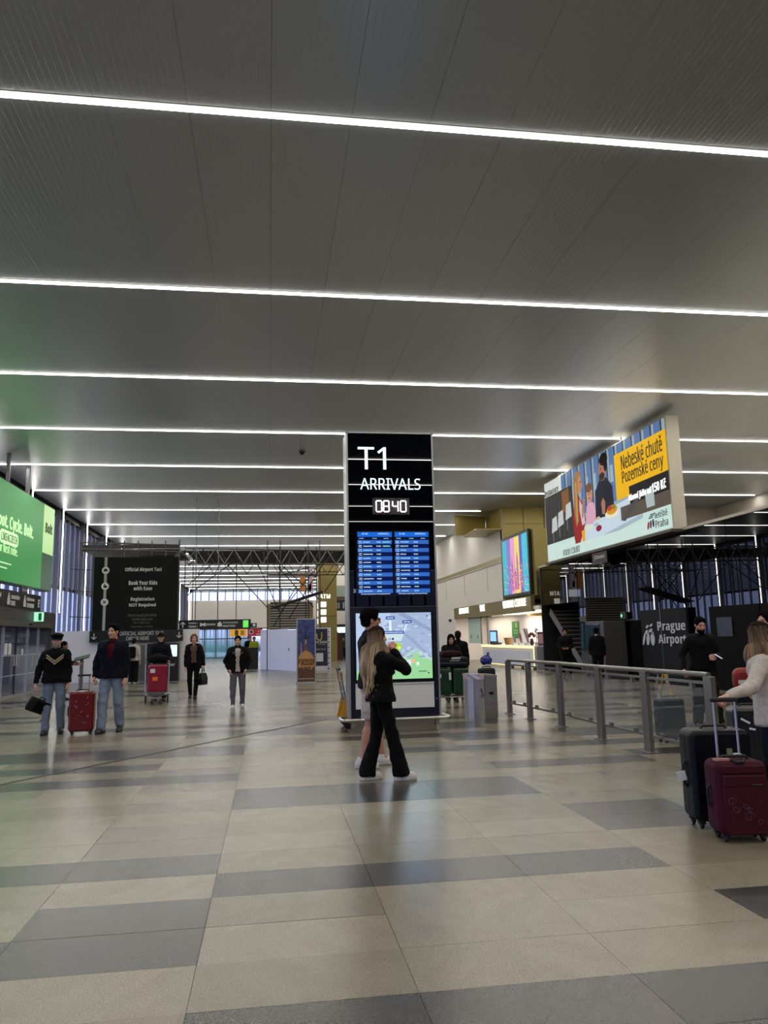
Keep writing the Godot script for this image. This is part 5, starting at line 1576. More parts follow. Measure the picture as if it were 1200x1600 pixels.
# ------------------------------------------------------------------ glass railing
func build_railing() -> void:
	var o := thing("glass_railing", "steel railing with glass panels right of the bin", "railing", Vector3(4.92, 0, 0))
	var st := mat("railing_steel", Color(0.50, 0.48, 0.455), 0.32, 0.75)
	var bright := mat("rail_steel")
	var zs := [-15.32, -14.28, -12.95, -11.26, -9.91, -8.45]
	var xs := [-0.14, -0.07, 0.03, 0.0, 0.06, 0.12]
	for i in 6:
		rp("post", 0.07, 1.05, 0.16, 0.008, 0.006, st, o, at(xs[i], 0.525, zs[i]))
		rp("base_plate", 0.16, 0.24, 0.012, 0.01, 0.003, st, o, Transform3D(Basis(Vector3.RIGHT, PI / 2), Vector3(xs[i], 0.006, zs[i])))
		for k in [-1.0, 1.0]:
			var b := Geo.new()
			b.cyl(Vector3(xs[i] + k * 0.05, 0.0, zs[i] + 0.09), Vector3(xs[i] + k * 0.05, 0.024, zs[i] + 0.09), 0.012, -1, 6)
			put("bolt", b, bright, o)
	var g := Geo.new()
	var pts := []
	for i in 6: pts.append(Vector3(xs[i], 1.065, zs[i]))
	g.tube(pts, 0.032, 10)
	put("handrail", g, st, o)
	for i in 5:
		var a := Vector3(xs[i], 0, zs[i] + 0.1)
		var b := Vector3(xs[i + 1], 0, zs[i + 1] - 0.1)
		var c := (a + b) / 2
		var len := (b - a).length()
		var turn := atan2(-(b - a).z, (b - a).x)
		rp("pane", len - 0.06, 0.66, 0.012, 0.01, 0.0, pane("railing_glass", Color(0.55, 0.6, 0.6), 0.06), o, at(c.x, 0.58, c.z, turn))
		bx("upper_rail", c + Vector3(0, 0.97, 0), Vector3(len, 0.03, 0.03), st, o, Basis(Vector3.UP, turn))
		bx("lower_rail", c + Vector3(0, 0.22, 0), Vector3(len, 0.03, 0.03), st, o, Basis(Vector3.UP, turn))
		for t in [0.2, 0.8]:
			for y in [0.93, 0.25]:
				bx("clamp", a.lerp(b, t) + Vector3(0, y, 0), Vector3(0.06, 0.06, 0.045), st, o, Basis(Vector3.UP, turn))

# ------------------------------------------------------------------ waste bin
func build_bin() -> void:
	var o := thing("waste_bin", "brushed steel waste bin with colourful sticker on its slanted top", "bin", Vector3(3.93, 0, -14.45))
	var st := mat("bin_steel", Color(0.78, 0.76, 0.73), 0.25, 0.9)
	# curved left front, flat right front
	var out := []
	for i in 13:
		var a := PI * 0.5 + PI * 0.62 * i / 12.0
		out.append(Vector2(-0.02 + 0.27 * cos(a) , -0.02 - 0.30 * sin(a)))
	var plan := [Vector2(0.30, 0.16), Vector2(0.02, 0.27), Vector2(-0.08, 0.26), Vector2(-0.17, 0.21), Vector2(-0.25, 0.10), Vector2(-0.28, -0.02), Vector2(-0.26, -0.2), Vector2(-0.1, -0.28), Vector2(0.30, -0.28)]
	var rings := []
	for h in [[0.0, 0.95], [0.05, 0.95], [0.055, 1.0], [0.80, 1.0]]:
		var r := []
		for p in plan: r.append(Vector3(p.x * h[1], h[0], p.y * h[1]))
		rings.append(r)
	var g := Geo.new()
	g.loft(rings, true, true, false)
	put("body", g, st, o)
	var g2 := Geo.new()
	var r0 := []
	var r1 := []
	for p in plan:
		r0.append(Vector3(p.x * 1.03, 0.80, p.y * 1.03)); r1.append(Vector3(p.x * 1.03, 0.825 + (0.03 if p.x < 0.1 else 0.0), p.y * 1.03))
	g2.loft([r0, r1], true, true, false)
	put("lid", g2, mat("bin_lid", Color(0.60, 0.58, 0.56), 0.35, 0.5), o)
	var im := canvas(64, 32, Color(0.75, 0.72, 0.74))
	for i in 8: poly(im, [[i * 14 - 20, 32], [i * 14 - 10, 32], [i * 14 + 14, 0], [i * 14 + 4, 0]], [Color(0.88, 0.66, 0.42), Color(0.66, 0.62, 0.80), Color(0.85, 0.84, 0.86), Color(0.55, 0.60, 0.82)][i % 4])
	var stk := Geo.new()
	var front := [plan[1], plan[2], plan[3], plan[4], plan[5]]
	for i in 4:
		var a: Vector2 = front[i] * 1.045
		var b: Vector2 = front[i + 1] * 1.045
		var nn := Vector3(-(b - a).y, 0, (b - a).x).normalized()
		if nn.z < 0: nn = -nn
		stk.quad(Vector3(a.x, 0.76, a.y), Vector3(b.x, 0.76, b.y), Vector3(b.x, 0.86, b.y), Vector3(a.x, 0.86, a.y), nn)
		for q in [0, 1, 2, 0, 2, 3]: stk.u.append(Vector2((i + (1 if q in [1, 2] else 0)) / 4.0, 0.0 if q >= 2 else 1.0))
	var sm := StandardMaterial3D.new()
	sm.resource_name = "sticker"
	sm.albedo_texture = ImageTexture.create_from_image(im)
	sm.roughness = 0.4
	sm.cull_mode = BaseMaterial3D.CULL_DISABLED
	put("sticker", stk, sm, o)
	var n1 := Vector3(0.11, 0, 0.28).normalized()
	var slot := Transform3D(Basis(Vector3.UP, atan2(n1.x, n1.z)), Vector3(0.17, 0.50, 0.215))
	rp("slot", 0.10, 0.055, 0.012, 0.02, 0.0, mat("slot_black", Color(0.01, 0.01, 0.01), 0.5), o, slot)
	var fig := Geo.new()
	var fx := Transform3D(Basis(Vector3.UP, -0.1), Vector3(-0.03, 0.5, 0.272))
	fig.sphere(fx * Vector3(0, 0.085, 0), Vector3(0.016, 0.016, 0.004), 10, 6)
	fig.box(fx * Vector3(0.01, 0.03, 0), Vector3(0.018, 0.07, 0.006), Basis(Vector3(0, 0, 1), 0.3))
	fig.box(fx * Vector3(0.0, -0.04, 0), Vector3(0.014, 0.07, 0.006), Basis(Vector3(0, 0, 1), -0.1))
	fig.box(fx * Vector3(0.03, -0.03, 0), Vector3(0.01, 0.06, 0.006))
	fig.box(fx * Vector3(-0.015, 0.04, 0), Vector3(0.03, 0.012, 0.006), Basis(Vector3(0, 0, 1), 0.5))
	put("litter_pictogram", fig, mat("slot_black"), o)
	bx("door_seam", Vector3(0.025, 0.43, 0.272), Vector3(0.004, 0.74, 0.006), mat("slot_black"), o)

# ------------------------------------------------------------------ luggage
func wheel(parent: Node, c: Vector3, r: float, w := 0.025) -> void:
	var g := Geo.new()
	g.lathe([Vector2(r * 0.8, -w / 2), Vector2(r, -w / 2 + 0.005), Vector2(r, w / 2 - 0.005), Vector2(r * 0.8, w / 2)], 14, Transform3D(Basis(Vector3(0, 0, 1), PI / 2), c))
	put("wheel", g, mat("wheel_black", Color(0.02, 0.02, 0.02), 0.5), parent)

# suitcase: width along X, depth along Z, front +Z
func suitcase(called: String, label: String, where: Vector3, turn: float, w: float, h: float, d: float, m: Material, ext := 0.0, ribs := 0, tilt := 0.0) -> Node3D:
	var o := thing(called, label, "suitcase", where, turn)
	if tilt != 0.0: o.rotation.x = tilt
	var y0 := 0.055
	var bh := h - y0
	rp("shell", w, bh, d, 0.06, 0.035, m, o, at(0, y0 + bh / 2, 0))
	bx("zip_seam", Vector3(0, y0 + bh / 2, 0), Vector3(w + 0.004, bh - 0.14, 0.012), mat("zip_black", Color(0.02, 0.02, 0.02), 0.6), o)
	for i in ribs:
		var x := -w / 2 + 0.05 + (w - 0.1) * i / maxf(ribs - 1, 1)
		rp("rib", 0.018, bh - 0.12, d + 0.012, 0.008, 0.004, m, o, at(x, y0 + bh / 2, 0))
	for sx in [-1.0, 1.0]:
		for sz in [-1.0, 1.0]:
			wheel(o, Vector3(sx * (w / 2 - 0.06), 0.03, sz * (d / 2 - 0.05)), 0.03)
			bx("wheel_housing", Vector3(sx * (w / 2 - 0.06), 0.055, sz * (d / 2 - 0.05)), Vector3(0.05, 0.035, 0.05), mat("zip_black"), o)
	var g := Geo.new()
	g.tube([Vector3(-0.11, y0 + bh - 0.005, 0), Vector3(-0.09, y0 + bh + 0.022, 0), Vector3(0.09, y0 + bh + 0.022, 0), Vector3(0.11, y0 + bh - 0.005, 0)], 0.011, 8)
	put("carry_handle", g, mat("zip_black"), o)
	g = Geo.new()
	g.tube([Vector3(-w / 2 + 0.005, y0 + bh * 0.35, 0), Vector3(-w / 2 - 0.022, y0 + bh * 0.4, 0), Vector3(-w / 2 - 0.022, y0 + bh * 0.6, 0), Vector3(-w / 2 + 0.005, y0 + bh * 0.65, 0)], 0.011, 8)
	put("side_handle", g, mat("zip_black"), o)
	if ext > 0.0:
		for sx in [-1.0, 1.0]:
			var p := Geo.new()
			p.cyl(Vector3(sx * w * 0.21, h - 0.02, -d / 2 + 0.03), Vector3(sx * w * 0.21, h + ext, -d / 2 + 0.03), 0.011, -1, 8)
			put("handle_tube", p, mat("tube_alu", Color(0.75, 0.75, 0.76), 0.25, 0.9), o)
		rp("grip", w * 0.42 + 0.05, 0.035, 0.035, 0.015, 0.01, mat("zip_black"), o, at(0, h + ext, -d / 2 + 0.03))
	return o

func luggage_trolley(label: String, where: Vector3, turn: float, accent: Material) -> Node3D:
	# front +Z, handle at -Z
	var o := thing("luggage_trolley", label, "trolley", where, turn)
	var st := mat("trolley_steel", Color(0.62, 0.61, 0.59), 0.3, 0.85)
	var g := Geo.new()
	g.tube([Vector3(-0.30, 0.24, -0.42), Vector3(-0.24, 0.24, 0.40), Vector3(-0.18, 0.26, 0.48), Vector3(0.18, 0.26, 0.48), Vector3(0.24, 0.24, 0.40), Vector3(0.30, 0.24, -0.42)], 0.018, 8)
	put("base_frame", g, st, o)
	for i in 5:
		bx("base_slat", Vector3(0, 0.25, -0.3 + 0.16 * i), Vector3(0.5, 0.015, 0.05), st, o)
	for sx in [-1.0, 1.0]:
		var b := Geo.new()
		b.tube([Vector3(sx * 0.28, 0.12, -0.40), Vector3(sx * 0.29, 0.30, -0.44), Vector3(sx * 0.30, 0.95, -0.56), Vector3(sx * 0.28, 1.02, -0.58)], 0.018, 8)
		put("upright", b, st, o)
		wheel(o, Vector3(sx * 0.28, 0.10, -0.42), 0.10, 0.04)
		bx("fork", Vector3(sx * 0.28, 0.16, -0.42), Vector3(0.06, 0.12, 0.05), st, o)
	wheel(o, Vector3(0.10, 0.07, 0.40), 0.07, 0.035)
	wheel(o, Vector3(-0.10, 0.07, 0.40), 0.07, 0.035)
	bx("fork", Vector3(0, 0.17, 0.40), Vector3(0.26, 0.05, 0.06), st, o)
	var h := Geo.new()
	h.cyl(Vector3(-0.31, 1.03, -0.58), Vector3(0.31, 1.03, -0.58), 0.022, -1, 8)
	put("push_handle", h, mat("zip_black"), o)
	for y in [0.45, 0.62, 0.8]:
		var r := Geo.new()
		r.cyl(Vector3(-0.29, y, -0.43 - (y - 0.3) * 0.2), Vector3(0.29, y, -0.43 - (y - 0.3) * 0.2), 0.010, -1, 6)
		put("back_bar", r, st, o)
	rp("front_panel", 0.4, 0.1, 0.02, 0.02, 0.006, accent, o, at(0, 0.27, 0.50))
	rp("handle_panel", 0.44, 0.16, 0.03, 0.02, 0.006, accent, o, at(0, 0.90, -0.53))
	return o

func tag_strip(o: Node, c: Vector3, s: Vector3, b := Basis()) -> void:
	bx("luggage_tag", c, s, mat("paper_white"), o, b)

func build_luggage() -> void:
	# burgundy and navy cases in the right foreground
	var burg := cloth("burgundy_fabric", Color(0.25, 0.04, 0.115), 0.7)
	var b := suitcase("suitcase", "burgundy fabric suitcase with curl pattern and raised handle", Vector3(3.56, 0, -5.72), -0.16, 0.40, 0.59, 0.24, burg, 0.44)
	rp("front_pocket", 0.34, 0.36, 0.03, 0.03, 0.012, burg, b, at(0.01, 0.24, 0.125))
	rp("upper_pocket", 0.33, 0.085, 0.04, 0.012, 0.01, burg, b, at(0.01, 0.45, 0.125))
	rp("top_panel", 0.34, 0.06, 0.02, 0.02, 0.008, burg, b, at(0.01, 0.53, 0.12))
	bx("maker_badge", Vector3(0.10, 0.425, 0.148), Vector3(0.07, 0.006, 0.004), mat("brushed_steel"), b)
	var curls := Geo.new()
	for e in [[-0.10, 0.30, 0.035, 1.0], [-0.075, 0.25, 0.028, -1.0], [0.02, 0.19, 0.04, 1.0], [0.0, 0.27, 0.022, -1.0], [0.10, 0.15, 0.024, 1.0], [0.03, 0.24, 0.02, 1.0]]:
		var pts := []
		for i in 15:
			var a: float = e[3] * i * 0.5
			var r: float = e[2] * (1.0 - i / 20.0)
			pts.append(Vector3(e[0] + r * cos(a), e[1] + r * sin(a), 0.142))
		curls.tube(pts, 0.0028, 5)
	put("embroidery", curls, mat("thread_pink", Color(0.32, 0.17, 0.24), 0.7), b)
	tag_strip(b, Vector3(0.07, 0.60, -0.09), Vector3(0.05, 0.035, 0.04))
	rp("address_card", 0.12, 0.02, 0.05, 0.005, 0.003, mat("card_pink", Color(0.6, 0.42, 0.40), 0.6), b, at(-0.12, 0.595, 0.06))
	var strap := Geo.new()
	strap.tube([Vector3(-0.06, 0.60, 0.08), Vector3(-0.03, 0.585, 0.12), Vector3(0.02, 0.585, 0.12), Vector3(0.05, 0.605, 0.08)], 0.01, 6)
	put("top_strap", strap, mat("zip_black"), b)
	var nv := suitcase("suitcase", "large navy hard suitcase behind the burgundy one", Vector3(3.66, 0, -6.14), -0.16, 0.50, 0.77, 0.28, mat("navy_shell", Color(0.016, 0.022, 0.055), 0.42, 0.0, 0.3))
	rp("badge", 0.045, 0.055, 0.008, 0.004, 0.0, mat("badge_pale", Color(0.55, 0.55, 0.45), 0.4, 0.4), nv, at(0.06, 0.60, 0.142))
	tag_strip(nv, Vector3(-0.30, 0.40, 0.03), Vector3(0.07, 0.075, 0.005), Basis(Vector3(0, 0, 1), 0.2))
	var bk := suitcase("suitcase", "black ribbed suitcase with white tags beside the long-haired woman", Vector3(4.93, 0, -7.55), -0.3, 0.44, 0.79, 0.30, mat("black_shell", Color(0.014, 0.016, 0.026), 0.3), 0.0, 7)
	for e in [[-0.1, 0.66, 0.16], [0.08, 0.62, 0.12], [-0.04, 0.58, 0.1]]:
		tag_strip(bk, Vector3(e[0], e[1], 0.165), Vector3(e[2] * 0.6, 0.02, 0.004), Basis(Vector3(0, 0, 1), e[0] * 5))
	suitcase("suitcase", "dark grey suitcase standing behind the glass railing", Vector3(5.75, 0, -10.75), 0.1, 0.38, 0.62, 0.25, mat("grey_shell", Color(0.05, 0.05, 0.048), 0.5), 0.35)
	# red case pulled by the man in navy jacket
	var rd := suitcase("suitcase", "red film-wrapped suitcase pulled by man in navy jacket", Vector3(-3.26, 0, -14.56), 0.1, 0.42, 0.74, 0.28, mat("red_shell", Color(0.36, 0.012, 0.045), 0.22), 0.27)
	var no := RandomNumberGenerator.new()
	no.seed = 6
	var film := Geo.new()
	for i in 12:
		film.box(Vector3(no.randf_range(-0.1, 0.12), no.randf_range(0.2, 0.65), 0.146), Vector3(no.randf_range(0.02, 0.06), 0.006, 0.003), Basis(Vector3(0, 0, 1), no.randf_range(-1.4, 1.4)))
	put("film_crease", film, mat("film_white", Color(0.62, 0.5, 0.5), 0.2), rd)
	# trolley with pink suitcase
	luggage_trolley("luggage trolley pushed by man in cap, carrying pink case", Vector3(-2.88, 0, -21.0), 0.12, mat("trolley_grey", Color(0.3, 0.3, 0.3), 0.5))
	var pk := thing("suitcase", "film-wrapped pink suitcase standing on the trolley", "suitcase", Vector3(-2.86, 0.275, -20.95), 0.12)
	rp("shell", 0.50, 0.70, 0.32, 0.07, 0.04, mat("pink_shell", Color(0.50, 0.055, 0.17), 0.25), pk, at(0, 0.36, 0))
	bx("zip_seam", Vector3(0, 0.36, 0), Vector3(0.504, 0.56, 0.012), mat("zip_black"), pk)
	rp("orange_label", 0.13, 0.1, 0.006, 0.01, 0.0, mat("label_orange", Color(0.85, 0.42, 0.12), 0.5), pk, at(-0.06, 0.36, 0.164))
	rp("white_label", 0.12, 0.1, 0.006, 0.01, 0.0, mat("paper_white"), pk, at(-0.12, 0.56, 0.164))
	var kh := Geo.new()
	kh.tube([Vector3(-0.1, 0.70, 0), Vector3(-0.08, 0.74, 0), Vector3(0.08, 0.74, 0), Vector3(0.1, 0.70, 0)], 0.012, 6)
	put("carry_handle", kh, mat("zip_black"), pk)
	var db := thing("duffel_bag", "dark bag lying on top of the pink suitcase", "bag", Vector3(-2.86, 1.055, -21.0), 0.12)
	var df := Geo.new()
	df.lathe([Vector2(0.02, -0.24), Vector2(0.08, -0.23), Vector2(0.1, -0.1), Vector2(0.1, 0.1), Vector2(0.08, 0.23), Vector2(0.02, 0.24)], 14, Transform3D(Basis(Vector3(0, 0, 1), PI / 2) , Vector3(0, 0.07, 0)))
	put("body", df, cloth("duffel_black", Color(0.03, 0.03, 0.035)), db)
	var ds := Geo.new()
	ds.tube([Vector3(-0.12, 0.12, 0.06), Vector3(-0.08, 0.2, 0.04), Vector3(0.08, 0.2, 0.04), Vector3(0.12, 0.12, 0.06)], 0.012, 6)
	put("strap", ds, mat("zip_black"), db)
	# trolley behind the totem
	luggage_trolley("luggage trolley with green suitcases behind the totem", Vector3(4.0, 0, -17.2), 1.45, mat("trolley_grey"))
	var gs := mat("green_shell", Color(0.022, 0.19, 0.075), 0.35)
	for i in 2:
		var gsu := thing("suitcase", ["green suitcase nearest the totem on the trolley", "green suitcase next to the bin on the trolley"][i], "suitcase", Vector3(3.80 + 0.38 * i, 0.275, -17.1), 0.05)
		rp("shell", 0.36, 0.58, 0.46, 0.06, 0.04, gs, gsu, at(0, 0.30, 0))
		for k in 4: rp("rib", 0.03, 0.46, 0.02, 0.01, 0.006, gs, gsu, at(-0.12 + 0.08 * k, 0.3, 0.232))
		if i == 0:
			tag_strip(gsu, Vector3(0.12, 0.42, 0.25), Vector3(0.05, 0.16, 0.004))
			rp("dark_label", 0.07, 0.08, 0.004, 0.005, 0.0, mat("banner_navy"), gsu, at(0.0, 0.42, 0.248))
			tag_strip(gsu, Vector3(-0.09, 0.43, 0.247), Vector3(0.03, 0.08, 0.004))
	var sb := thing("soft_suitcase", "dark blue soft suitcase lying across the green cases", "suitcase", Vector3(4.02, 0.875, -17.1), -0.06)
	rp("body", 0.74, 0.22, 0.44, 0.07, 0.05, cloth("blue_grey_fabric", Color(0.055, 0.06, 0.10), 0.6), sb, at(0, 0.115, 0))
	bx("piping", Vector3(0, 0.10, 0.222), Vector3(0.66, 0.02, 0.012), mat("piping_grey", Color(0.25, 0.25, 0.28), 0.5), sb)
	rp("badge", 0.22, 0.025, 0.008, 0.005, 0.0, mat("leaf_grey"), sb, at(0.05, 0.15, 0.222))
	rp("white_label", 0.2, 0.04, 0.008, 0.005, 0.0, mat("leaf_white"), sb, at(0.08, 0.205, 0.212))
	var mb := thing("soft_bag", "dark red soft bag on top of the luggage pile", "bag", Vector3(4.0, 1.102, -17.1), 0.1)
	rp("body", 0.46, 0.13, 0.36, 0.06, 0.04, cloth("maroon_fabric", Color(0.16, 0.035, 0.03), 0.8), mb, at(0, 0.065, 0))
	var ms := Geo.new()
	ms.tube([Vector3(-0.12, 0.11, 0.1), Vector3(-0.06, 0.16, 0.1), Vector3(0.06, 0.16, 0.1), Vector3(0.12, 0.11, 0.1)], 0.01, 6)
	put("strap", ms, mat("zip_black"), mb)
	var bb := thing("plastic_bag", "bright blue crumpled bag on the end of the luggage pile", "bag", Vector3(4.86, 0.875, -17.2), 0.0)
	var f := Fld.new(Vector3(-0.2, -0.05, -0.2), Vector3(0.2, 0.4, 0.2), 0.014)
	f.ell(Vector3(0, 0.12, 0), Vector3(0.13, 0.11, 0.13), 0.03)
	f.cap(Vector3(0, 0.14, 0), Vector3(0.05, 0.27, 0), 0.08, 0.02, 0.04)
	f.below(0.0)
	var nz := FastNoiseLite.new()
	nz.seed = 4; nz.frequency = 12.0
	var bgm := Geo.new()
	bgm.add(f.nets(nz, 0.03), Transform3D())
	put("body", bgm, mat("bag_blue", Color(0.03, 0.13, 0.45), 0.45), bb)
	var kn := Geo.new()
	kn.sphere(Vector3(0.05, 0.28, 0), Vector3(0.03, 0.03, 0.03), 8, 6)
	put("knot", kn, mat("bag_blue"), bb)
	bx("white_edge", Vector3(0.02, 0.03, 0.12), Vector3(0.16, 0.03, 0.02), mat("paper_white"), bb)
	# small shelf under the blue bag: a black cabin case standing on the floor
	var bc := suitcase("suitcase", "small dark cabin case under the blue bag", Vector3(4.86, 0, -17.2), 0.0, 0.36, 0.84, 0.26, mat("cabin_dark", Color(0.03, 0.035, 0.06), 0.4))
	# trolley at the left edge of totem
	var ty := luggage_trolley("empty luggage trolley with yellow panels left of the totem", Vector3(1.80, 0, -14.05), PI / 2, mat("trolley_yellow", Color(0.82, 0.58, 0.05), 0.45))
	for s in [-1.0, 1.0]:
		var gp := Geo.new()
		gp.prism([Vector2(-0.13, 0), Vector2(0.12, 0), Vector2(0.03, 0.36), Vector2(-0.05, 0.36)], 0.03, Transform3D(Basis(Vector3.UP, -PI / 2), Vector3(s * 0.32, 0.16, -0.45)))
		put("side_guard", gp, mat("trolley_yellow"), ty)
	# yellow floor sign behind glass
	var ws := thing("wet_floor_sign", "yellow folding wet floor sign seen through the railing glass", "sign", Vector3(8.4, 0, -15.8), 0.9)
	for s in [-1.0, 1.0]:
		var g := Geo.new()
		g.prism([Vector2(-0.15, 0), Vector2(0.15, 0), Vector2(0.09, 0.72), Vector2(-0.09, 0.72)], 0.02, Transform3D(Basis(Vector3.RIGHT, -s * 0.24), Vector3(0, 0.0, s * 0.18)))
		put("leaf_panel", g, mat("sign_yellow", Color(0.80, 0.62, 0.10), 0.5), ws)
	bx("hinge", Vector3(0, 0.71, 0), Vector3(0.2, 0.03, 0.05), mat("sign_yellow"), ws)
	# red rounded bag at the right
	suitcase("suitcase", "black suitcase carrying the small red backpack", Vector3(6.25, 0, -9.6), -0.3, 0.40, 0.74, 0.28, mat("black_shell"))
	var rb := thing("red_backpack", "small red backpack with white band behind woman in white", "bag", Vector3(6.25, 0.775, -9.6), -0.3)
	rp("pack", 0.28, 0.3, 0.2, 0.1, 0.06, mat("pack_red", Color(0.50, 0.015, 0.03), 0.6), rb, at(-0.02, 0.15, 0))
	bx("white_band", Vector3(-0.02, 0.12, 0.10), Vector3(0.2, 0.05, 0.01), mat("paper_white"), rb)
	# bags in hands
	var lb := thing("laptop_bag", "black laptop bag carried by man in chevron sweater", "bag", Vector3(-4.10, 0.40, -14.70), 0.25)
	lb.rotation = Vector3(0.5, 0.3, -0.45)
	rp("body", 0.36, 0.25, 0.09, 0.03, 0.02, cloth("laptop_black", Color(0.022, 0.022, 0.024)), lb, at(0, 0.125, 0))
	rp("grey_flap", 0.12, 0.24, 0.095, 0.02, 0.01, cloth("laptop_grey", Color(0.14, 0.14, 0.13)), lb, at(-0.12, 0.127, 0))
	var lg := Geo.new()
	lg.tube([Vector3(-0.06, 0.24, 0), Vector3(-0.04, 0.30, 0), Vector3(0.04, 0.30, 0), Vector3(0.06, 0.24, 0)], 0.01, 6)
	put("handle", lg, mat("zip_black"), lb)
	lg = Geo.new()
	lg.tube([Vector3(0.17, 0.05, 0), Vector3(0.2, -0.05, 0.02), Vector3(0.17, -0.12, 0.02)], 0.012, 6)
	put("loose_strap", lg, mat("zip_black"), lb)
	var hb := thing("tote_bag", "black tote bag carried by the woman in dark blazer", "bag", Vector3(-1.80, 0.38, -22.05), 1.2)
	var tg := Geo.new()
	tg.loft([
		[Vector3(-0.17, 0, -0.05), Vector3(0.17, 0, -0.05), Vector3(0.17, 0, 0.05), Vector3(-0.17, 0, 0.05)],
		[Vector3(-0.19, 0.16, -0.06), Vector3(0.19, 0.16, -0.06), Vector3(0.19, 0.16, 0.06), Vector3(-0.19, 0.16, 0.06)],
		[Vector3(-0.15, 0.32, -0.02), Vector3(0.15, 0.32, -0.02), Vector3(0.15, 0.32, 0.02), Vector3(-0.15, 0.32, 0.02)]], true, true, false)
	put("body", tg, cloth("tote_black", Color(0.015, 0.015, 0.016), 0.6), hb)
	for s in [-1.0, 1.0]:
		var q := Geo.new()
		q.tube([Vector3(-0.08, 0.30, s * 0.02), Vector3(-0.05, 0.45, 0), Vector3(0.0, 0.50, 0), Vector3(0.05, 0.45, 0), Vector3(0.08, 0.30, s * 0.02)], 0.008, 6)
		put("strap", q, mat("zip_black"), hb)

# ------------------------------------------------------------------ people
func make_templates() -> void:
	# head: origin at mid-head, face towards +Z
	var f := Fld.new(Vector3(-0.11, -0.24, -0.14), Vector3(0.11, 0.14, 0.14), 0.0052)
	f.ell(Vector3(0, 0.03, -0.015), Vector3(0.074, 0.085, 0.093), 0.02)
	f.ell(Vector3(0, -0.03, 0.022), Vector3(0.060, 0.083, 0.066), 0.025)
	f.ell(Vector3(0, -0.075, 0.030), Vector3(0.046, 0.036, 0.050), 0.02)
	f.ell(Vector3(0, -0.100, 0.064), Vector3(0.020, 0.016, 0.018), 0.02)
	f.ell(Vector3(0, 0.024, 0.070), Vector3(0.050, 0.013, 0.017), 0.015)
	for s in [-1.0, 1.0]:
		f.ell(Vector3(s * 0.036, -0.028, 0.058), Vector3(0.024, 0.022, 0.024), 0.02)
		f.ell(Vector3(s * 0.030, 0.003, 0.094), Vector3(0.019, 0.012, 0.014), 0.008, true)
		f.ell(Vector3(s * 0.030, 0.003, 0.072), Vector3(0.013, 0.011, 0.012), 0.004)
		f.ell(Vector3(s * 0.077, -0.010, -0.006), Vector3(0.009, 0.030, 0.018), 0.006)
	f.cap(Vector3(0, 0.010, 0.084), Vector3(0, -0.028, 0.103), 0.008, 0.013, 0.012)
	f.cap(Vector3(-0.012, -0.032, 0.090), Vector3(0.012, -0.032, 0.090), 0.008, 0.008, 0.008)
	f.cap(Vector3(-0.016, -0.055, 0.083), Vector3(0.016, -0.055, 0.083), 0.005, 0.005, 0.006)
	f.cap(Vector3(-0.014, -0.067, 0.083), Vector3(0.014, -0.067, 0.083), 0.006, 0.006, 0.006)
	f.cap(Vector3(0, -0.06, -0.015), Vector3(0, -0.20, -0.035), 0.050, 0.056, 0.03)
	var m := f.nets(null, 0.0, 2)
	hand_mesh["head"] = m
	# hands (left): wrist at the origin, fingers towards -Y, thumb towards +Z, palm faces -X
	for kind in ["relax", "grip"]:
		var h := Fld.new(Vector3(-0.10, -0.22, -0.07), Vector3(0.04, 0.03, 0.09), 0.0048)
		h.cap(Vector3(0, 0.01, 0), Vector3(0, -0.035, 0), 0.024, 0.026, 0.01)
		for q in 4:
			var z := -0.030 + 0.020 * q
			h.cap(Vector3(0, -0.03, z * 0.7), Vector3(0, -0.088, z), 0.015, 0.011, 0.012)
			var ln: float = [0.8, 0.95, 1.0, 0.92][q]
			var a := Vector3(0, -0.09, z)
			var ang: float = 0.25 if kind == "relax" else 1.15
			var total := ang * 0.6
			for seg in 3:
				var d := Vector3(-sin(total), -cos(total), 0.0)
				var b: Vector3 = a + d * [0.040, 0.026, 0.020][seg] * ln
				h.cap(a, b, 0.0098 - 0.0007 * seg, 0.0092 - 0.0008 * seg, 0.003)
				a = b
				total += ang
		var t0 := Vector3(-0.008, -0.03, 0.020)
		var t1 := Vector3(-0.018, -0.062, 0.046)
		var t2 := t1 + (Vector3(-0.006, -0.032, 0.008) if kind == "relax" else Vector3(-0.030, -0.018, -0.006))
		var t3 := t2 + (Vector3(-0.006, -0.024, 0.0) if kind == "relax" else Vector3(-0.018, -0.008, -0.014))
		h.cap(t0, t1, 0.014, 0.012, 0.010)
		h.cap(t1, t2, 0.0115, 0.0105, 0.004)
		h.cap(t2, t3, 0.0105, 0.009, 0.003)
		hand_mesh[kind] = h.nets(null, 0.0, 1)
	# shoe: origin under the ankle, toe towards +Z
	var up := Fld.new(Vector3(-0.08, -0.02, -0.12), Vector3(0.08, 0.16, 0.24), 0.007)
	up.cap(Vector3(0, 0.045, -0.045), Vector3(0, 0.04, 0.12), 0.044, 0.044, 0.03)
	up.cap(Vector3(0, 0.04, 0.12), Vector3(0.0, 0.032, 0.155), 0.044, 0.034, 0.03)
	up.cap(Vector3(0, 0.05, -0.02), Vector3(0, 0.105, -0.015), 0.046, 0.044, 0.03)
	up.above(0.115)
	up.below(0.012)
	var so := Fld.new(Vector3(-0.08, -0.02, -0.13), Vector3(0.08, 0.07, 0.24), 0.007)
	so.cap(Vector3(0, 0.02, -0.045), Vector3(0, 0.02, 0.06), 0.048, 0.046, 0.02)
	so.cap(Vector3(0, 0.02, 0.06), Vector3(0, 0.02, 0.15), 0.049, 0.042, 0.02)
	so.below(0.0)
	so.above(0.028)
	shoe_mesh = [up.nets(), so.nets()]

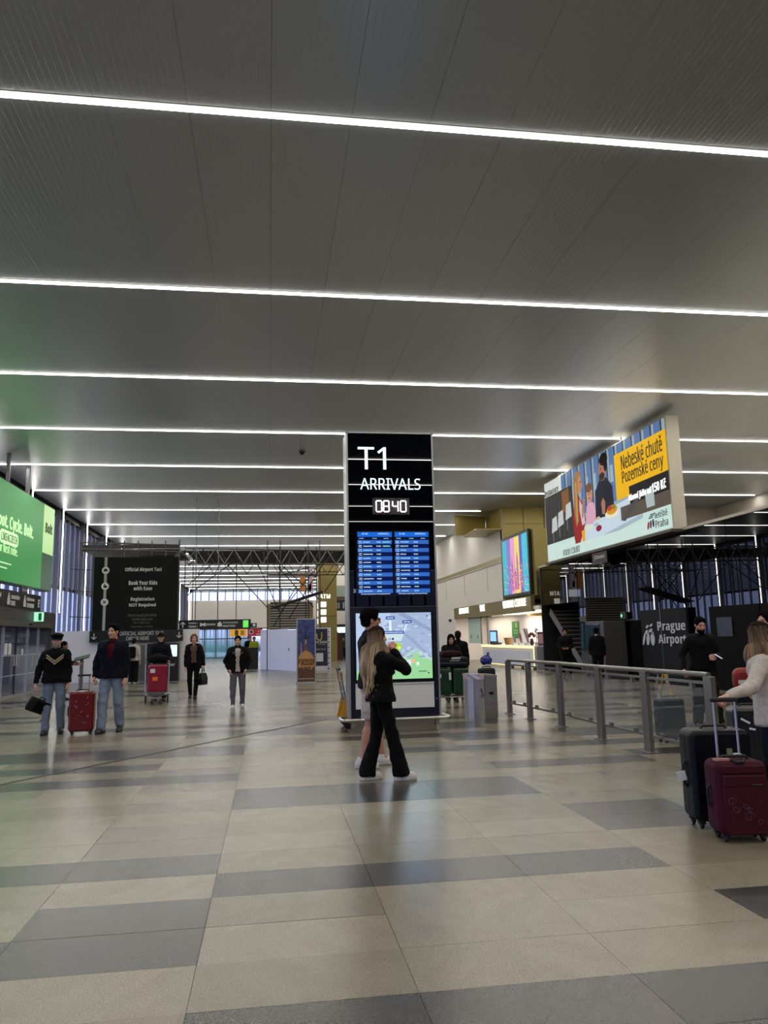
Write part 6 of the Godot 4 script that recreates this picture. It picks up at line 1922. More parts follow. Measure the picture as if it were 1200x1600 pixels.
var lean_basis := Basis()
var lean_drop := 0.0
func bent(v: Vector3) -> Vector3:   # a point of the upright trunk in the pose
	return Vector3(0, 0.95 - lean_drop, 0) + lean_basis * (v - Vector3(0, 0.95, 0))

# P: joints in the person's own axes (facing +Z, left is +X), for a body 1.75 m tall
func person(label: String, where: Vector3, turn: float, height: float, P: Dictionary) -> Node3D:
	var o := thing("person", label, "person", where, turn)
	var k := height / 1.75
	var cell: float = P.get("cell", 0.014)
	var lean: float = P.get("lean", 0.0)
	var wide: float = P.get("wide", 1.0)
	var drop: float = P.get("drop", 0.0)
	var tb := Basis(Vector3.UP, P.get("twist", 0.0)) * Basis(Vector3.RIGHT, lean) * Basis(Vector3(0, 0, 1), P.get("roll", 0.0))
	lean_basis = tb
	lean_drop = drop
	var J := {}
	for e in [["hipL", Vector3(0.09, 0.92, 0)], ["kneeL", Vector3(0.10, 0.49, 0.02)], ["ankL", Vector3(0.10, 0.085, -0.02)]]:
		J[e[0]] = P.get(e[0], e[1])
		var r: String = e[0].left(-1) + "R"
		J[r] = P.get(r, (e[1] as Vector3) * Vector3(-1, 1, 1))
	J.hipL.y -= drop
	J.hipR.y -= drop
	for e in [["shL", Vector3(0.18 * wide, 1.40, -0.01)], ["elL", Vector3(0.222 * wide, 1.14, -0.03)], ["wrL", Vector3(0.235 * wide, 0.88, 0.04)]]:
		var r: String = e[0].left(-1) + "R"
		J[e[0]] = bent(P.get(e[0], e[1]))
		J[r] = bent(P.get(r, (e[1] as Vector3) * Vector3(-1, 1, 1)))
	var lo := Vector3(-0.5, -0.03, -0.55)
	var hi := Vector3(0.5, 1.62, 0.6)
	# limits that fit this pose
	lo = Vector3(9, 9, 9)
	hi = -lo
	for j in J:
		lo = lo.min(J[j]); hi = hi.max(J[j])
	lo = lo.min(bent(Vector3(-0.2, 0.8, -0.12))); hi = hi.max(bent(Vector3(0.2, 1.55, 0.12)))
	lo -= Vector3(0.2, 0.12, 0.2); hi += Vector3(0.2, 0.14, 0.2)
	# ---- body
	var f := Fld.new(lo, hi, cell * 1.15)
	for s in ["L", "R"]:
		f.cap(J["hip" + s], J["knee" + s], 0.078, 0.052, 0.03)
		f.cap(J["knee" + s], J["ank" + s], 0.052, 0.036, 0.02)
		f.cap(J["knee" + s] * 0.75 + J["ank" + s] * 0.25 + Vector3(0, 0, -0.012), J["knee" + s] * 0.55 + J["ank" + s] * 0.45 + Vector3(0, 0, -0.01), 0.052, 0.048, 0.03)
		f.cap(J["ank" + s], J["ank" + s] + Vector3(0, -0.04, 0.05), 0.036, 0.034, 0.02)
		f.cap(J["sh" + s], J["el" + s], 0.046, 0.038, 0.03)
		f.cap(J["el" + s], J["wr" + s], 0.038, 0.026, 0.02)
	torso(f, -0.022, wide)
	f.cap(bent(Vector3(0, 1.44, -0.02)), bent(Vector3(0, 1.55, -0.01)), 0.056, 0.05, 0.03)
	var body := Geo.new()
	var bm := f.nets(null, 0.0, 1)
	body.add(bm, Transform3D())
	var hy: Vector2 = P.get("head", Vector2.ZERO)
	var hb := tb * Basis(Vector3.UP, hy.x) * Basis(Vector3.RIGHT, hy.y)
	var hc: Vector3 = bent(Vector3(0, 1.635, 0.012) + P.get("headoff", Vector3.ZERO))
	var hx := Transform3D(hb, hc)
	body.add(hand_mesh["head"], hx)
	for s in ["L", "R"]:
		var fd: Vector3 = P.get("fing" + s, (J["wr" + s] - J["el" + s])).normalized()
		var th: Vector3 = P.get("thumb" + s, Vector3(0, 0, 1))
		th = (th - fd * th.dot(fd)).normalized()
		var y := -fd
		var x := y.cross(th)
		var bs := Basis(x, y, th)
		if s == "R": bs = Basis(-x, y, th)
		body.add(hand_mesh[P.get("hand" + s, "relax")], Transform3D(bs, J["wr" + s]))
	var skin := mat("skin_" + str(P.get("skin", Color(0.74, 0.56, 0.47))), P.get("skin", Color(0.74, 0.56, 0.47)), 0.55)
	skin.vertex_color_use_as_albedo = true
	skin.subsurf_scatter_enabled = true
	skin.subsurf_scatter_strength = 0.05
	var parts := [put("body", body, skin, o)]
	# ---- clothes
	var folds := FastNoiseLite.new()
	folds.seed = P.get("seed", 1)
	folds.frequency = 7.0
	folds.fractal_octaves = 2
	var bt: Dictionary = P.get("bottom", {})
	if bt:
		var e: float = bt.get("ease", 0.012)
		var b := Fld.new(lo, Vector3(hi.x, maxf(1.15, bent(Vector3(0, 1.12, 0)).y + 0.06), hi.z), cell)
		b.cap(J.hipL + Vector3(-0.02, 0.05, 0), J.hipR + Vector3(0.02, 0.05, 0), 0.105 + e * 0.5, 0.105 + e * 0.5, 0.04)
		b.cap(bent(Vector3(0.065, 1.06, 0)), bent(Vector3(-0.065, 1.06, 0)), 0.092 + e * 0.5, 0.092 + e * 0.5, 0.05)
		var full: float = bt.get("len", 1.0)
		for s in ["L", "R"]:
			b.cap(J["hip" + s], J["knee" + s], 0.086 + e, 0.058 + e * bt.get("knee", 1.5), 0.03)
			if bt.has("seat"): b.cap(J["hip" + s] + Vector3(0, 0.0, -0.035), J["hip" + s] * 0.75 + J["knee" + s] * 0.25, 0.085 + bt.seat, 0.08, 0.04)
			if full > 0.6:
				b.cap(J["knee" + s], J["ank" + s], 0.058 + e * bt.get("knee", 1.5), bt.get("hem", 0.06), 0.02)
		for s in ["L", "R"]:
			if full <= 0.6:
				pass
		b.below(bt.get("cut", 0.035))
		b.above(bent(Vector3(0, bt.get("waist", 1.04), 0)).y)
		var g := Geo.new()
		g.add(b.nets(folds, bt.get("fold", 0.012)), Transform3D())
		parts.append(put(bt.get("name", "trousers"), g, bt.mat, o))
	for key in ["inner", "top"]:
		var tp: Dictionary = P.get(key, {})
		if not tp: continue
		var e: float = tp.get("ease", 0.015)
		var c := Fld.new(Vector3(lo.x, minf(tp.get("hem", 0.93) - 0.12, lo.y + 9.0), lo.z), hi, cell)
		torso(c, e, wide)
		var hem: float = tp.get("hem", 0.93)
		if hem < 0.92:
			c.cap(bent(Vector3(0.085, hem, 0)), bent(Vector3(-0.085, hem, 0)), 0.112 + e, 0.112 + e, 0.05)
		if key == "top":
			var sl: float = tp.get("sleeve", 1.0)
			for s in ["L", "R"]:
				c.cap(J["sh" + s], J["el" + s], 0.047 + e * 0.7, 0.041 + e * 0.7, 0.03)
				if sl > 0.5: c.cap(J["el" + s], J["el" + s].lerp(J["wr" + s], 0.93), 0.041 + e * 0.7, 0.030 + e * 0.5, 0.02)
		if tp.has("collar"):
			c.cap(bent(Vector3(0.0, 1.46, -0.02)), bent(Vector3(0, 1.46 + tp.collar, -0.015)), 0.066 + e * 0.4, 0.064 + e * 0.3, 0.03)
		if tp.has("hood"):
			c.cap(bent(Vector3(0.06, 1.46, -0.10)), bent(Vector3(-0.06, 1.46, -0.10)), 0.06, 0.06, 0.03)
		if tp.has("open"):   # parted in front
			c.cap(bent(Vector3(0, 1.52, 0.13)), bent(Vector3(0, 1.25, 0.17)), tp.open * 1.3, tp.open, 0.02, true)
			c.cap(bent(Vector3(0, 1.25, 0.17)), bent(Vector3(0, 0.75, 0.17)), tp.open, tp.open * tp.get("widen", 1.0), 0.02, true)
		if tp.has("vee"):   # unzipped at the chest
			c.cap(bent(Vector3(0, 1.60, 0.12)), bent(Vector3(0, 1.10, 0.185)), tp.vee, tp.vee * 0.45, 0.02, true)
		if tp.has("neck"):
			c.ell(bent(Vector3(0, 1.54, 0.06)), Vector3(0.075, tp.neck, 0.09), 0.01, true)
		c.below(bent(Vector3(0, hem, 0)).y)
		var g := Geo.new()
		folds.seed += 3
		g.add(c.nets(folds, tp.get("fold", 0.012)), Transform3D())
		parts.append(put(tp.get("name", "shirt"), g, tp.mat, o))
	# ---- shoes
	for s in ["L", "R"]:
		var sh := Geo.new()
		var a: Vector3 = J["ank" + s]
		var sx := Transform3D(Basis(Vector3.UP, P.get("toe" + s, 0.12 if s == "L" else -0.12)) * Basis(Vector3.RIGHT, P.get("pitch" + s, 0.0)), a + Vector3(0, -0.085, 0))
		sh.add(shoe_mesh[0], sx)
		var up := put("shoe", sh, P.get("shoe", mat("shoe_black", Color(0.02, 0.02, 0.022), 0.4)), o)
		parts.append(up)
		var sl := Geo.new()
		sl.add(shoe_mesh[1], sx)
		put("sole", sl, P.get("sole", mat("sole_black", Color(0.03, 0.03, 0.03), 0.7)), up)
	# ---- hair, caps, beards
	var hair: Dictionary = P.get("hair", {})
	var strands := FastNoiseLite.new()
	strands.seed = P.get("seed", 1)
	strands.frequency = 38.0
	if hair:
		var hcell: float = hair.get("cell", 0.008)
		var g := Geo.new()
		var h := Fld.new(Vector3(-0.14, -0.16, -0.16), Vector3(0.14, 0.17, 0.15), hcell)
		var th: float = hair.get("thick", 0.012)
		h.ell(Vector3(0, 0.036 + th * 0.4, -0.018), Vector3(0.076 + th, 0.086 + th, 0.095 + th), 0.01)
		if hair.get("back", true): h.ell(Vector3(0, -0.02, -0.055), Vector3(0.066 + th * 0.6, 0.075, 0.055 + th * 0.6), 0.02)
		if hair.has("quiff"): h.ell(Vector3(0, 0.105, 0.035), Vector3(0.058, hair.quiff, 0.06), 0.02)
		if hair.has("bob"):
			for s in [-1.0, 1.0]: h.cap(Vector3(s * 0.078, 0.04, 0.01), Vector3(s * 0.082, -hair.bob, 0.015), 0.026, 0.022, 0.02)
			h.cap(Vector3(0, -0.02, -0.07), Vector3(0, -hair.bob, -0.06), 0.06, 0.055, 0.03)
		h.ell(Vector3(0, -0.035, 0.098), Vector3(0.074, 0.118 if not hair.has("fringe") else 0.085, 0.088), 0.008, true)
		if not hair.has("bob") and not hair.has("long"):
			for s in [-1.0, 1.0]: h.ell(Vector3(s * 0.095, -0.035, 0.01), Vector3(0.04, 0.055, 0.045), 0.01, true)
			h.below(-0.075)
		g.add(h.nets(strands, 0.014), hx)
		parts.append(put("hair", g, hair.mat, o))
		if hair.has("long"):
			parts.append(put("hair", locks(hair, hx, tb), hair.get("lock", hair.mat), o))
	var cp: Dictionary = P.get("cap", {})
	if cp:
		var g := Geo.new()
		var h := Fld.new(Vector3(-0.15, -0.05, -0.16), Vector3(0.15, 0.2, 0.24), 0.008)
		h.ell(Vector3(0, 0.045, -0.015), Vector3(0.094, cp.get("tall", 0.10), 0.112), 0.01)
		if cp.has("flat"): h.ell(Vector3(0, 0.10, 0.0), Vector3(0.115, 0.045, 0.135), 0.03)
		h.below(0.032)
		h.ell(Vector3(0, 0.04, 0.10), Vector3(0.07, 0.010, 0.075), 0.012)
		g.add(h.nets(), hx)
		parts.append(put("cap", g, cp.mat, o))
	var bd: Dictionary = P.get("beard", {})
	if bd:
		var g := Geo.new()
		var h := Fld.new(Vector3(-0.1, -0.17, -0.05), Vector3(0.1, 0.02, 0.13), 0.007)
		h.ell(Vector3(0, -0.075, 0.030), Vector3(0.060, 0.058, 0.068), 0.01)
		if bd.has("full"): h.ell(Vector3(0, -0.105, 0.05), Vector3(0.045, 0.045, 0.05), 0.02)
		h.ell(Vector3(0, -0.015, 0.085), Vector3(0.05, 0.035, 0.05), 0.008, true)
		h.ell(Vector3(0, -0.060, 0.105), Vector3(0.020, 0.010, 0.03), 0.004, true)
		for s in [-1.0, 1.0]: h.ell(Vector3(s * 0.045, -0.035, 0.07), Vector3(0.024, 0.03, 0.04), 0.008, true)
		g.add(h.nets(folds, 0.004), hx)
		parts.append(put("beard", g, bd.mat, o))
	if P.has("glasses"):
		var g := Geo.new()
		for s in [-1.0, 1.0]:
			g.rprism(0.052, 0.036, 0.008, 0.012, 0.002, hx * Transform3D(Basis(Vector3.UP, s * 0.25), Vector3(s * 0.031, 0.004, 0.103)))
			g.tube([hx * Vector3(s * 0.055, 0.01, 0.096), hx * Vector3(s * 0.080, 0.008, 0.05), hx * Vector3(s * 0.084, 0.002, -0.005)], 0.0045, 6)
		g.tube([hx * Vector3(-0.012, 0.012, 0.106), hx * Vector3(0.012, 0.012, 0.106)], 0.003, 6)
		parts.append(put("sunglasses", g, mat("sunglasses_black", Color(0.015, 0.012, 0.012), 0.15), o))
	for p in parts: p.scale = Vector3.ONE * k
	o.set_meta("_k", k)
	for ex in P.get("extras", []):   # [name, geo in body axes, material]
		var q := put(ex[0], ex[1], ex[2], o)
		q.scale = Vector3.ONE * k
	return o

func torso(f: Fld, e: float, w: float) -> void:
	f.cap(bent(Vector3(0.10 * w, 1.355, 0)), bent(Vector3(-0.10 * w, 1.355, 0)), 0.102 + e, 0.102 + e, 0.05)
	f.cap(bent(Vector3(0.105 * w, 1.34, 0)), bent(Vector3(0.075 * w, 1.08, 0)), 0.095 + e, 0.088 + e, 0.05)
	f.cap(bent(Vector3(-0.105 * w, 1.34, 0)), bent(Vector3(-0.075 * w, 1.08, 0)), 0.095 + e, 0.088 + e, 0.05)
	f.cap(bent(Vector3(0, 1.30, 0.01)), bent(Vector3(0, 1.05, 0.012)), 0.10 + e, 0.095 + e, 0.05)
	f.cap(bent(Vector3(0.085, 0.95, 0)), bent(Vector3(-0.085, 0.95, 0)), 0.105 + e, 0.105 + e, 0.06)
	for s in [-1.0, 1.0]:
		f.cap(bent(Vector3(s * 0.03, 1.452, -0.02)), bent(Vector3(s * 0.165 * w, 1.405, -0.012)), 0.040 + e * 0.5, 0.048 + e * 0.6, 0.04)

# long wavy hair: many tapering locks that follow the head and fall down the back
func locks(hair: Dictionary, hx: Transform3D, tb: Basis) -> Geo:
	var g := Geo.new()
	var rng := RandomNumberGenerator.new()
	rng.seed = hair.get("seed", 9)
	var len: float = hair.long
	var n: int = hair.get("count", 70)
	for i in n:
		var a := lerpf(-1.95, 1.95, (i + 0.5) / n) + rng.randf_range(-0.05, 0.05)   # round the back of the head
		var rad := Vector3(sin(a) * 0.088, 0.0, -cos(a) * 0.105 - 0.012)
		var pts := []
		var r := []
		var root := rng.randf_range(0.02, 0.10)
		var w := rng.randf_range(0.8, 1.15) * len
		var ph := rng.randf() * TAU
		var out := rng.randf_range(0.0, hair.get("spread", 0.03))
		var wave: float = hair.get("wave", 0.012)
		pts.append(hx * Vector3(rad.x * 0.6, 0.105, rad.z * 0.55)); r.append(0.010)
		pts.append(hx * Vector3(rad.x * 0.98, root * 0.8, rad.z * 0.98)); r.append(0.014)
		var p0: Vector3 = hx * Vector3(rad.x * 1.03, -0.05, rad.z * 1.02)
		pts.append(p0); r.append(0.016)
		var away: Vector3 = (hx.basis * Vector3(rad.x * 0.5, 0, rad.z)).normalized()
		for s in 9:
			var t := (s + 1) / 9.0
			var q := p0 + Vector3(0, -w * t, 0) + away * (out + 0.045 * sin(PI * minf(t * 1.3, 1.0))) * 1.0
			q += Vector3(cos(ph + t * 9.0), 0, sin(ph + t * 9.0)) * wave * t
			pts.append(q); r.append(lerpf(0.0165, 0.004, t * t))
		var before := g.v.size()
		g.tube(pts, r, 6)
		var tone := rng.randf_range(0.35, 1.2)
		for j in range(before, g.v.size()):
			var fall := clampf((p0.y + 0.08 - g.v[j].y) / (len * 0.55), 0.0, 1.0)
			var c: Color = (hair.get("root", Color(1, 1, 1)) as Color).lerp(hair.get("tip", Color(1, 1, 1)), fall) * tone
			g.c.append(Color(minf(c.r, 1), minf(c.g, 1), minf(c.b, 1)))
	return g

func phone_geo(c: Vector3, b: Basis) -> Geo:
	var g := Geo.new()
	g.rprism(0.075, 0.15, 0.009, 0.012, 0.003, Transform3D(b, c))
	return g

func build_people() -> void:
	make_templates()
	var jeans := cloth("denim_blue", Color(0.44, 0.49, 0.55))
	var jeans2 := cloth("denim_pale", Color(0.48, 0.53, 0.59))
	var black := cloth("cloth_black", Color(0.012, 0.012, 0.014))
	var white := cloth("cloth_white", Color(0.74, 0.70, 0.66))
	var navy := cloth("cloth_navy", Color(0.03, 0.042, 0.10))
	var dark_hair := mat("hair_dark", Color(0.030, 0.022, 0.018), 0.75, 0.0, 0.15)
	var brown_hair := mat("hair_brown", Color(0.12, 0.075, 0.045), 0.7, 0.0, 0.2)
	var lockm := mat("hair_locks", Color(1, 1, 1), 0.55, 0.0, 0.25)
	lockm.vertex_color_use_as_albedo = true
	var shoe_white := mat("shoe_white", Color(0.78, 0.76, 0.75), 0.5)
	var sole_white := mat("sole_white", Color(0.72, 0.71, 0.70), 0.6)

	# woman in black, seen from behind and the side, hand raised to her face
	person("woman in black with long fair hair raising a hand to her face", Vector3(1.25, 0, -8.85), 1.80, 1.69, {
		"cell": 0.011, "wide": 0.90, "seed": 11, "skin": Color(0.76, 0.57, 0.48),
		"hipL": Vector3(0.08, 0.92, 0), "hipR": Vector3(-0.08, 0.92, 0.0),
		"kneeL": Vector3(0.09, 0.49, -0.03), "ankL": Vector3(0.09, 0.085, -0.15), "kneeR": Vector3(-0.08, 0.50, 0.11), "ankR": Vector3(-0.10, 0.085, 0.20),
		"toeL": 0.05, "toeR": -0.1, "lean": -0.03, "headoff": Vector3(0, -0.01, -0.01),
		"elR": Vector3(-0.21, 1.25, 0.25), "wrR": Vector3(-0.06, 1.47, 0.17), "handR": "grip", "thumbR": Vector3(0.6, 0.2, -0.7), "fingR": Vector3(0.5, 0.8, -0.1),
		"elL": Vector3(0.22, 1.22, 0.22), "wrL": Vector3(0.07, 1.45, 0.19), "handL": "grip", "thumbL": Vector3(-0.6, 0.2, -0.7), "fingL": Vector3(-0.5, 0.8, -0.1),
		"top": {"name": "hoodie", "mat": black, "ease": 0.030, "hem": 0.89, "collar": 0.02, "hood": true, "fold": 0.016},
		"bottom": {"name": "flared_trousers", "mat": black, "ease": 0.010, "hem": 0.098, "knee": 1.2, "cut": 0.045, "fold": 0.012},
		"shoe": shoe_white, "sole": sole_white,
		"hair": {"mat": brown_hair, "cell": 0.006, "thick": 0.014, "long": 0.56, "count": 150, "wave": 0.026, "spread": 0.06, "seed": 21, "lock": lockm, "root": Color(0.075, 0.045, 0.026), "tip": Color(0.55, 0.40, 0.25)},
	})
	# tall man behind her in profile
	person("tall man in white shorts and dark sunglasses beside the totem", Vector3(1.27, 0, -9.80), 1.62, 1.92, {
		"cell": 0.012, "seed": 12, "skin": Color(0.70, 0.50, 0.41),
		"kneeL": Vector3(0.09, 0.50, 0.06), "ankL": Vector3(0.10, 0.085, 0.14), "kneeR": Vector3(-0.09, 0.49, -0.04), "ankR": Vector3(-0.09, 0.085, -0.13), "toeR": -0.5,
		"top": {"name": "dark_t_shirt", "mat": cloth("cloth_charcoal", Color(0.03, 0.03, 0.035)), "ease": 0.03, "hem": 0.86, "sleeve": 0.4, "collar": 0.01},
		"bottom": {"name": "shorts", "mat": white, "ease": 0.03, "len": 0.5, "cut": 0.53, "knee": 1.6, "fold": 0.02},
		"shoe": shoe_white, "sole": sole_white, "glasses": true,
		
		"hair": {"mat": dark_hair, "cell": 0.006, "thick": 0.018, "quiff": 0.035},
	})
	# man with chevron sweater
	var chev := Geo.new()
	for band in [[0.0, 0.024], [0.045, 0.02]]:
		for s in [-1.0, 1.0]:
			var a := Vector3(0, 1.275 - band[0], 0.148)
			var b := Vector3(s * 0.135, 1.385 - band[0], 0.132)
			var d := (b - a).normalized()
			chev.box((a + b) / 2 + Vector3(0, 0, 0.006), Vector3((b - a).length() + 0.02, band[1], 0.04), Basis(d, Vector3(0, 0, 1).cross(d).normalized(), d.cross(Vector3(0, 0, 1).cross(d).normalized())))
	person("man in black chevron sweater, flat cap and blue jeans walking", Vector3(-3.80, 0, -14.80), 0.12, 1.74, {
		"seed": 13, "wide": 0.96,
		"kneeL": Vector3(0.115, 0.49, 0.05), "ankL": Vector3(0.125, 0.10, -0.02), "kneeR": Vector3(-0.11, 0.50, 0.06), "ankR": Vector3(-0.115, 0.085, 0.10),
		"elR": Vector3(-0.28, 1.15, -0.02), "wrR": Vector3(-0.31, 0.88, 0.06), "handR": "grip",
		"top": {"name": "sweater", "mat": black, "ease": 0.035, "hem": 0.90, "collar": 0.015, "fold": 0.02},
		"bottom": {"name": "jeans", "mat": jeans, "ease": 0.012, "hem": 0.068, "cut": 0.03, "fold": 0.016},
		"hair": {"mat": mat("hair_grey", Color(0.22, 0.20, 0.18), 0.6), "thick": 0.008},
		"cap": {"mat": black, "flat": true}, "beard": {"mat": mat("beard_grey", Color(0.42, 0.38, 0.33), 0.8), "full": true},
		"extras": [["chevron", chev, cloth("chevron_cream", Color(0.66, 0.60, 0.48))]],
	})
	# man in navy jacket
	person("tall man in navy jacket, red shirt and jeans pulling a case", Vector3(-2.80, 0, -14.70), -0.10, 1.90, {
		"seed": 14, "wide": 1.0,
		"kneeL": Vector3(0.115, 0.49, 0.0), "ankL": Vector3(0.12, 0.11, -0.12), "pitchL": 0.25, "kneeR": Vector3(-0.105, 0.50, 0.10), "ankR": Vector3(-0.10, 0.085, 0.14),
		"elR": Vector3(-0.26, 1.14, -0.05), "wrR": Vector3(-0.27, 0.90, 0.05), "handR": "grip",
		"head": Vector2(-0.35, 0.05),
		"inner": {"name": "red_shirt", "mat": cloth("cloth_red", Color(0.30, 0.02, 0.035)), "ease": 0.012, "hem": 0.95, "collar": 0.03},
		"top": {"name": "jacket", "mat": navy, "ease": 0.030, "hem": 0.87, "vee": 0.085, "fold": 0.016},
		"bottom": {"name": "jeans", "mat": jeans2, "ease": 0.013, "hem": 0.072, "cut": 0.03, "fold": 0.016},
		"hair": {"mat": dark_hair, "thick": 0.008, "quiff": 0.018},
	})
	# person using the form stand
	person("person in dark clothes at the slim stand near the partition", Vector3(-5.75, 0, -23.2), 1.4, 1.62, {
		"cell": 0.018, "seed": 15, "skin": Color(0.52, 0.35, 0.27),
		"elL": Vector3(0.22, 1.12, 0.12), "wrL": Vector3(0.18, 1.08, 0.36), "elR": Vector3(-0.22, 1.12, 0.12), "wrR": Vector3(-0.18, 1.08, 0.36),
		"top": {"name": "jacket", "mat": cloth("cloth_charcoal"), "ease": 0.035, "hem": 0.86},
		"bottom": {"mat": black, "ease": 0.015, "hem": 0.07}, "hair": {"mat": dark_hair, "thick": 0.012}})
	# backpacker at the partition
	var pack := Geo.new()
	pack.rprism(0.32, 0.46, 0.18, 0.09, 0.05, at(0, 1.22, -0.22))
	person("person in white top with dark backpack facing the partition", Vector3(-5.20, 0, -31.4), 2.9, 1.70, {
		"cell": 0.020, "seed": 16, "top": {"name": "white_top", "mat": white, "ease": 0.035, "hem": 0.88, "collar": 0.01},
		"bottom": {"mat": cloth("cloth_darkblue", Color(0.03, 0.035, 0.055)), "ease": 0.025, "hem": 0.09}, "hair": {"mat": brown_hair, "thick": 0.015},
		"shoe": shoe_white, "sole": sole_white, "extras": [["backpack", pack, cloth("pack_green", Color(0.03, 0.055, 0.045))]]})
	# man pushing the trolley
	person("man in dark jacket and cap pushing the pink-case trolley", Vector3(-2.95, 0, -22.1), 0.1, 1.80, {
		"cell": 0.016, "seed": 17, "lean": 0.05,
		"elL": Vector3(0.26, 1.12, 0.08), "wrL": Vector3(0.24, 1.02, 0.34), "elR": Vector3(-0.26, 1.12, 0.08), "wrR": Vector3(-0.24, 1.02, 0.34), "handL": "grip", "handR": "grip",
		"kneeL": Vector3(0.1, 0.5, 0.08), "ankL": Vector3(0.1, 0.085, 0.1), "ankR": Vector3(-0.1, 0.085, -0.1),
		"top": {"name": "jacket", "mat": navy, "ease": 0.030, "hem": 0.86, "collar": 0.05},
		"bottom": {"mat": black, "ease": 0.02, "hem": 0.075}, "hair": {"mat": dark_hair, "thick": 0.006}, "cap": {"mat": black}})
	# woman in blazer
	person("woman in dark blazer and beige top walking with a tote", Vector3(-2.07, 0, -22.2), 0.1, 1.75, {
		"cell": 0.016, "seed": 18, "wide": 0.92, "skin": Color(0.78, 0.59, 0.50),
		"kneeL": Vector3(0.08, 0.5, 0.08), "ankL": Vector3(0.05, 0.085, 0.12), "ankR": Vector3(-0.07, 0.10, -0.08),
		"elL": Vector3(0.24, 1.14, -0.02), "wrL": Vector3(0.27, 0.90, 0.03), "handL": "grip",
		"inner": {"name": "beige_top", "mat": cloth("cloth_beige", Color(0.36, 0.29, 0.24)), "ease": 0.012, "hem": 0.98, "neck": 0.09},
		"top": {"name": "blazer", "mat": cloth("cloth_charcoal"), "ease": 0.030, "hem": 0.82, "open": 0.085, "widen": 1.1},
		"bottom": {"name": "slim_trousers", "mat": cloth("cloth_graphite", Color(0.035, 0.032, 0.033)), "ease": 0.006, "hem": 0.05, "cut": 0.07, "fold": 0.008},
		"hair": {"mat": mat("hair_fair", Color(0.34, 0.20, 0.10), 0.5), "thick": 0.014, "bob": 0.075}})
	# man in black jacket and grey joggers
	var patch := Geo.new()
	for s in [-1.0, 1.0]:
		patch.box(Vector3(s * 0.105, 1.36, 0.135), Vector3(0.05, 0.016, 0.04)); patch.box(Vector3(s * 0.105, 1.33, 0.138), Vector3(0.05, 0.010, 0.04))
	person("young man in black jacket, white shirt and grey joggers walking", Vector3(-0.74, 0, -18.85), 0.05, 1.66, {
		"cell": 0.015, "seed": 19, "wide": 1.02,
		"kneeL": Vector3(0.12, 0.49, 0.06), "ankL": Vector3(0.12, 0.10, -0.02), "kneeR": Vector3(-0.115, 0.49, 0.07), "ankR": Vector3(-0.11, 0.085, 0.12),
		"elL": Vector3(0.29, 1.14, -0.05), "wrL": Vector3(0.21, 0.94, 0.10), "elR": Vector3(-0.29, 1.14, -0.05), "wrR": Vector3(-0.21, 0.94, 0.10),
		"inner": {"name": "white_shirt", "mat": white, "ease": 0.018, "hem": 0.88, "collar": 0.01},
		"top": {"name": "jacket", "mat": black, "ease": 0.034, "hem": 0.86, "collar": 0.05, "open": 0.065, "widen": 1.0, "fold": 0.016},
		"bottom": {"name": "joggers", "mat": cloth("cloth_grey", Color(0.38, 0.38, 0.39)), "ease": 0.012, "hem": 0.05, "cut": 0.07, "fold": 0.018},
		"shoe": shoe_white, "sole": sole_white, "hair": {"mat": dark_hair, "thick": 0.010, "quiff": 0.02},
		"extras": [["chest_patch", patch, mat("patch_grey", Color(0.42, 0.42, 0.44), 0.6)]]})
	# far people
	person("person in yellow safety vest behind the black podium", Vector3(-0.85, 0, -44.6), 0.3, 1.72, {"cell": 0.024, "seed": 20,
		"top": {"name": "safety_vest", "mat": cloth("cloth_yellow", Color(0.62, 0.66, 0.12)), "ease": 0.04, "hem": 0.88, "sleeve": 0.4}, "bottom": {"mat": black, "hem": 0.07}, "hair": {"mat": dark_hair}})
	person("person in black far back near the red shop sign", Vector3(-1.35, 0, -52.0), 0.2, 1.75, {"cell": 0.024, "seed": 21,
		"top": {"name": "coat", "mat": black, "ease": 0.030, "hem": 0.80}, "bottom": {"mat": black, "hem": 0.07}, "hair": {"mat": dark_hair}})
	person("small far person in pale top before the lobby glass", Vector3(-5.4, 0, -60.0), 0.6, 1.70, {"cell": 0.026, "seed": 22,
		"top": {"name": "shirt", "mat": cloth("cloth_pink", Color(0.55, 0.42, 0.42)), "ease": 0.03, "hem": 0.88}, "bottom": {"mat": black, "hem": 0.07}, "hair": {"mat": brown_hair}})
	person("person in green shirt in the dark gallery opening", Vector3(5.35, 0, -56.6), -0.4, 1.62, {"cell": 0.024, "seed": 23,
		"top": {"name": "green_shirt", "mat": cloth("cloth_green", Color(0.22, 0.30, 0.10)), "ease": 0.03, "hem": 0.88, "sleeve": 0.4}, "bottom": {"mat": black, "hem": 0.07}, "hair": {"mat": dark_hair}})
	# two people behind the trolley by the bin
	person("dark-haired woman in dark coat leaning over the luggage pile", Vector3(4.35, 0, -18.5), -0.1, 1.60, {"cell": 0.016, "seed": 24, "lean": 0.22,
		"elL": Vector3(0.24, 1.16, 0.1), "wrL": Vector3(0.16, 1.02, 0.32), "elR": Vector3(-0.24, 1.16, 0.1), "wrR": Vector3(-0.16, 1.02, 0.32), "handL": "grip", "handR": "grip",
		"top": {"name": "coat", "mat": cloth("cloth_inkblue", Color(0.018, 0.02, 0.035)), "ease": 0.030, "hem": 0.80, "collar": 0.03},
		"bottom": {"mat": black, "hem": 0.07}, "hair": {"mat": dark_hair, "thick": 0.018, "bob": 0.17}})
	person("person in black coat behind the woman at luggage pile", Vector3(4.72, 0, -19.2), 2.7, 1.68, {"cell": 0.018, "seed": 25,
		"top": {"name": "coat", "mat": black, "ease": 0.034, "hem": 0.80, "collar": 0.04}, "bottom": {"mat": black, "hem": 0.07}, "hair": {"mat": brown_hair, "thick": 0.006}})
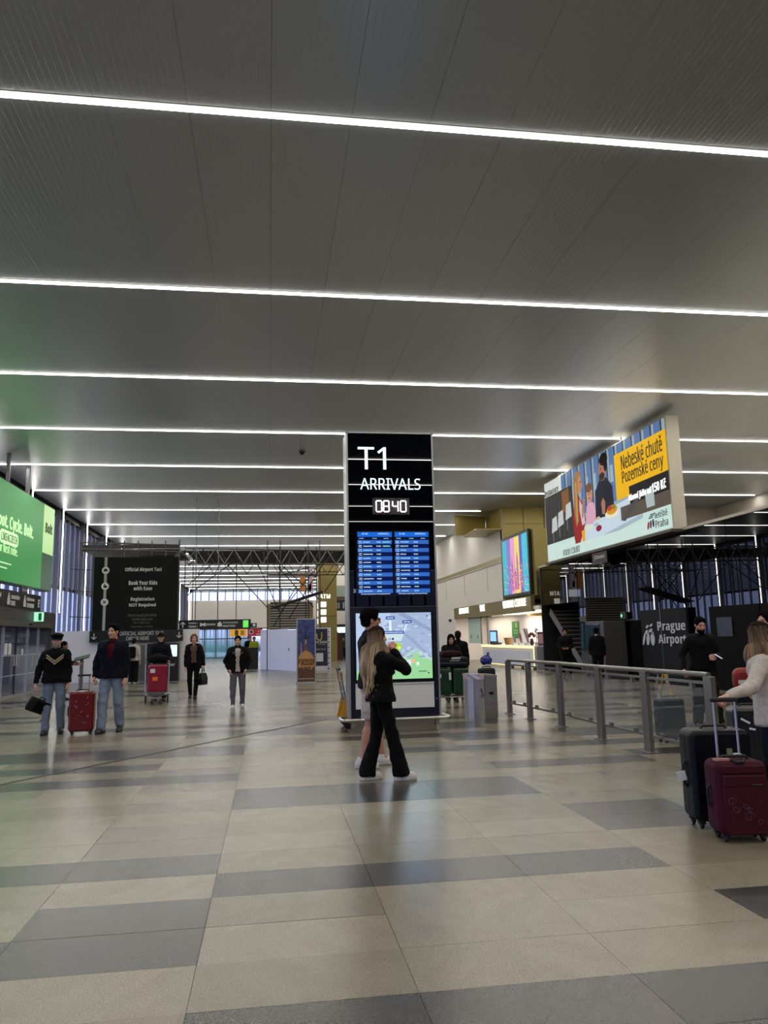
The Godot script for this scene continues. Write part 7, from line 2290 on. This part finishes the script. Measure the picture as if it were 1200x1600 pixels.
	# bearded man with phone
	person("bearded man in black blazer looking down at his phone", Vector3(7.13, 0, -12.1), -0.25, 1.79, {
		"cell": 0.013, "seed": 26, "wide": 0.96, "head": Vector2(0.15, 0.32), "headoff": Vector3(0, -0.005, 0.02),
		"elL": Vector3(0.27, 1.14, 0.03), "wrL": Vector3(0.13, 1.10, 0.27), "handL": "grip", "thumbL": Vector3(0, 1, 0.2), "fingL": Vector3(-0.6, 0.05, 0.7),
		"elR": Vector3(-0.30, 1.16, -0.06), "wrR": Vector3(-0.33, 0.92, 0.10), "handR": "grip",
		"kneeL": Vector3(0.12, 0.49, 0.05), "ankL": Vector3(0.17, 0.085, 0.04), "kneeR": Vector3(-0.10, 0.49, 0.02), "ankR": Vector3(-0.14, 0.085, -0.02),
		"inner": {"name": "black_shirt", "mat": black, "ease": 0.012, "hem": 0.90, "neck": 0.10},
		"top": {"name": "blazer", "mat": cloth("cloth_blazer", Color(0.020, 0.021, 0.025)), "ease": 0.022, "hem": 0.80, "open": 0.075, "widen": 1.2},
		"bottom": {"name": "olive_trousers", "mat": cloth("cloth_olive", Color(0.10, 0.09, 0.055)), "ease": 0.022, "hem": 0.075, "fold": 0.025},
		"hair": {"mat": dark_hair, "thick": 0.010, "quiff": 0.02}, "beard": {"mat": dark_hair, "full": true}})
	var ph := thing("mobile_phone", "mobile phone held by the bearded man", "phone", Vector3(7.20, 1.15, -11.74), -0.25)
	rp("case", 0.075, 0.15, 0.009, 0.012, 0.003, mat("phone_black", Color(0.02, 0.02, 0.02), 0.2), ph, Transform3D(Basis(Vector3.UP, 0.9) * Basis(Vector3.RIGHT, -1.0), Vector3.ZERO))
	rp("screen", 0.068, 0.14, 0.002, 0.01, 0.0, glow("phone_screen", Color(0.7, 0.75, 0.85), 0.4), ph, Transform3D(Basis(Vector3.UP, 0.9) * Basis(Vector3.RIGHT, -1.0), Vector3(0, 0.004, 0.003)))
	# two dark figures by the staircase
	person("man in black shirt holding a phone before the dark stairs", Vector3(10.3, 0, -26.2), -0.35, 1.72, {"cell": 0.017, "seed": 27, "skin": Color(0.6, 0.42, 0.34),
		"elL": Vector3(0.24, 1.13, 0.03), "wrL": Vector3(0.1, 1.06, 0.25), "elR": Vector3(-0.24, 1.13, 0.03), "wrR": Vector3(-0.1, 1.06, 0.25), "handL": "grip", "handR": "grip",
		"top": {"name": "black_shirt", "mat": cloth("cloth_charcoal"), "ease": 0.03, "hem": 0.86, "collar": 0.02}, "bottom": {"mat": black, "hem": 0.07}, "hair": {"mat": dark_hair, "thick": 0.01}})
	person("dark silhouetted person standing left of the vending machine", Vector3(10.6, 0, -24.2), 2.6, 1.72, {"cell": 0.018, "seed": 28,
		"top": {"name": "coat", "mat": black, "ease": 0.030, "hem": 0.82}, "bottom": {"mat": black, "hem": 0.07}, "hair": {"mat": dark_hair, "thick": 0.012}})
	# woman at the right edge, hand on the burgundy case
	person("woman in white cardigan with long brown hair holding suitcase handle", Vector3(4.22, 0, -6.15), -2.35, 1.62, {
		"cell": 0.012, "seed": 29, "wide": 0.95, "skin": Color(0.76, 0.57, 0.49), "lean": 0.06, "head": Vector2(-0.55, 0.08),
		"elL": Vector3(0.38, 1.20, 0.06), "wrL": Vector3(0.62, 1.15, 0.21), "handL": "grip", "thumbL": Vector3(0.2, 0.3, 1), "fingL": Vector3(0.75, -0.35, 0.3),
		"elR": Vector3(-0.22, 1.13, 0.0), "wrR": Vector3(-0.2, 0.89, 0.06),
		"top": {"name": "cardigan", "mat": cloth("cloth_cream", Color(0.78, 0.74, 0.70)), "ease": 0.030, "hem": 0.84, "fold": 0.010},
		"bottom": {"name": "jeans", "mat": cloth("denim_dark", Color(0.10, 0.13, 0.19)), "ease": 0.014, "hem": 0.06},
		"hair": {"mat": brown_hair, "cell": 0.006, "thick": 0.014, "long": 0.30, "count": 110, "wave": 0.005, "seed": 33, "lock": lockm, "root": Color(0.075, 0.042, 0.025), "tip": Color(0.24, 0.15, 0.09)},
		"shoe": shoe_white, "sole": sole_white})
	person("dark-haired person behind the long-haired woman at right edge", Vector3(6.0, 0, -8.7), -1.3, 1.78, {"cell": 0.016, "seed": 30,
		"top": {"name": "jacket", "mat": black, "ease": 0.04, "hem": 0.84, "collar": 0.03}, "bottom": {"mat": black, "hem": 0.07}, "hair": {"mat": dark_hair, "thick": 0.014}})
